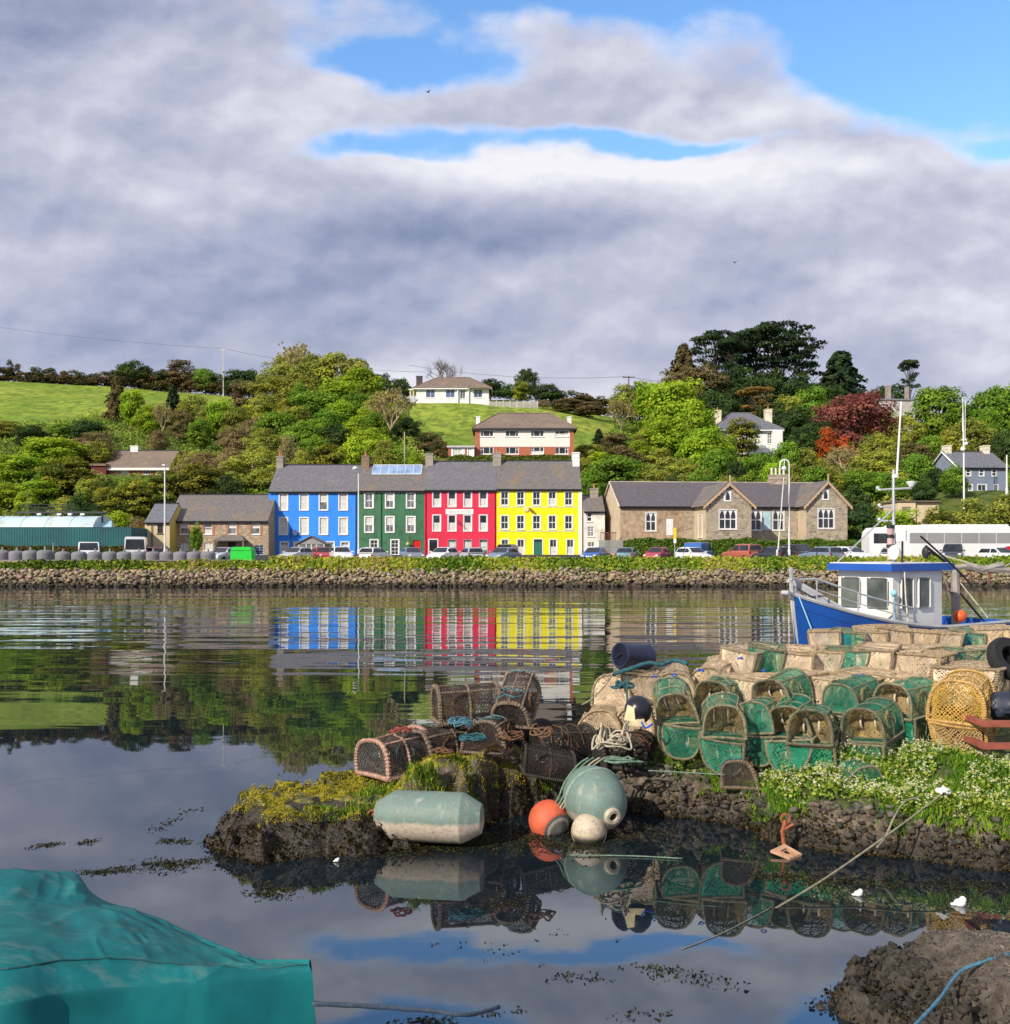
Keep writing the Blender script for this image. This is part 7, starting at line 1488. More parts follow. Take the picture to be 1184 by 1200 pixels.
def creel_meshes(name, netc, framec, wd=.0058, cell=.036, fr=.017, step=.022, funnelc=None, rope=None, stripe=None, openend=False, inner=None, nl=3):
    mb = MB(); nA = 18; fm = mat(name + '_frame', framec, .85, .35, 18, dirt=stripe, ds=26, rv=.35)
    for y in (0, CL): wrap_tube(mb, [(arch(i / nA)[0], y, arch(i / nA)[1]) for i in range(nA + 1)], fr, 0, step=step); wrap_tube(mb, [(-CW / 2, y, 0), (CW / 2, y, 0)], fr, 0, step=step)
    wrap_tube(mb, [(arch(i / nA)[0], CL / 2, arch(i / nA)[1]) for i in range(nA + 1)], fr * .6, 0, step=step)
    for s in (-1, 1): wrap_tube(mb, [(s * CW / 2, 0, 0), (s * CW / 2, CL, 0)], fr, 0, step=step); wrap_tube(mb, [(s * CW * .36, 0, CHT * .86), (s * CW * .36, CL, CHT * .86)], fr * .5, 0, step=step)
    mb.tube([(0, 0, CHT), (0, CL, CHT)], fr * .45, 5); [mb.tube([(-CW / 2, y, 0), (CW / 2, y, 0)], fr * .5, 5) for y in (CL * .33, CL * .66)]
    frame = mb.mesh('frame', fm)
    Vs = [net_strips(lambda u, v: Vector((arch(u)[0], v * CL, arch(u)[1])) * 1.0, int(1.25 / cell), int(CL / cell), wd)]
    Vs.append(net_strips(lambda u, v: ((u - .5) * CW, v * CL, .002), int(CW / cell), int(CL / cell), wd))
    for y in ((CL,) if openend else (.0, CL)):
        def end(u, v, y=y):
            x, h = arch(.5 + (u - .5) * .999); xx = (u - .5) * CW; q = min(1, abs(2 * (u - .5))); hh = CHT * (1 - q ** 2.6) ** .42 if q < 1 else 0.0
            return (xx, y, v * hh)
        Vs.append(net_strips(end, int(CW / cell), int(CHT / cell), wd))
    if inner: pass
    V = np.concatenate(Vs); net = npmesh('netting', V, np.arange(len(V)).reshape(-1, 4), mat(name + '_net', netc, .9, .35, 6, rv=.4))
    fun, ring = [], []
    for sd in (-1, 1):
        V = net_strips(lambda u, v, s=sd: (s * (CW / 2 - v * .17), CL * .28 + math.cos(u * 6.2832) * (.15 - .07 * v) + .1, .20 + math.sin(u * 6.2832) * (.15 - .07 * v)), 16, 6, wd * 1.3)
        fun.append(npmesh('entrance_funnel', V, np.arange(len(V)).reshape(-1, 4), mat(name + '_funnel', funnelc or netc, .9, .3, 6)))
        mb = MB(); mb.tube([(sd * (CW / 2 - .17), CL * .28 + math.cos(a) * .085 + .1, .20 + math.sin(a) * .085) for a in np.linspace(0, 6.28, 15)[:-1]], .012, 5, closed=True); ring.append(mb.mesh('funnel_ring', mat('ring_cream', (.62, .54, .42), .7)))
    par = None
    if inner:
        def inn(u, v): x, h = arch(u); return (x * (1 - .45 * v), .02 + v * .30, h * (1 - .4 * v) + .05 * v)
        V = np.concatenate([net_strips(lambda u, v: inn(u, v), 20, 9, .011), net_strips(lambda u, v: ((u - .5) * CW * .9, .30 + .02 * math.sin(u * 9), v * CHT * .8), 18, 12, .013)]); par = npmesh('parlour_net', V, np.arange(len(V)).reshape(-1, 4), mat(name + '_parlour', inner, .95, .4, 5, rv=.3))
    rp = None
    if rope:
        mb = MB(); rg = random.Random(hash(name) % 1000)
        for i in range(nl):
            y = rg.uniform(0, CL); pts = [(arch(t_)[0] * 1.05, y + rg.uniform(-.06, .06), arch(t_)[1] * 1.05 + .01) for t_ in np.linspace(rg.uniform(.05, .4), rg.uniform(.6, .95), 6)]; mb.tube(pts, .006, 5)
        rp = mb.mesh('lashing', mat('rope_' + name, rope, .9, .3, 9))
    return frame, net, fun, ring, rp, par
KINDS = dict(
 green=creel_meshes('green', (.022, .30, .17), (.21, .19, .11), funnelc=(.33, .24, .10), stripe=(.05, .05, .035)),
 greenopen=creel_meshes('greenopen', (.022, .30, .17), (.20, .18, .10), funnelc=(.33, .24, .10), stripe=(.05, .05, .035), openend=True, inner=(.34, .24, .10)),
 tan=creel_meshes('tan', (.74, .56, .36), (.36, .27, .16), wd=.0085, cell=.034, rope=(.13, .34, .34), funnelc=(.55, .43, .28), stripe=(.12, .08, .05), nl=2),
 gold=creel_meshes('gold', (.60, .38, .10), (.58, .37, .14), wd=.0072, funnelc=(.5, .33, .1), stripe=(.30, .16, .05)),
 dark=creel_meshes('dark', (.055, .042, .034), (.19, .135, .085), wd=.0075, fr=.026, step=.034, rope=(.05, .22, .27), funnelc=(.16, .08, .045), stripe=(.045, .035, .025), inner=(.20, .11, .05)),
 pink=creel_meshes('pink', (.075, .07, .06), (.46, .27, .19), wd=.0065, fr=.026, step=.036, rope=(.05, .24, .28), funnelc=(.09, .12, .12), stripe=(.20, .10, .065), inner=(.16, .09, .05)),
 black=creel_meshes('black', (.028, .024, .022), (.055, .044, .035), wd=.010, fr=.022, step=.03, rope=(.14, .07, .035), funnelc=(.12, .06, .03), stripe=(.025, .02, .018), nl=5),
)
def bent(kind, seed):
    out = []
    for q in KINDS[kind]:
        L_ = []
        for me in (q if isinstance(q, list) else [q]):
            if me is None: L_.append(None); continue
            m2 = me.copy(); c = np.empty(len(m2.vertices) * 3, np.float32); m2.vertices.foreach_get('co', c); c = c.reshape(-1, 3); f = lambda a, b: np.sin(c[:, 0] * 5.1 + a) * np.sin(c[:, 1] * 4.3 + b) * np.cos(c[:, 2] * 4.7 + a * b)
            c += np.stack([f(seed, 1.1), f(seed + 2, 2.3), f(seed + 4, .7)], 1) * np.array([.05, .03, .035]) + np.stack([c[:, 2] * .12 * math.sin(seed * 3), c[:, 2] * .10 * math.cos(seed * 5), 0 * c[:, 2]], 1); m2.vertices.foreach_set('co', c.ravel()); m2.update(); L_.append(m2)
        out.append(L_ if isinstance(q, list) else L_[0])
    return tuple(out)
VAR = {k: [KINDS[k], bent(k, 1.3), bent(k, 2.9), bent(k, 4.4)] for k in KINDS}
def creel(kind, px, d, z, yaw, label, inv=False, sc=1.0, tilt=0.0, roll=0.0, group='creels stacked on the quay', x=None):
    """z is the height of the lowest edge; yaw turns the far end towards +x; inv stands it on its arch"""
    fr, ne, fu, ri, rp, par = rnd.choice(VAR[kind]); t = thing('lobster_creel', label, 'creel', (WX(px, d) if x is None else x, d, z + (CHT * sc if inv else 0)), 0, group)
    t.rotation_mode = 'XYZ'; t.rotation_euler = (R(tilt + rnd.uniform(-3, 3)), R(roll + rnd.uniform(-3, 3)) + (math.pi if inv else 0), R(-yaw)); t.scale = (sc * (1 + rnd.uniform(-.03, .03)),) * 3
    o = link('frame', fr, t); link('netting', ne, t); 
    for a_, b_ in zip(fu, ri): link('funnel_ring', b_, link('entrance_funnel', a_, t))
    if rp and rnd.random() < .6: link('lashing', rp, t)
    if par: link('parlour_net', par, t)
    return t
GREENS = [(800, 12.1, .66, 8, 'outermost green pair next to the black float'), (838, 12.5, .74, 22, 'green pair set back behind the outermost one'), (846, 11.75, .52, 14, 'low green pair in front, second from the float'), (880, 11.95, .58, 20, 'green pair in the middle with a closed upper net'), (908, 12.45, .76, 34, 'green pair set back in the middle'), (924, 11.75, .56, 30, 'open green pair whose hoops lean over'), (950, 11.6, .50, 24, 'large open green hoops nearest the flowers'), (982, 12.35, .74, 42, 'green pair set back behind the large open hoops'), (1010, 11.65, .52, 38, 'green pair with its long side showing'), (1048, 12.2, .72, 46, 'green pair next to the golden creels')]
for i, (px, d, z, a, lb) in enumerate(GREENS):
    sc = rnd.uniform(.92, 1.03); creel('green', px, d, z, a, lb + ', lower one', True, sc, roll=rnd.uniform(-8, 8), tilt=rnd.uniform(-4, 4)); creel('green' if i in (3, 7) else 'greenopen', px + rnd.uniform(-4, 4), d + rnd.uniform(-.04, .04), z + CHT * sc + .02, a + rnd.uniform(-7, 7), lb + ', upper one', sc=sc, roll=rnd.uniform(-9, 7), tilt=rnd.uniform(-4, 4))
creel('green', 838, 13.0, 1.15, 60, 'green creel lying behind the outermost green stack', tilt=-8); creel('green', 975, 12.9, 1.12, 65, 'green creel lying across behind the open green hoops')
creel('gold', 1122, 11.75, .62, 32, 'golden netted creel standing under another at the end of the front row', True, 1.22); creel('gold', 1120, 11.75, .62 + CHT * 1.22 + .03, 33, 'golden netted creel on top at the end of the front row', False, 1.22)
creel('dark', 868, 11.55, .42, 10, 'brown hoop creel half sunk in the flowers below the green stacks', sc=.8); creel('green', 1012, 11.2, .40, -8, 'old green creel half buried in the flowers below the green stacks', sc=.85)
for i, px in enumerate([872, 916, 960, 1004, 1050]):
    creel('tan', px, 13.05 + rnd.uniform(-.1, .1), .72, 30 + rnd.uniform(-15, 15), 'tan creel buried in the row behind the green stacks', sc=1.0, group='buried creels of the second row'); creel('tan', px - 6, 13.0 + rnd.uniform(-.1, .1), 1.13, 55 + rnd.uniform(-14, 14), 'flat topped tan creel behind the green stacks, %s from the drum' % ORD[i], True, 1.0, roll=rnd.uniform(-4, 4))
for i, (px, d, z, a, inv, ti) in enumerate([(700, 12.9, .68, 15, False, 0), (742, 12.9, .70, -8, False, 0), (776, 13.2, .70, 10, False, 0), (818, 13.4, .70, 25, False, 0), (716, 13.3, 1.10, 20, False, -6), (752, 13.2, 1.12, 0, True, 0), (790, 13.3, 1.12, 8, False, 4), (828, 13.9, 1.14, 30, False, 6), (850, 14.6, 1.14, 50, True, 0)]):
    creel('tan', px, d, z, a, 'tan creel %s of the pile by the drum' % ['standing lowest at the water end', 'lying low behind the pale rope heap', 'lying low behind the black float', 'lying low behind the outermost green creel', 'topmost at the water end', 'turned upside down under the black drum', 'upright with an arched top', 'with a peaked arch', 'lying flat topped at the back'][i], inv, 1.05, ti)
for i, px in enumerate([866, 899, 931, 962, 993, 1024, 1054]):
    creel('tan' if i not in (1, 4) else 'green', px, 14.2 + rnd.uniform(-.12, .12), 1.34 + rnd.uniform(-.04, .04), 24 + rnd.uniform(-16, 16), '%s flat topped creel in the middle row, %s from the water' % ('green' if i in (1, 4) else 'tan', ORD[i]), True, 1.04, roll=rnd.uniform(-5, 5)); creel('tan', px, 14.3, .78, 24, 'tan creel hidden under the middle row', False, 1.12, group='buried creels of the middle row')
creel('tan', 1072, 13.9, 1.20, 38, 'large flat topped tan creel behind the golden ones', True, 1.30); creel('tan', 1130, 13.3, 1.02, 42, 'large flat topped tan creel beside the navy sack', True, 1.45); creel('tan', 1072, 14.0, .68, 30, 'tan creel hidden behind the golden ones', False, 1.2, group='buried creels of the middle row'); creel('tan', 1140, 13.5, .68, 30, 'tan creel hidden behind the navy sack', False, .8, group='buried creels of the middle row')
for i, px in enumerate([985, 1040, 1092, 1150]): creel('tan' if i not in (0, 2) else 'green', px, 15.9, 1.14, 70 + rnd.uniform(-8, 8), '%s creel lying sideways before the back row, %s from the bow' % ('tan' if i not in (0, 2) else 'green', ORD[i]), True, 1.15); creel('tan', px, 15.9, .70, 70, 'tan creel hidden low in the gap before the back row', False, 1.0, group='buried creels of the back rows')
for i, px in enumerate([966, 993, 1021, 1049, 1078, 1106, 1135, 1164, 1194]): creel('tan' if i not in (1, 6) else 'green', px, 17.3 + rnd.uniform(-.15, .15), 1.34 + rnd.uniform(-.04, .04), 26 + rnd.uniform(-14, 14), '%s creel in the back row, %s from the boat bow' % ('tan' if i not in (1, 6) else 'green', ORD[i]), True, 1.06, roll=rnd.uniform(-5, 5)); creel('tan', px, 17.4, .76, 26, 'tan creel hidden under the back row', False, 1.15, group='buried creels of the back rows')
# old dark creels on the rocky tongue
for a in [('pink', 437, 11.47, None, 38, 'dark creel with pinkish wrapped bars nearest the mossy tip', False, 1.0, 0), ('dark', 488, 12.0, None, 48, 'dark creel with pale wrapped bars under another one', False, 1.08, 0), ('dark', 512, 12.32, 1.10, 75, 'rusty brown creel lying on top of the pile', False, 1.08, 4), ('dark', 566, 11.87, None, 20, 'dark creel tangled with teal rope in front of the pile', False, .92, 0), ('black', 545, 12.52, None, 70, 'blackened creel behind the teal roped one', False, 1.05, 0),
          ('dark', 600, 12.22, 1.05, 15, 'dark creel tipped up showing its round open end', False, .92, 28), ('black', 592, 12.42, None, 40, 'blackened creel holding up the tipped one', False, 1.05, 0), ('black', 628, 12.22, None, 65, 'rusty black creel beside the grass tuft', False, 1.0, 0), ('black', 655, 12.62, None, 20, 'small black creel near the pale rope heap', False, .85, 6), ('black', 690, 12.32, None, 30, 'dark rusty creel under the pale rope heap', False, .95, 0), ('black', 612, 11.75, .62, 80, 'crushed black creel lying in front of the tipped one', False, .8, -14), ('dark', 470, 12.35, None, 20, 'dark creel half hidden behind the pinkish one', False, .95, 6), ('black', 735, 12.22, None, 15, 'dark creel under the black float', False, .95, 0)]:
    k, px, d, z, yaw, lab, inv, sc, ti = a; zz = max(.5, pz(WX(px, d) + .1, d + .3)) if z is None else z
    creel(k, px, d, zz - .02, yaw, lab, inv, sc, ti, 0, 'old creels on the rocky tongue')

for i, (px, py, d, rx, h, r, m_, lb) in enumerate([(556, 868, 11.5, .18, .12, .010, 'teal', 'teal rope tangle on the front dark creel'), (600, 866, 11.7, .20, .14, .009, 'black', 'black rope tangle beside the tipped creel'), (520, 882, 11.5, .16, .08, .009, 'black', 'black rope tangle at the foot of the dark pile'), (635, 862, 11.6, .20, .16, .010, 'brown', 'brown rope tangle on the rusty black creel'), (470, 858, 11.7, .14, .10, .008, 'red', 'dull red rope tangle beside the pinkish creel'), (540, 850, 11.8, .18, .14, .008, 'blue', 'dull blue rope tangle in the dark pile')]):
    LATER.append((lb, P(px, py, d), rx, h, r, m_, 30 + i))
# ---- buoys, floats and drum
def buoy_mat(name, top, bot, zsplit, soft=.02):
    m, nt, nd, ln = newmat(name); p = N(nt, 'ShaderNodeBsdfPrincipled', i_Roughness=.55); o = N(nt, 'ShaderNodeOutputMaterial'); ln.new(p.outputs[0], o.inputs[0]); g = N(nt, 'ShaderNodeNewGeometry'); s = N(nt, 'ShaderNodeSeparateXYZ'); ln.new(g.outputs['Position'], s.inputs[0])
    n1 = noise_node(nt, 5, 5, .6); n2 = noise_node(nt, 26, 4, .65); f = N(nt, 'ShaderNodeMapRange'); ln.new(math_n(nt, 'ADD', s.outputs[2], math_n(nt, 'MULTIPLY', math_n(nt, 'SUBTRACT', n1, .5), .09)), f.inputs[0]); f.inputs[1].default_value = zsplit - soft; f.inputs[2].default_value = zsplit + soft
    c = mixc(nt, f.outputs[0], bot, top); c = mixc(nt, ramp(nt, [(.45, (0, 0, 0)), (.72, (.6, .6, .6))], n2), c, (.17, .145, .10)); n4 = noise_node(nt, 9, 6, .7, stretch=(1, 1, .25)); c = mixc(nt, ramp(nt, [(.55, (0, 0, 0)), (.7, (.55, .55, .55))], n4), c, (.50, .47, .38)); n5 = noise_node(nt, 70, 3, .6); c = mixc(nt, ramp(nt, [(.62, (0, 0, 0)), (.7, (.7, .7, .7))], n5), c, (.10, .09, .06))
    wet = ramp(nt, [(.03, (1, 1, 1)), (.09, (0, 0, 0))], s.outputs[2]); c = mixc(nt, wet, c, (.05, .045, .03)); ln.new(c, p.inputs['Base Color'])
    b = N(nt, 'ShaderNodeBump', i_Strength=.35, i_Distance=.01); ln.new(n2, b.inputs['Height']); ln.new(b.outputs[0], p.inputs['Normal']); return m
RUST = mat('rust_iron', (.33, .10, .045), .9, .4, 14, bump=.6, bs=60)
c = P(503, 957, 10.75); t = thing('cylinder_buoy', 'long cylindrical mooring buoy, faded green above and beige below, lying on the weed', 'buoy', c, R(-5)); mb = MB(); r_, l_ = .275, .60; Mx = Matrix.Rotation(R(90), 4, 'Y') @ Matrix.Rotation(R(3), 4, 'X')
mb.lathe([(.0, -l_), (.12, -l_), (.15, -l_ + .01), (r_ * .97, -l_ + .20), (r_, -l_ + .22), (r_, l_ - .22), (r_ * .97, l_ - .2), (.16, l_ - .01), (.12, l_), (0, l_)], 40, 0, Mx); mb.build('body', buoy_mat('buoy_green', (.155, .235, .20), (.52, .43, .33), .30), t, smooth=22)
mb = MB(); [mb.tube([(-l_ - .03 + math.cos(a) * .055, -.02, -.0 + math.sin(a) * .06) for a in np.linspace(0, 6.28, 11)[:-1]], .014, 6, closed=True) for _ in (0,)]; mb.tube([(-l_ + .01, 0, 0), (-l_ - .04, 0, 0)], .03, 8)
for i in range(5): mb.tube([(-l_ - .03 + math.cos(a) * .022 + .03 * (i % 2), -.03 + (math.sin(a) * .02 if i % 2 else 0), -.09 - i * .05 + math.sin(a) * .034) for a in np.linspace(0, 6.28, 9)[:-1]], .011, 5, closed=True)
mb.build('rusty_shackle', RUST, t)
c = P(697, 935, 11.3); t = thing('round_buoy', 'big egg shaped buoy, faded green with a cream base, resting on the rocks', 'buoy', c); ax = Vector((.35, -.86, -.22)).normalized(); Mq = ax.to_track_quat('Z', 'Y').to_matrix().to_4x4(); prof = [(max(.0001, .35 * math.sin(math.pi * i / 20) ** .9), -.44 * math.cos(math.pi * i / 20)) for i in range(20)] + [(.085, .44)]
mb = MB(); mb.lathe(prof, 32, 0, Mq); mb.build('body', buoy_mat('buoy_round', (.145, .23, .195), (.50, .43, .32), .24, .04), t, smooth=True); mb = MB(); mb.lathe([(.095, .41), (.10, .46), (.085, .475), (.05, .475), (.045, .43)], 18, 0, Mq); mb.lathe([(.044, .44), (.0, .44)], 12, 1, Mq); mb.build('eye_socket', [mat('buoy_cream', (.46, .40, .29), .7, .25, 12), BLKM], t); mb = MB(); mb.lathe([(.356, -.06), (.364, -.05), (.364, -.03), (.356, -.02)], 32, 0, Mq); mb.build('rope_band', mat('rope_green_grey', (.22, .30, .26), .9, .3, 20), t)
c = P(643, 961, 11.3); t = thing('orange_buoy', 'faded orange buoy with grey banded end lying beside the big green buoy', 'buoy', c); ax = Vector((.55, -.75, -.35)).normalized(); Mq = ax.to_track_quat('Z', 'Y').to_matrix().to_4x4(); mb = MB(); mb.lathe([(max(.0001, .235 * math.sin(math.pi * i / 16)), -.23 * math.cos(math.pi * i / 16)) for i in range(13)], 26, 0, Mq); mb.build('body', mat('buoy_orange', (.60, .115, .05), .6, .25, 6, bump=.3, bs=40), t, smooth=True)
mb = MB(); [mb.lathe([(.172 - .028 * i ** 1.3, .155 + .02 * i), (.182 - .028 * i ** 1.3, .166 + .02 * i), (.150 - .028 * i ** 1.3, .176 + .02 * i)], 24, i % 2, Mq) for i in range(4)]; mb.lathe([(.09, .225), (.0, .245)], 18, 0, Mq); mb.build('banded_end', [mat('band_grey', (.16, .155, .14), .8, .25, 14), mat('band_cream', (.48, .44, .35), .8, .2, 14)], t)
c = P(690, 974, 10.95); c.z = .10; t = thing('cream_buoy', 'small round cream buoy floating below the big green buoy', 'buoy', c); mb = MB(); mb.ball((0, 0, 0), .195, 18); mb.build('body', buoy_mat('buoy_small', (.56, .46, .33), (.50, .41, .29), .05), t, smooth=True); mb = MB(); mb.tube([(.196 * math.cos(a), .196 * math.sin(a) * .35 - .05, .185 * math.sin(a) * .94) for a in np.linspace(0, 6.28, 25)[:-1]], .006, 4, closed=True); mb.build('seam', mat('seam_tan', (.36, .28, .2), .8), t)
c = P(743, 769, 13.5); t = thing('black_drum', 'black plastic drum lying on its side on top of the creels', 'drum', c); ax = Vector((.80, .55, -.10)).normalized(); Mq = ax.to_track_quat('Z', 'Y').to_matrix().to_4x4(); NAVY = mat('navy_plastic', (.018, .022, .05), .4, .2, 3); mb = MB(); mb.lathe([(.15, -.26), (.17, -.27), (.185, -.25), (.185, -.2), (.178, -.18), (.178, .2), (.185, .22), (.17, .27), (.0, .27)], 26, 0, Mq); mb.lathe([(.15, -.26), (.15, -.23), (0, -.225)], 22, 0, Mq); mb.build('body', NAVY, t, smooth=30); mb = MB(); [mb.lathe([(.035, 0), (.035, -.03), (0, -.032)], 10, 0, Mq @ Matrix.Translation((x, y, -.225))) for x, y in ((.06, .05), (-.05, -.06))]; mb.tube([Mq @ Vector((-.1, .02, -.225)), Mq @ Vector((-.05, .03, -.28)), Mq @ Vector((.05, -.03, -.28)), Mq @ Vector((.1, -.04, -.225))], .012, 5); mb.build('bung_and_handle', BLKM, t)
c = P(748, 832, 12.0); t = thing('black_float', 'shiny black float with cream plate tangled in pale rope', 'float', c); mb = MB(); mb.ball((0, 0, 0), .17, 14, 0, (1, 1, 1.05)); mb.build('body', mat('black_float', (.015, .016, .022), .3, .2, 5), t, smooth=True); mb = MB(); mb.slab([(-.19, -.12, -.10), (-.06, -.17, -.12), (-.07, -.17, .05), (-.15, -.13, .08)], .04); mb.slab([(-.14, -.16, -.17), (.06, -.18, -.17), (.05, -.19, -.09), (-.12, -.17, -.10)], .05); mb.build('cream_plate', mat('cream_foam', (.68, .56, .33), .8, .2, 10), t)

# ---- ropes
def rope(label, pts, r, m, name='rope', loops=3, cat='rope'):
    pts = [Vector(p) for p in pts]; out = []
    for i in range(len(pts) - 1):                              # Catmull-Rom
        p0, p1, p2, p3 = pts[max(i - 1, 0)], pts[i], pts[i + 1], pts[min(i + 2, len(pts) - 1)]
        for k in range(6):
            t = k / 6; out.append(.5 * ((2 * p1) + (p2 - p0) * t + (2 * p0 - 5 * p1 + 4 * p2 - p3) * t * t + (3 * p1 - p0 - 3 * p2 + p3) * t ** 3))
    out.append(pts[-1]); mb = MB(); o0 = out[0]; mb.tube([p - o0 for p in out], [r * (1 + .12 * math.sin(i * 2.1)) for i in range(len(out))], 6); o = mb.build(name, m, smooth=True); o.location = o0; return tag(o, label, cat)
RPALE = mat('rope_pale', (.46, .40, .29), .95, .3, 20, bump=.5, bs=90); RGREEN = mat('rope_green', (.16, .24, .17), .95, .3, 20, bump=.5, bs=90); RTEAL = mat('rope_teal', (.03, .11, .13), .95, .35, 16, bump=.5, bs=90); RBLUE = mat('rope_blue', (.07, .20, .28), .95, .3, 16, bump=.5, bs=90); ROLD = mat('rope_old', (.26, .24, .16), .95, .35, 12, bump=.5, bs=90)
def heap(label, c, rx, ry, h, n, r, m, name='rope_heap', seed=1):
    rg = random.Random(seed); pts = []
    a = 0
    for i in range(n): a += rg.uniform(.5, 1.1); q = rg.uniform(.45, 1); pts.append(Vector((c[0] + math.cos(a) * rx * q, c[1] + math.sin(a) * ry * q, c[2] + h * rg.uniform(0, 1) * (1.3 - q))))
    return rope(label, pts, r, m, name)
q = P(718, 862, 11.75); heap('heap of pale looped rope beside the black float', (q.x, q.y, q.z - .16), .26, .16, .42, 44, .013, RPALE, seed=4)
q = P(722, 884, 11.6); heap('loose coil of grey green rope on the grass above the big buoy', (q.x, q.y, .72), .34, .14, .08, 26, .011, RGREEN, seed=6)
for lb, p_, rx, h, r, m_, sd_ in LATER: heap(lb, tuple(p_), rx, rx * .6, h, 34, r, {'teal': RTEAL, 'black': mat('rope_black', (.03, .03, .032), .95, .3, 20), 'red': mat('rope_red', (.26, .06, .05), .95, .3, 20), 'blue': RBLUE, 'brown': mat('rope_brown', (.17, .09, .05), .95, .3, 20)}[m_], 'rope_tangle', sd_)
rope('teal mooring rope draped along the creels in front of the black drum', [P(718, 790, 13.1), P(738, 784, 13.1), P(760, 777, 13.2), P(775, 779, 13.2), P(790, 774, 13.3), P(806, 778, 13.2)], .032, RTEAL)
heap('tangle of teal rope hanging at the water end of the creel pile', (WX(730, 12.85), 12.85, 1.42), .16, .06, .16, 22, .016, RTEAL, seed=9)
rope('teal rope hanging down the creels below the black drum', [P(736, 792, 12.8), P(735, 815, 12.75), P(738, 840, 12.7), P(734, 862, 12.6)], .014, RTEAL)
rope('thin brown rope running from the black drum down to the lowest creel', [P(722, 782, 13.2), P(712, 800, 12.9), P(695, 818, 12.8), P(682, 826, 12.8)], .011, ROLD)
for i, (a, b) in enumerate([(690, 660), (697, 664), (684, 655), (703, 668)]):
    rope(['grey green rope', 'pale grey rope', 'dark green rope', 'slack olive rope'][i] + ' trailing from the rope coil down behind the big buoy', [P(a + 6, 888, 11.55), P(a - 6, 896, 11.45), P(b + 8, 915, 11.35), P(b, 934, 11.3), P(b - 8, 948, 11.2)], .011, [RGREEN, RPALE, RGREEN, ROLD][i])
rope('long slack line floating on the water in front of the flowery bank', [G(668, 1002, .012), G(740, 1003, .012), G(800, 1006, .012)], .007, RGREEN)
rope('green cord lying along the flowery bank', [P(760, 903, 11.1), P(800, 905, 11.0), P(850, 908, 10.9)], .007, RGREEN)
rope('old mooring rope stretched from the white knot down into the water', [P(1106, 929, 10.5), P(1060, 964, 10.0), P(1010, 1000, 9.6), P(960, 1034, 9.2), G(903, 1068, -.02)], .010, ROLD)
rope('slack second rope hanging from the bank beside the stretched mooring rope', [P(1078, 934, 10.6), P(1060, 940, 10.45), P(1048, 958, 10.3), P(1038, 980, 10.15), P(1028, 993, 10.0)], .012, ROLD)
t = heap('white knot of rope at the upper end of the stretched mooring rope', tuple(P(1105, 929, 10.5)), .08, .06, .10, 26, .014, mat('rope_white', (.70, .68, .60), .9, .2, 20), 'rope_knot', 12)
rope('dark submerged line crossing the water below the bank', [G(905, 1063, .006), G(850, 1092, .004), G(800, 1112, .004)], .004, ROLD)
rope('blue rope lying over the edge of the near quay corner', [P(1184, 1118, 6.6), P(1150, 1128, 6.45), P(1124, 1140, 6.35), P(1100, 1172, 6.0), P(1074, 1200, 5.7), P(1050, 1230, 5.45)], .012, RBLUE)
rope('dark mooring rope leading from the tarpaulin boat over the water', [P(366, 1176, 5.12), P(430, 1179, 5.25), P(500, 1184, 5.4), P(548, 1189, 5.5), P(585, 1180, 5.8)], .013, mat('rope_navy', (.07, .10, .14), .95, .3, 20, bump=.5, bs=90))
rope('blue cord on the green creels', [P(765, 848, 11.8), P(757, 853, 11.75), P(752, 846, 11.75)], .012, mat('rope_royal', (.03, .10, .52), .9))
for i, (px, py, d) in enumerate([(768, 800, 12.75), (790, 798, 12.75), (822, 792, 12.8), (895, 793, 12.6), (868, 778, 13.4), (1008, 798, 12.8)]):
    p_ = P(px, py, d); p_.z += .06; heap(['royal blue twine on a tan creel close to the drum', 'royal blue twine on the arched tan creel', 'royal blue twine above the outermost green creel', 'royal blue twine in the middle of the creel pile', 'pale blue twine at the back of the creel pile', 'royal blue twine above the open green hoops'][i], tuple(p_), .05, .05, .05, 9, .007, mat('rope_royal', (.03, .10, .52), .9), 'twine', 20 + i)

# ---- rusty anchor, floats, trailer, sacks
c = G(925, 1003, .0); t = thing('rusty_anchor', 'small rusty anchor sticking out of the water by the weedy bank', 'anchor', c); mb = MB(); mb.tube([(-.02, .1, .02), (-.04, .12, .22), (.0, .14, .34)], .022, 6); mb.tube([(.0 + .05 * math.cos(a), .14, .36 + .05 * math.sin(a)) for a in np.linspace(0, 6.28, 10)[:-1]], .012, 5, closed=True); mb.tube([(-.06, .12, .22), (.08, .13, .30)], .016, 5); mb.build('shank', RUST, t)
mb = MB(); A_ = [Vector(v) for v in ((-.20, 0, .06), (-.03, -.13, .02), (.13, -.02, .03), (-.02, .09, .10))]; cc = sum(A_, Vector()) / 4; I_ = [cc + (v - cc) * .42 for v in A_]
mb.add([*A_, *I_, *[v - Vector((0, 0, .025)) for v in A_], *[v - Vector((0, 0, .025)) for v in I_]], [(i, (i + 1) % 4, 4 + (i + 1) % 4, 4 + i) for i in range(4)] + [(8 + (i + 1) % 4, 8 + i, 12 + i, 12 + (i + 1) % 4) for i in range(4)] + [((i + 1) % 4, i, 8 + i, 8 + (i + 1) % 4) for i in range(4)]); mb.build('fluke_plate', mat('rust_pale', (.48, .27, .16), .85, .3, 10), t)
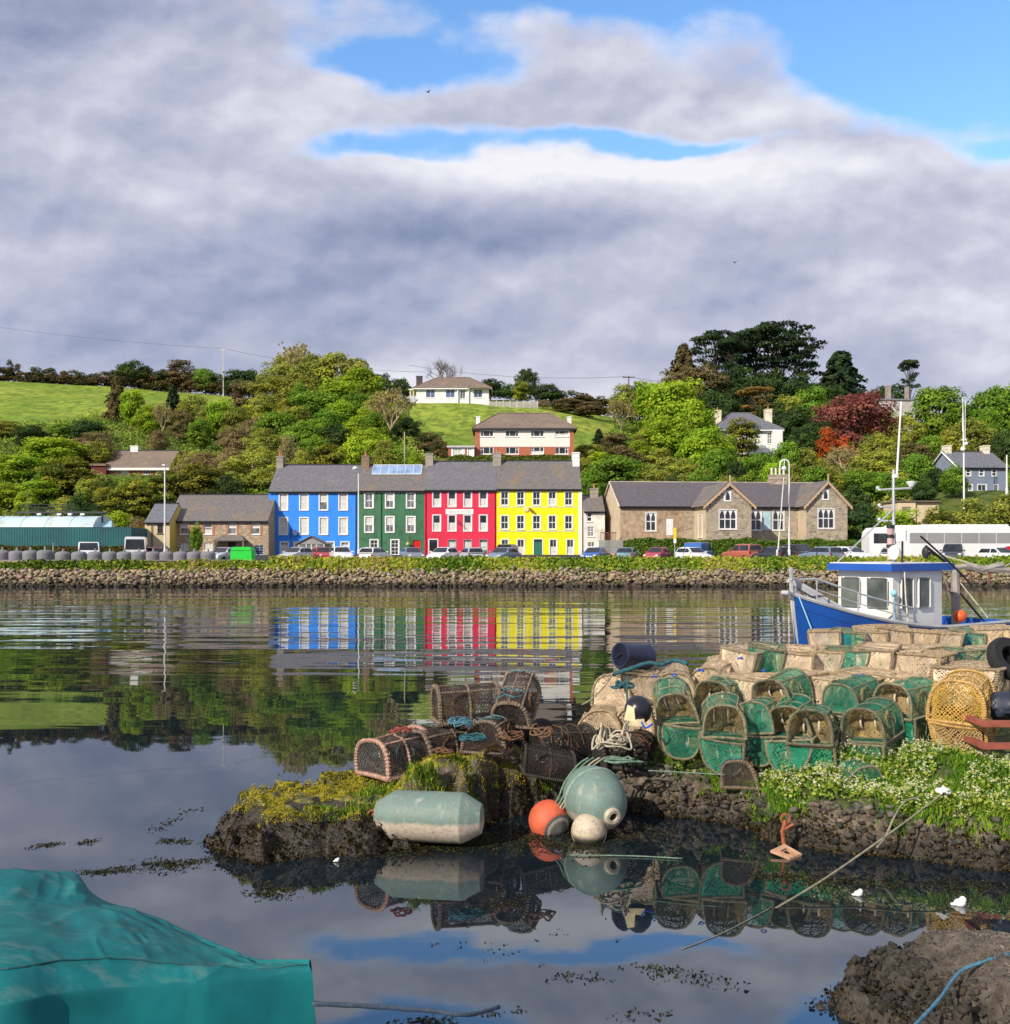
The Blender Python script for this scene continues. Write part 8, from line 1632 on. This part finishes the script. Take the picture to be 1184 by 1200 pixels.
for px, py, r_, lb in ((1125, 1058, .055, 'lumpy white foam float drifting under the stretched rope'), (1006, 1047, .04, 'tiny white scrap drifting beside the stretched mooring rope'), (395, 1008, .025, 'tiny white scrap caught in the weed at the rock')):
    c = G(px, py, .02); mb = MB(); mb.ball((0, 0, 0), r_, 9, 0, (1, .8, .7)); mb.ball((r_ * .5, 0, r_ * .5), r_ * .6, 8); mb.ball((-r_ * .9, 0, -.01), r_ * .5, 7, 0, (1.4, 1, .5)); o = mb.build('foam_float', mat('foam_white', (.80, .78, .74), .8, .1, 20), smooth=True); o.location = c; tag(o, lb, 'float')
REDP = mat('red_oxide', (.31, .085, .055), .8, .3, 6, dirt=(.18, .06, .04)); c = P(1150, 870, 11.3); t = thing('boat_trailer', 'red oxide steel trailer frame beside the golden creels', 'trailer', (c.x, c.y, .55)); mb = MB()
for py in (848, 874): z_ = WZ(py, 11.3) - .55; mb.box(0, 2.2, -.05, .05, z_ - .032, z_ + .032); mb.box(.0, .08, .051, 1.2, z_ - .03, z_ + .03)
mb.box(.62, .68, -.02, .03, 0, WZ(848, 11.3) - .584); mb.box(1.4, 1.48, -.045, .045, 0, WZ(848, 11.3) - .602); mb.build('frame', REDP, t); mb = MB(); mb.lathe([(.2, -.08), (.3, -.09), (.32, 0), (.3, .09), (.2, .08)], 20, 0, Matrix.Rotation(R(90), 4, 'X')); mb.build('wheel', RUBBER, t, loc=(1.1, .5, .33)); mb = MB(); mb.tube([(.42 + .03 * math.cos(a), -.06, WZ(843, 11.3) - .52 + .05 * math.sin(a)) for a in np.linspace(0, 6.28, 10)[:-1]], .01, 5, closed=True); mb.build('shackle', GALV, t)
c = P(1168, 822, 12.1); mb = MB(); k = 40; mb.lathe([(max(.001, math.sin(math.pi * i / k) ** .7 * .20), -.27 * math.cos(math.pi * i / k)) for i in range(k + 1)], 60); mb.v = [(x * (1 + .55 * mnoise.noise((x * 6, y * 6, z * 4)) + .16 * abs(mnoise.noise((x * 17, y * 17, z * 9)))) + z * .25, y * (1 + .3 * mnoise.noise((x * 5 + 9, y * 5, z * 5)) + .14 * abs(mnoise.noise((x * 15 + 4, y * 15, z * 8)))), z + .10 * mnoise.noise((x * 7, y * 7, z * 7 + 4))) for x, y, z in mb.v]; o = mb.build('plastic_sack', mat('sack_navy', (.022, .027, .045), .45, .2, 4), smooth=True); o.location = (c.x + .08, c.y, c.z - .06); o.scale = (1.3, 1, .62); tag(o, 'crumpled navy sack between golden creels and trailer', 'sack')
c = P(1182, 772, 13.4); mb = MB(); M_ = Matrix.Rotation(R(60), 4, 'X') @ Matrix.Rotation(R(15), 4, 'Y'); mb.lathe([(.16, -.08), (.28, -.09), (.31, -.04), (.31, .04), (.28, .09), (.16, .08), (.14, 0), (.16, -.08)], 24, 0, M_); o = mb.build('old_tyre', RUBBER, smooth=40); o.location = c; tag(o, 'old black tyre lying behind the navy sack', 'tyre')

# ---- grass, flowers, moss and weed
def blades(name, X, Y, Z, hgt, cols, label, wd=.008, cat='grass'):
    n = len(X); a = nr.uniform(0, 6.28, n); ln_ = nr.normal(0, .35, (n, 2)) * hgt[:, None]; w_ = np.stack([np.cos(a), np.sin(a), 0 * a], 1) * (wd * nr.uniform(.6, 1.4, (n, 1)))
    B = np.stack([X, Y, Z - .01], 1); M1 = B + np.stack([ln_[:, 0] * .3, ln_[:, 1] * .3, hgt * .6], 1); T_ = B + np.stack([ln_[:, 0], ln_[:, 1], hgt * nr.uniform(.75, 1, n)], 1)
    V = np.stack([B - w_, B + w_, M1 + w_ * .7, M1 - w_ * .7, M1 - w_ * .7, M1 + w_ * .7, T_ + w_ * .1, T_ - w_ * .1], 1).reshape(-1, 3)
    return tag(link(name, npmesh(name, V, np.arange(len(V)).reshape(-1, 4), LEAF2, np.repeat(cols, 2, 0))), label, cat, kind='stuff')
n = 120000; X = nr.uniform(.4, 7.0, n); Y = nr.uniform(9.6, 12.6, n); S = sdf(X, Y, OUT); dn = fnoise2(X * 1.3, Y * 1.3, 3, 17)
ok = (S > .16 + .18 * (dn - .5)) & (S < 1.9) & (nr.uniform(0, 1, n) < sstep(.28, .5, dn)); X, Y, S, dn = X[ok], Y[ok], S[ok], dn[ok]; Z = pier_h(X, Y); n = len(X); hg = (.06 + .20 * np.clip(dn - .25, 0, 1)) * nr.uniform(.5, 1.3, n)
yl = fnoise2(X * 1.8, Y * 1.8, 3, 23); sel = np.clip(yl * 4.5 - .3 + nr.normal(0, .5, n), 0, 3).astype(int); blades('grass', X, Y, Z, hg, pal([(.07, .17, .02), (.15, .30, .03), (.30, .40, .04), (.38, .34, .10)], n, .3, sel), 'bright green grass on the quay edge below the creels')
tx_, ty_, th_ = [], [], []
for px, py, rr, k, h in ((497, 902, .20, 900, .10), (440, 900, .16, 600, .09), (478, 908, .2, 700, .10), (545, 893, .10, 350, .10), (660, 884, .22, 1700, .14), (645, 880, .14, 700, .12), (590, 888, .1, 300, .08), (415, 910, .2, 500, .07), (380, 915, .2, 400, .06)):
    p_ = G(px, py + 8, .66); tx_.append(nr.normal(p_.x, rr * .6, k)); ty_.append(nr.normal(p_.y, rr * .5, k)); th_.append(h * nr.uniform(.4, 1.2, k))
X, Y, hg = np.concatenate(tx_), np.concatenate(ty_), np.concatenate(th_); Z = pier_h(X, Y); ok = Z > .2; n = ok.sum(); blades('grass', X[ok], Y[ok], Z[ok], hg[ok], pal([(.08, .17, .02), (.18, .30, .03), (.34, .38, .05)], n, .3), 'grass tufts growing between the old creels on the rock')
n = 26000; X = nr.uniform(.6, 6.8, n); Y = nr.uniform(9.8, 12.4, n); S = sdf(X, Y, OUT); dn = fnoise2(X * 1.5, Y * 1.5, 3, 41); ok = (S > .3) & (S < 2.0) & (dn > .36 - .10 * sstep(2.2, 4, X)); X, Y, dn = X[ok], Y[ok], dn[ok]; n = len(X); Z = pier_h(X, Y); hz = (.05 + .34 * np.clip(dn - .33, 0, 1) * (1 + .6 * sstep(2, 4, X))) * (1 - .6 * sstep(11.3, 11.9, Y)) + nr.uniform(0, .07, n)
plants('scurvy_grass_leaves', np.stack([X, Y, Z + hz * nr.uniform(.3, .95, n)], 1), nr.uniform(.012, .028, n), pal([(.10, .20, .025), (.22, .32, .04), (.40, .43, .08)], n, .3), .8, 'leafy stems of the white flowering plants on the quay', 'plants')
ok = nr.uniform(0, 1, n) < .04 + .085 * sstep(2.2, 4.2, X); Cx = np.stack([X, Y, Z + hz + .015], 1)[ok]; m_ = len(Cx); C = np.repeat(Cx, 6, 0) + nr.normal(0, .013, (m_ * 6, 3))
plants('white_flowers', C, nr.uniform(.007, .014, len(C)), pal([(.62, .63, .38), (.70, .70, .52), (.50, .53, .20)], len(C), .1), 1.0, 'small white flower heads over the plants on the quay', 'flowers')
n = 150000; X = nr.uniform(-3.4, .9, n); Y = nr.uniform(10.0, 13, n); mo = fnoise2(X * 2.2, Y * 2.2, 4, 55); Z = pier_h(X, Y); s_ = sdf(X, Y, OUT); edge = np.exp(-((s_ - .3) / .3) ** 2); ok = (Z > .33) & (mo + .14 * edge + .07 * np.exp(-((X - .1) / .8) ** 2) * (Y < 11.9) + .05 * (fnoise2(X * 9, Y * 9, 2, 57) - .4) > .55); X, Y, Z, mo = X[ok], Y[ok], Z[ok], mo[ok]; n = len(X)
plants('moss', np.stack([X, Y, Z + nr.uniform(0, .022, n)], 1), nr.uniform(.004, .011, n), pal([(.17, .16, .02), (.38, .32, .025), (.52, .43, .04), (.10, .10, .025)], n, .25, np.clip(fnoise2(X * 5, Y * 5, 2, 61) * 4 + nr.normal(0, .5, n), 0, 3).astype(int)), 1.2, 'yellow moss and lichen cushions on the rock', 'moss')
n = 16000; X = nr.uniform(-3.4, .9, n); Y = nr.uniform(10.0, 13, n); Z = pier_h(X, Y); mo = fnoise2(X * 3, Y * 3, 3, 71); ok = (Z > .3) & (mo > .5); X, Y, Z = X[ok], Y[ok], Z[ok]; n = len(X)
plants('low_herbs', np.stack([X, Y, Z + nr.uniform(0, .05, n)], 1), nr.uniform(.008, .022, n), pal([(.05, .09, .02), (.10, .14, .03), (.18, .15, .06)], n, .3), .8, 'low dull herbs between the moss on the rock', 'plants')
# hanging and floating weed
n = 110000; X = nr.uniform(-3.5, 6.4, n); Y = nr.uniform(9.2, 12.8, n); S = sdf(X, Y, OUT); ok = (S > -.35) & (S < .22) & (Y < 12.2); X, Y, S = X[ok], Y[ok], S[ok]; Z = pier_h(X, Y); ok = (Z > -.1) & (Z < .33); X, Y, Z = X[ok], Y[ok], Z[ok]; n = len(X)
plants('bladder_wrack', np.stack([X, Y - .02, np.maximum(Z, .0) + .015 + nr.uniform(0, .02, n)], 1), nr.uniform(.006, .022, n), pal([(.012, .010, .006), (.045, .032, .014), (.10, .07, .025), (.22, .155, .07)], n, .35, np.clip(nr.integers(0, 3, n) + (X > .9) * nr.integers(0, 2, n), 0, 3)), -.4, 'dark brown seaweed hanging on the stones at the waterline', 'seaweed')
n = 16000; X = nr.uniform(2.1, 6, n); Y = nr.uniform(4.6, 7.6, n); S = sdf(X, Y, OUT2); Z = quay_h(X, Y); ok = (Z > -.08) & (Z < .30) & (S < .45); X, Y, Z = X[ok], Y[ok], Z[ok]; n = len(X)
plants('bladder_wrack', np.stack([X, Y, np.maximum(Z, 0) + .008 + nr.uniform(0, .015, n)], 1), nr.uniform(.005, .02, n), pal([(.012, .010, .006), (.04, .03, .014), (.09, .065, .025)], n, .35), -.2, 'dark seaweed on the edge of the near quay corner', 'seaweed')
W_ = []
def patch_w(pts, n, sp):
    for i in range(len(pts) - 1):
        a, b = G(*pts[i]), G(*pts[i + 1]); t = nr.uniform(0, 1, n); c = np.array(a)[None] * (1 - t[:, None]) + np.array(b)[None] * t[:, None]; c[:, :2] += nr.normal(0, 1, (n, 2)) * sp; W_.append(c)
patch_w([(445, 1002), (520, 990), (600, 985), (660, 985), (760, 975)], 1500, (.16, .22)); patch_w([(620, 985), (700, 1000)], 900, (.16, .14)); patch_w([(30, 1028), (120, 1022), (170, 1015), (260, 1006)], 420, (.09, .05)); patch_w([(175, 1012), (215, 1018)], 420, (.12, .10)); patch_w([(35, 993), (70, 988)], 260, (.05, .05)); patch_w([(95, 988), (110, 986)], 160, (.05, .04)); patch_w([(180, 975), (235, 945)], 200, (.06, .10)); patch_w([(190, 985), (230, 988)], 240, (.06, .05)); patch_w([(295, 1045), (335, 1050)], 420, (.08, .08)); patch_w([(300, 1040), (435, 1003)], 160, (.05, .04)); patch_w([(480, 1055), (500, 1058)], 60, (.05, .03)); patch_w([(560, 1062), (600, 1060), (620, 1050)], 90, (.08, .06)); patch_w([(650, 1140), (700, 1150)], 120, (.09, .06)); patch_w([(760, 1135), (850, 1155)], 260, (.10, .06)); patch_w([(560, 1190), (600, 1186)], 60, (.05, .02)); patch_w([(730, 1192), (790, 1188)], 260, (.05, .04)); patch_w([(880, 1025), (1000, 1035), (1180, 1040)], 900, (.12, .10)); patch_w([(540, 1120), (700, 1080)], 50, (.25, .2)); patch_w([(470, 1200), (530, 1196)], 150, (.06, .03))
C = np.concatenate(W_); C = C[nr.uniform(0, 1, len(C)) < .42 * np.clip(fnoise2(C[:, 0] * 3, C[:, 1] * 3, 3, 77) * 2.6 - .35, .1, 1)]; C = np.concatenate([C, C + nr.normal(0, .02, C.shape), C + nr.normal(0, .03, C.shape)]); C[:, 2] = .002 + nr.uniform(0, .004, len(C)); ok = sdf(C[:, 0], C[:, 1], OUT) < .25; C = C[ok]; n = len(C); V, Fq = leaves(C, nr.normal(size=(n, 3)) * .35 + np.array([0, 0, 1.0]), nr.uniform(.003, .010, n), 2.4)
tag(link('floating_seaweed', npmesh('floating_seaweed', V, Fq, LEAF2, pal([(.018, .014, .008), (.04, .034, .016), (.08, .066, .03), (.06, .075, .026)], n, .3))), 'brown seaweed floating in strands and mats on the water', 'seaweed', kind='stuff')
n = 900; X = nr.normal(4.15, .25, n); Y = nr.normal(5.35, .15, n); Z = quay_h(X, Y); ok = Z > .2; blades('grass', X[ok], Y[ok], Z[ok], .05 + .05 * nr.uniform(0, 1, ok.sum()), pal([(.18, .22, .04), (.34, .32, .10)], ok.sum(), .3), 'thin grass growing on the near quay corner', .005)

# ---- covered boat in the corner
rows = [[(-150, 1040, 7.3), (0, 1036, 7.25), (60, 1037, 7.2), (92, 1038, 7.1), (118, 1064, 6.9), (178, 1084, 6.6), (245, 1112, 6.15), (308, 1137, 5.6), (366, 1140, 5.22)],
        [(-150, 1027, 6.9), (0, 1025.5, 6.9), (60, 1027, 6.85), (90, 1029, 6.78), (113, 1057, 6.6), (172, 1075, 6.35), (237, 1103, 5.98), (301, 1127, 5.52), (362, 1130, 5.17)],
        [(-150, 1058, 6.55), (0, 1056, 6.5), (55, 1053, 6.5), (96, 1058, 6.45), (120, 1064, 6.4), (178, 1081, 6.2), (240, 1108, 5.85), (303, 1130, 5.46), (362.5, 1130.4, 5.16)],
        [(-150, 1066, 6.35), (0, 1062, 6.3), (60, 1060, 6.3), (110, 1064, 6.25), (150, 1075, 6.1), (195, 1092, 5.95), (250, 1114, 5.7), (306, 1132, 5.38), (363, 1130.8, 5.155)],
        [(-150, 1092, 5.95), (0, 1087, 5.9), (70, 1083, 5.9), (120, 1084, 5.85), (165, 1093, 5.75), (210, 1108, 5.6), (258, 1123, 5.45), (308, 1134, 5.25), (363, 1131.2, 5.15)],
        [(-150, 1128, 5.5), (0, 1120, 5.45), (75, 1114, 5.45), (130, 1112, 5.42), (180, 1118, 5.36), (220, 1126, 5.3), (264, 1132, 5.24), (311, 1136, 5.19), (363, 1131.6, 5.145)],
        [(-150, 1176, 5.22), (0, 1164, 5.2), (80, 1154, 5.2), (140, 1147, 5.2), (190, 1142.5, 5.19), (230, 1140, 5.18), (270, 1138, 5.17), (313, 1137, 5.16), (363, 1132.4, 5.14)],
        [(-150, 1215, 5.16), (0, 1205, 5.14), (80, 1196, 5.14), (140, 1190, 5.14), (190, 1186, 5.13), (230, 1184, 5.12), (270, 1180, 5.12), (314, 1176, 5.12), (368, 1165, 5.12)],
        [(-150, 1420, 5.05), (0, 1400, 5.05), (80, 1390, 5.05), (140, 1385, 5.05), (190, 1380, 5.06), (230, 1375, 5.06), (270, 1370, 5.07), (314, 1365, 5.08), (374, 1340, 5.10)]]
K_ = np.array([[P(a, b, c * (.87 + .13 * min(1, max(0, a / 363)) ** .8))[:] for a, b, c in r] for r in rows])
low = K_[0].copy(); low[:, 2] = .12; low[:, 1] += .25; K_ = np.concatenate([low[None], K_])
def cr(Pn, m_):
    """Catmull-Rom resample along axis 0"""
    k = len(Pn); t = np.linspace(0, k - 1 - 1e-6, m_); i = t.astype(int); f = (t - i)[:, None, None]; g_ = lambda j: Pn[np.clip(j, 0, k - 1)]
    p0, p1, p2, p3 = g_(i - 1), g_(i), g_(i + 1), g_(i + 2); return .5 * (2 * p1 + (p2 - p0) * f + (2 * p0 - 5 * p1 + 4 * p2 - p3) * f ** 2 + (3 * p1 - p0 - 3 * p2 + p3) * f ** 3)
Gd = cr(K_, 150); Gd = cr(Gd.transpose(1, 0, 2), 220).transpose(1, 0, 2)
U_, V_ = np.meshgrid(np.linspace(0, 1, 220), np.linspace(0, 1, 150)); rdg = lambda q: (1 - np.abs(2 * np.clip((q - .2) / .55, 0, 1) - 1)) ** 3
wr = rdg(fnoise2(U_ * 4 + V_ * 5, V_ * 3 - U_ * 2, 2, 91)) * .016 + rdg(fnoise2(U_ * 9 - V_ * 4, V_ * 6 + U_ * 5, 2, 93)) * .012 + (fnoise2(U_ * 7 + V_ * 3, V_ * 5, 3, 81) - .45) * .03 + np.abs(fnoise2(U_ * 5 - V_ * 6, V_ * 2 + U_ * 3, 2, 85) - .38) * -.06 + (fnoise2(U_ * 22, V_ * 9, 2, 88) - .45) * .010
Gd[..., 2] += wr * sstep(.12, .2, V_) * (1 - .6 * sstep(.66, .76, V_)) * sstep(1.0, .93, U_); Gd[..., 1] -= sstep(.70, .8, V_) * (fnoise2(U_ * 6, V_ * 1.2 + U_ * 4, 2, 90) - .45) * .035 * sstep(1.0, .95, U_)
idx = np.arange(150 * 220).reshape(150, 220); Fq = np.stack([idx[:-1, :-1], idx[1:, :-1], idx[1:, 1:], idx[:-1, 1:]], -1).reshape(-1, 4)[:, ::-1]
m, nt, nd, ln = newmat('tarpaulin'); p = N(nt, 'ShaderNodeBsdfPrincipled', i_Roughness=.6); p.inputs['Specular IOR Level'].default_value = .22; o = N(nt, 'ShaderNodeOutputMaterial'); ln.new(p.outputs[0], o.inputs[0]); n1 = noise_node(nt, 2.0, 5, .6); n2 = noise_node(nt, 5, 5, .65, stretch=(1, 2.5, 1)); n3 = noise_node(nt, 260, 2, .5)
c = ramp(nt, [(.3, (.003, .10, .108)), (.7, (.008, .185, .19))], n1); g = N(nt, 'ShaderNodeNewGeometry'); s = N(nt, 'ShaderNodeSeparateXYZ'); ln.new(g.outputs['Normal'], s.inputs[0])
c = mixc(nt, math_n(nt, 'MULTIPLY', ramp(nt, [(.52, (0, 0, 0)), (.75, (.55, .55, .55))], n2), math_n(nt, 'GREATER_THAN', s.outputs[2], .6)), c, (.13, .20, .19)); ln.new(c, p.inputs['Base Color'])
b = N(nt, 'ShaderNodeBump', i_Strength=.25, i_Distance=.004); ln.new(n3, b.inputs['Height']); ln.new(b.outputs[0], p.inputs['Normal'])
base = Vector((WX(120, 6), 6.0, 0)); t = thing('covered_boat', 'small boat hidden under a sagging teal tarpaulin in the corner', 'boat', base); link('tarpaulin', npmesh('tarpaulin', Gd.reshape(-1, 3) - np.array(base), Fq, m, smooth=True), t)
mb = MB(); pl = [(-4.2, 4.7), (WX(60, 4.9), 4.95), (WX(335, 5.4), 5.38), (WX(250, 5.9), 5.8), (WX(90, 6.3), 6.1), (-4.2, 6.0)]; n_ = len(pl); vs = [(x - base.x, y - base.y, z) for z in (-.25, .55) for x, y in pl]
mb.add(vs, [tuple(range(n_))[::-1], tuple(range(n_, 2 * n_))] + [(i, (i + 1) % n_, n_ + (i + 1) % n_, n_ + i) for i in range(n_)]); mb.build('hull', mat('grp_hull', (.5, .5, .48), .5), t)
mb = MB(); e = Gd[int(150 * 7 / 9) - 8] if False else Gd[105]; mb.tube([Vector(v) - base + Vector((0, -.003, .003)) for v in e[::6]], .005, 5); mb.build('hem_seam', mat('seam_teal', (.006, .07, .075), .6), t)
mb = MB()
for v in e[10:205:13]:
    c_ = Vector(v) - base + Vector((0, -.012, -.035)); mb.tube([c_ + Vector((.013 * math.cos(a), -.001, .013 * math.sin(a))) for a in np.linspace(0, 6.28, 11)[:-1]], .004, 5, closed=True)
mb.build('eyelets', mat('brass_eyelet', (.42, .40, .34), .4, .1, metal=.8), t)
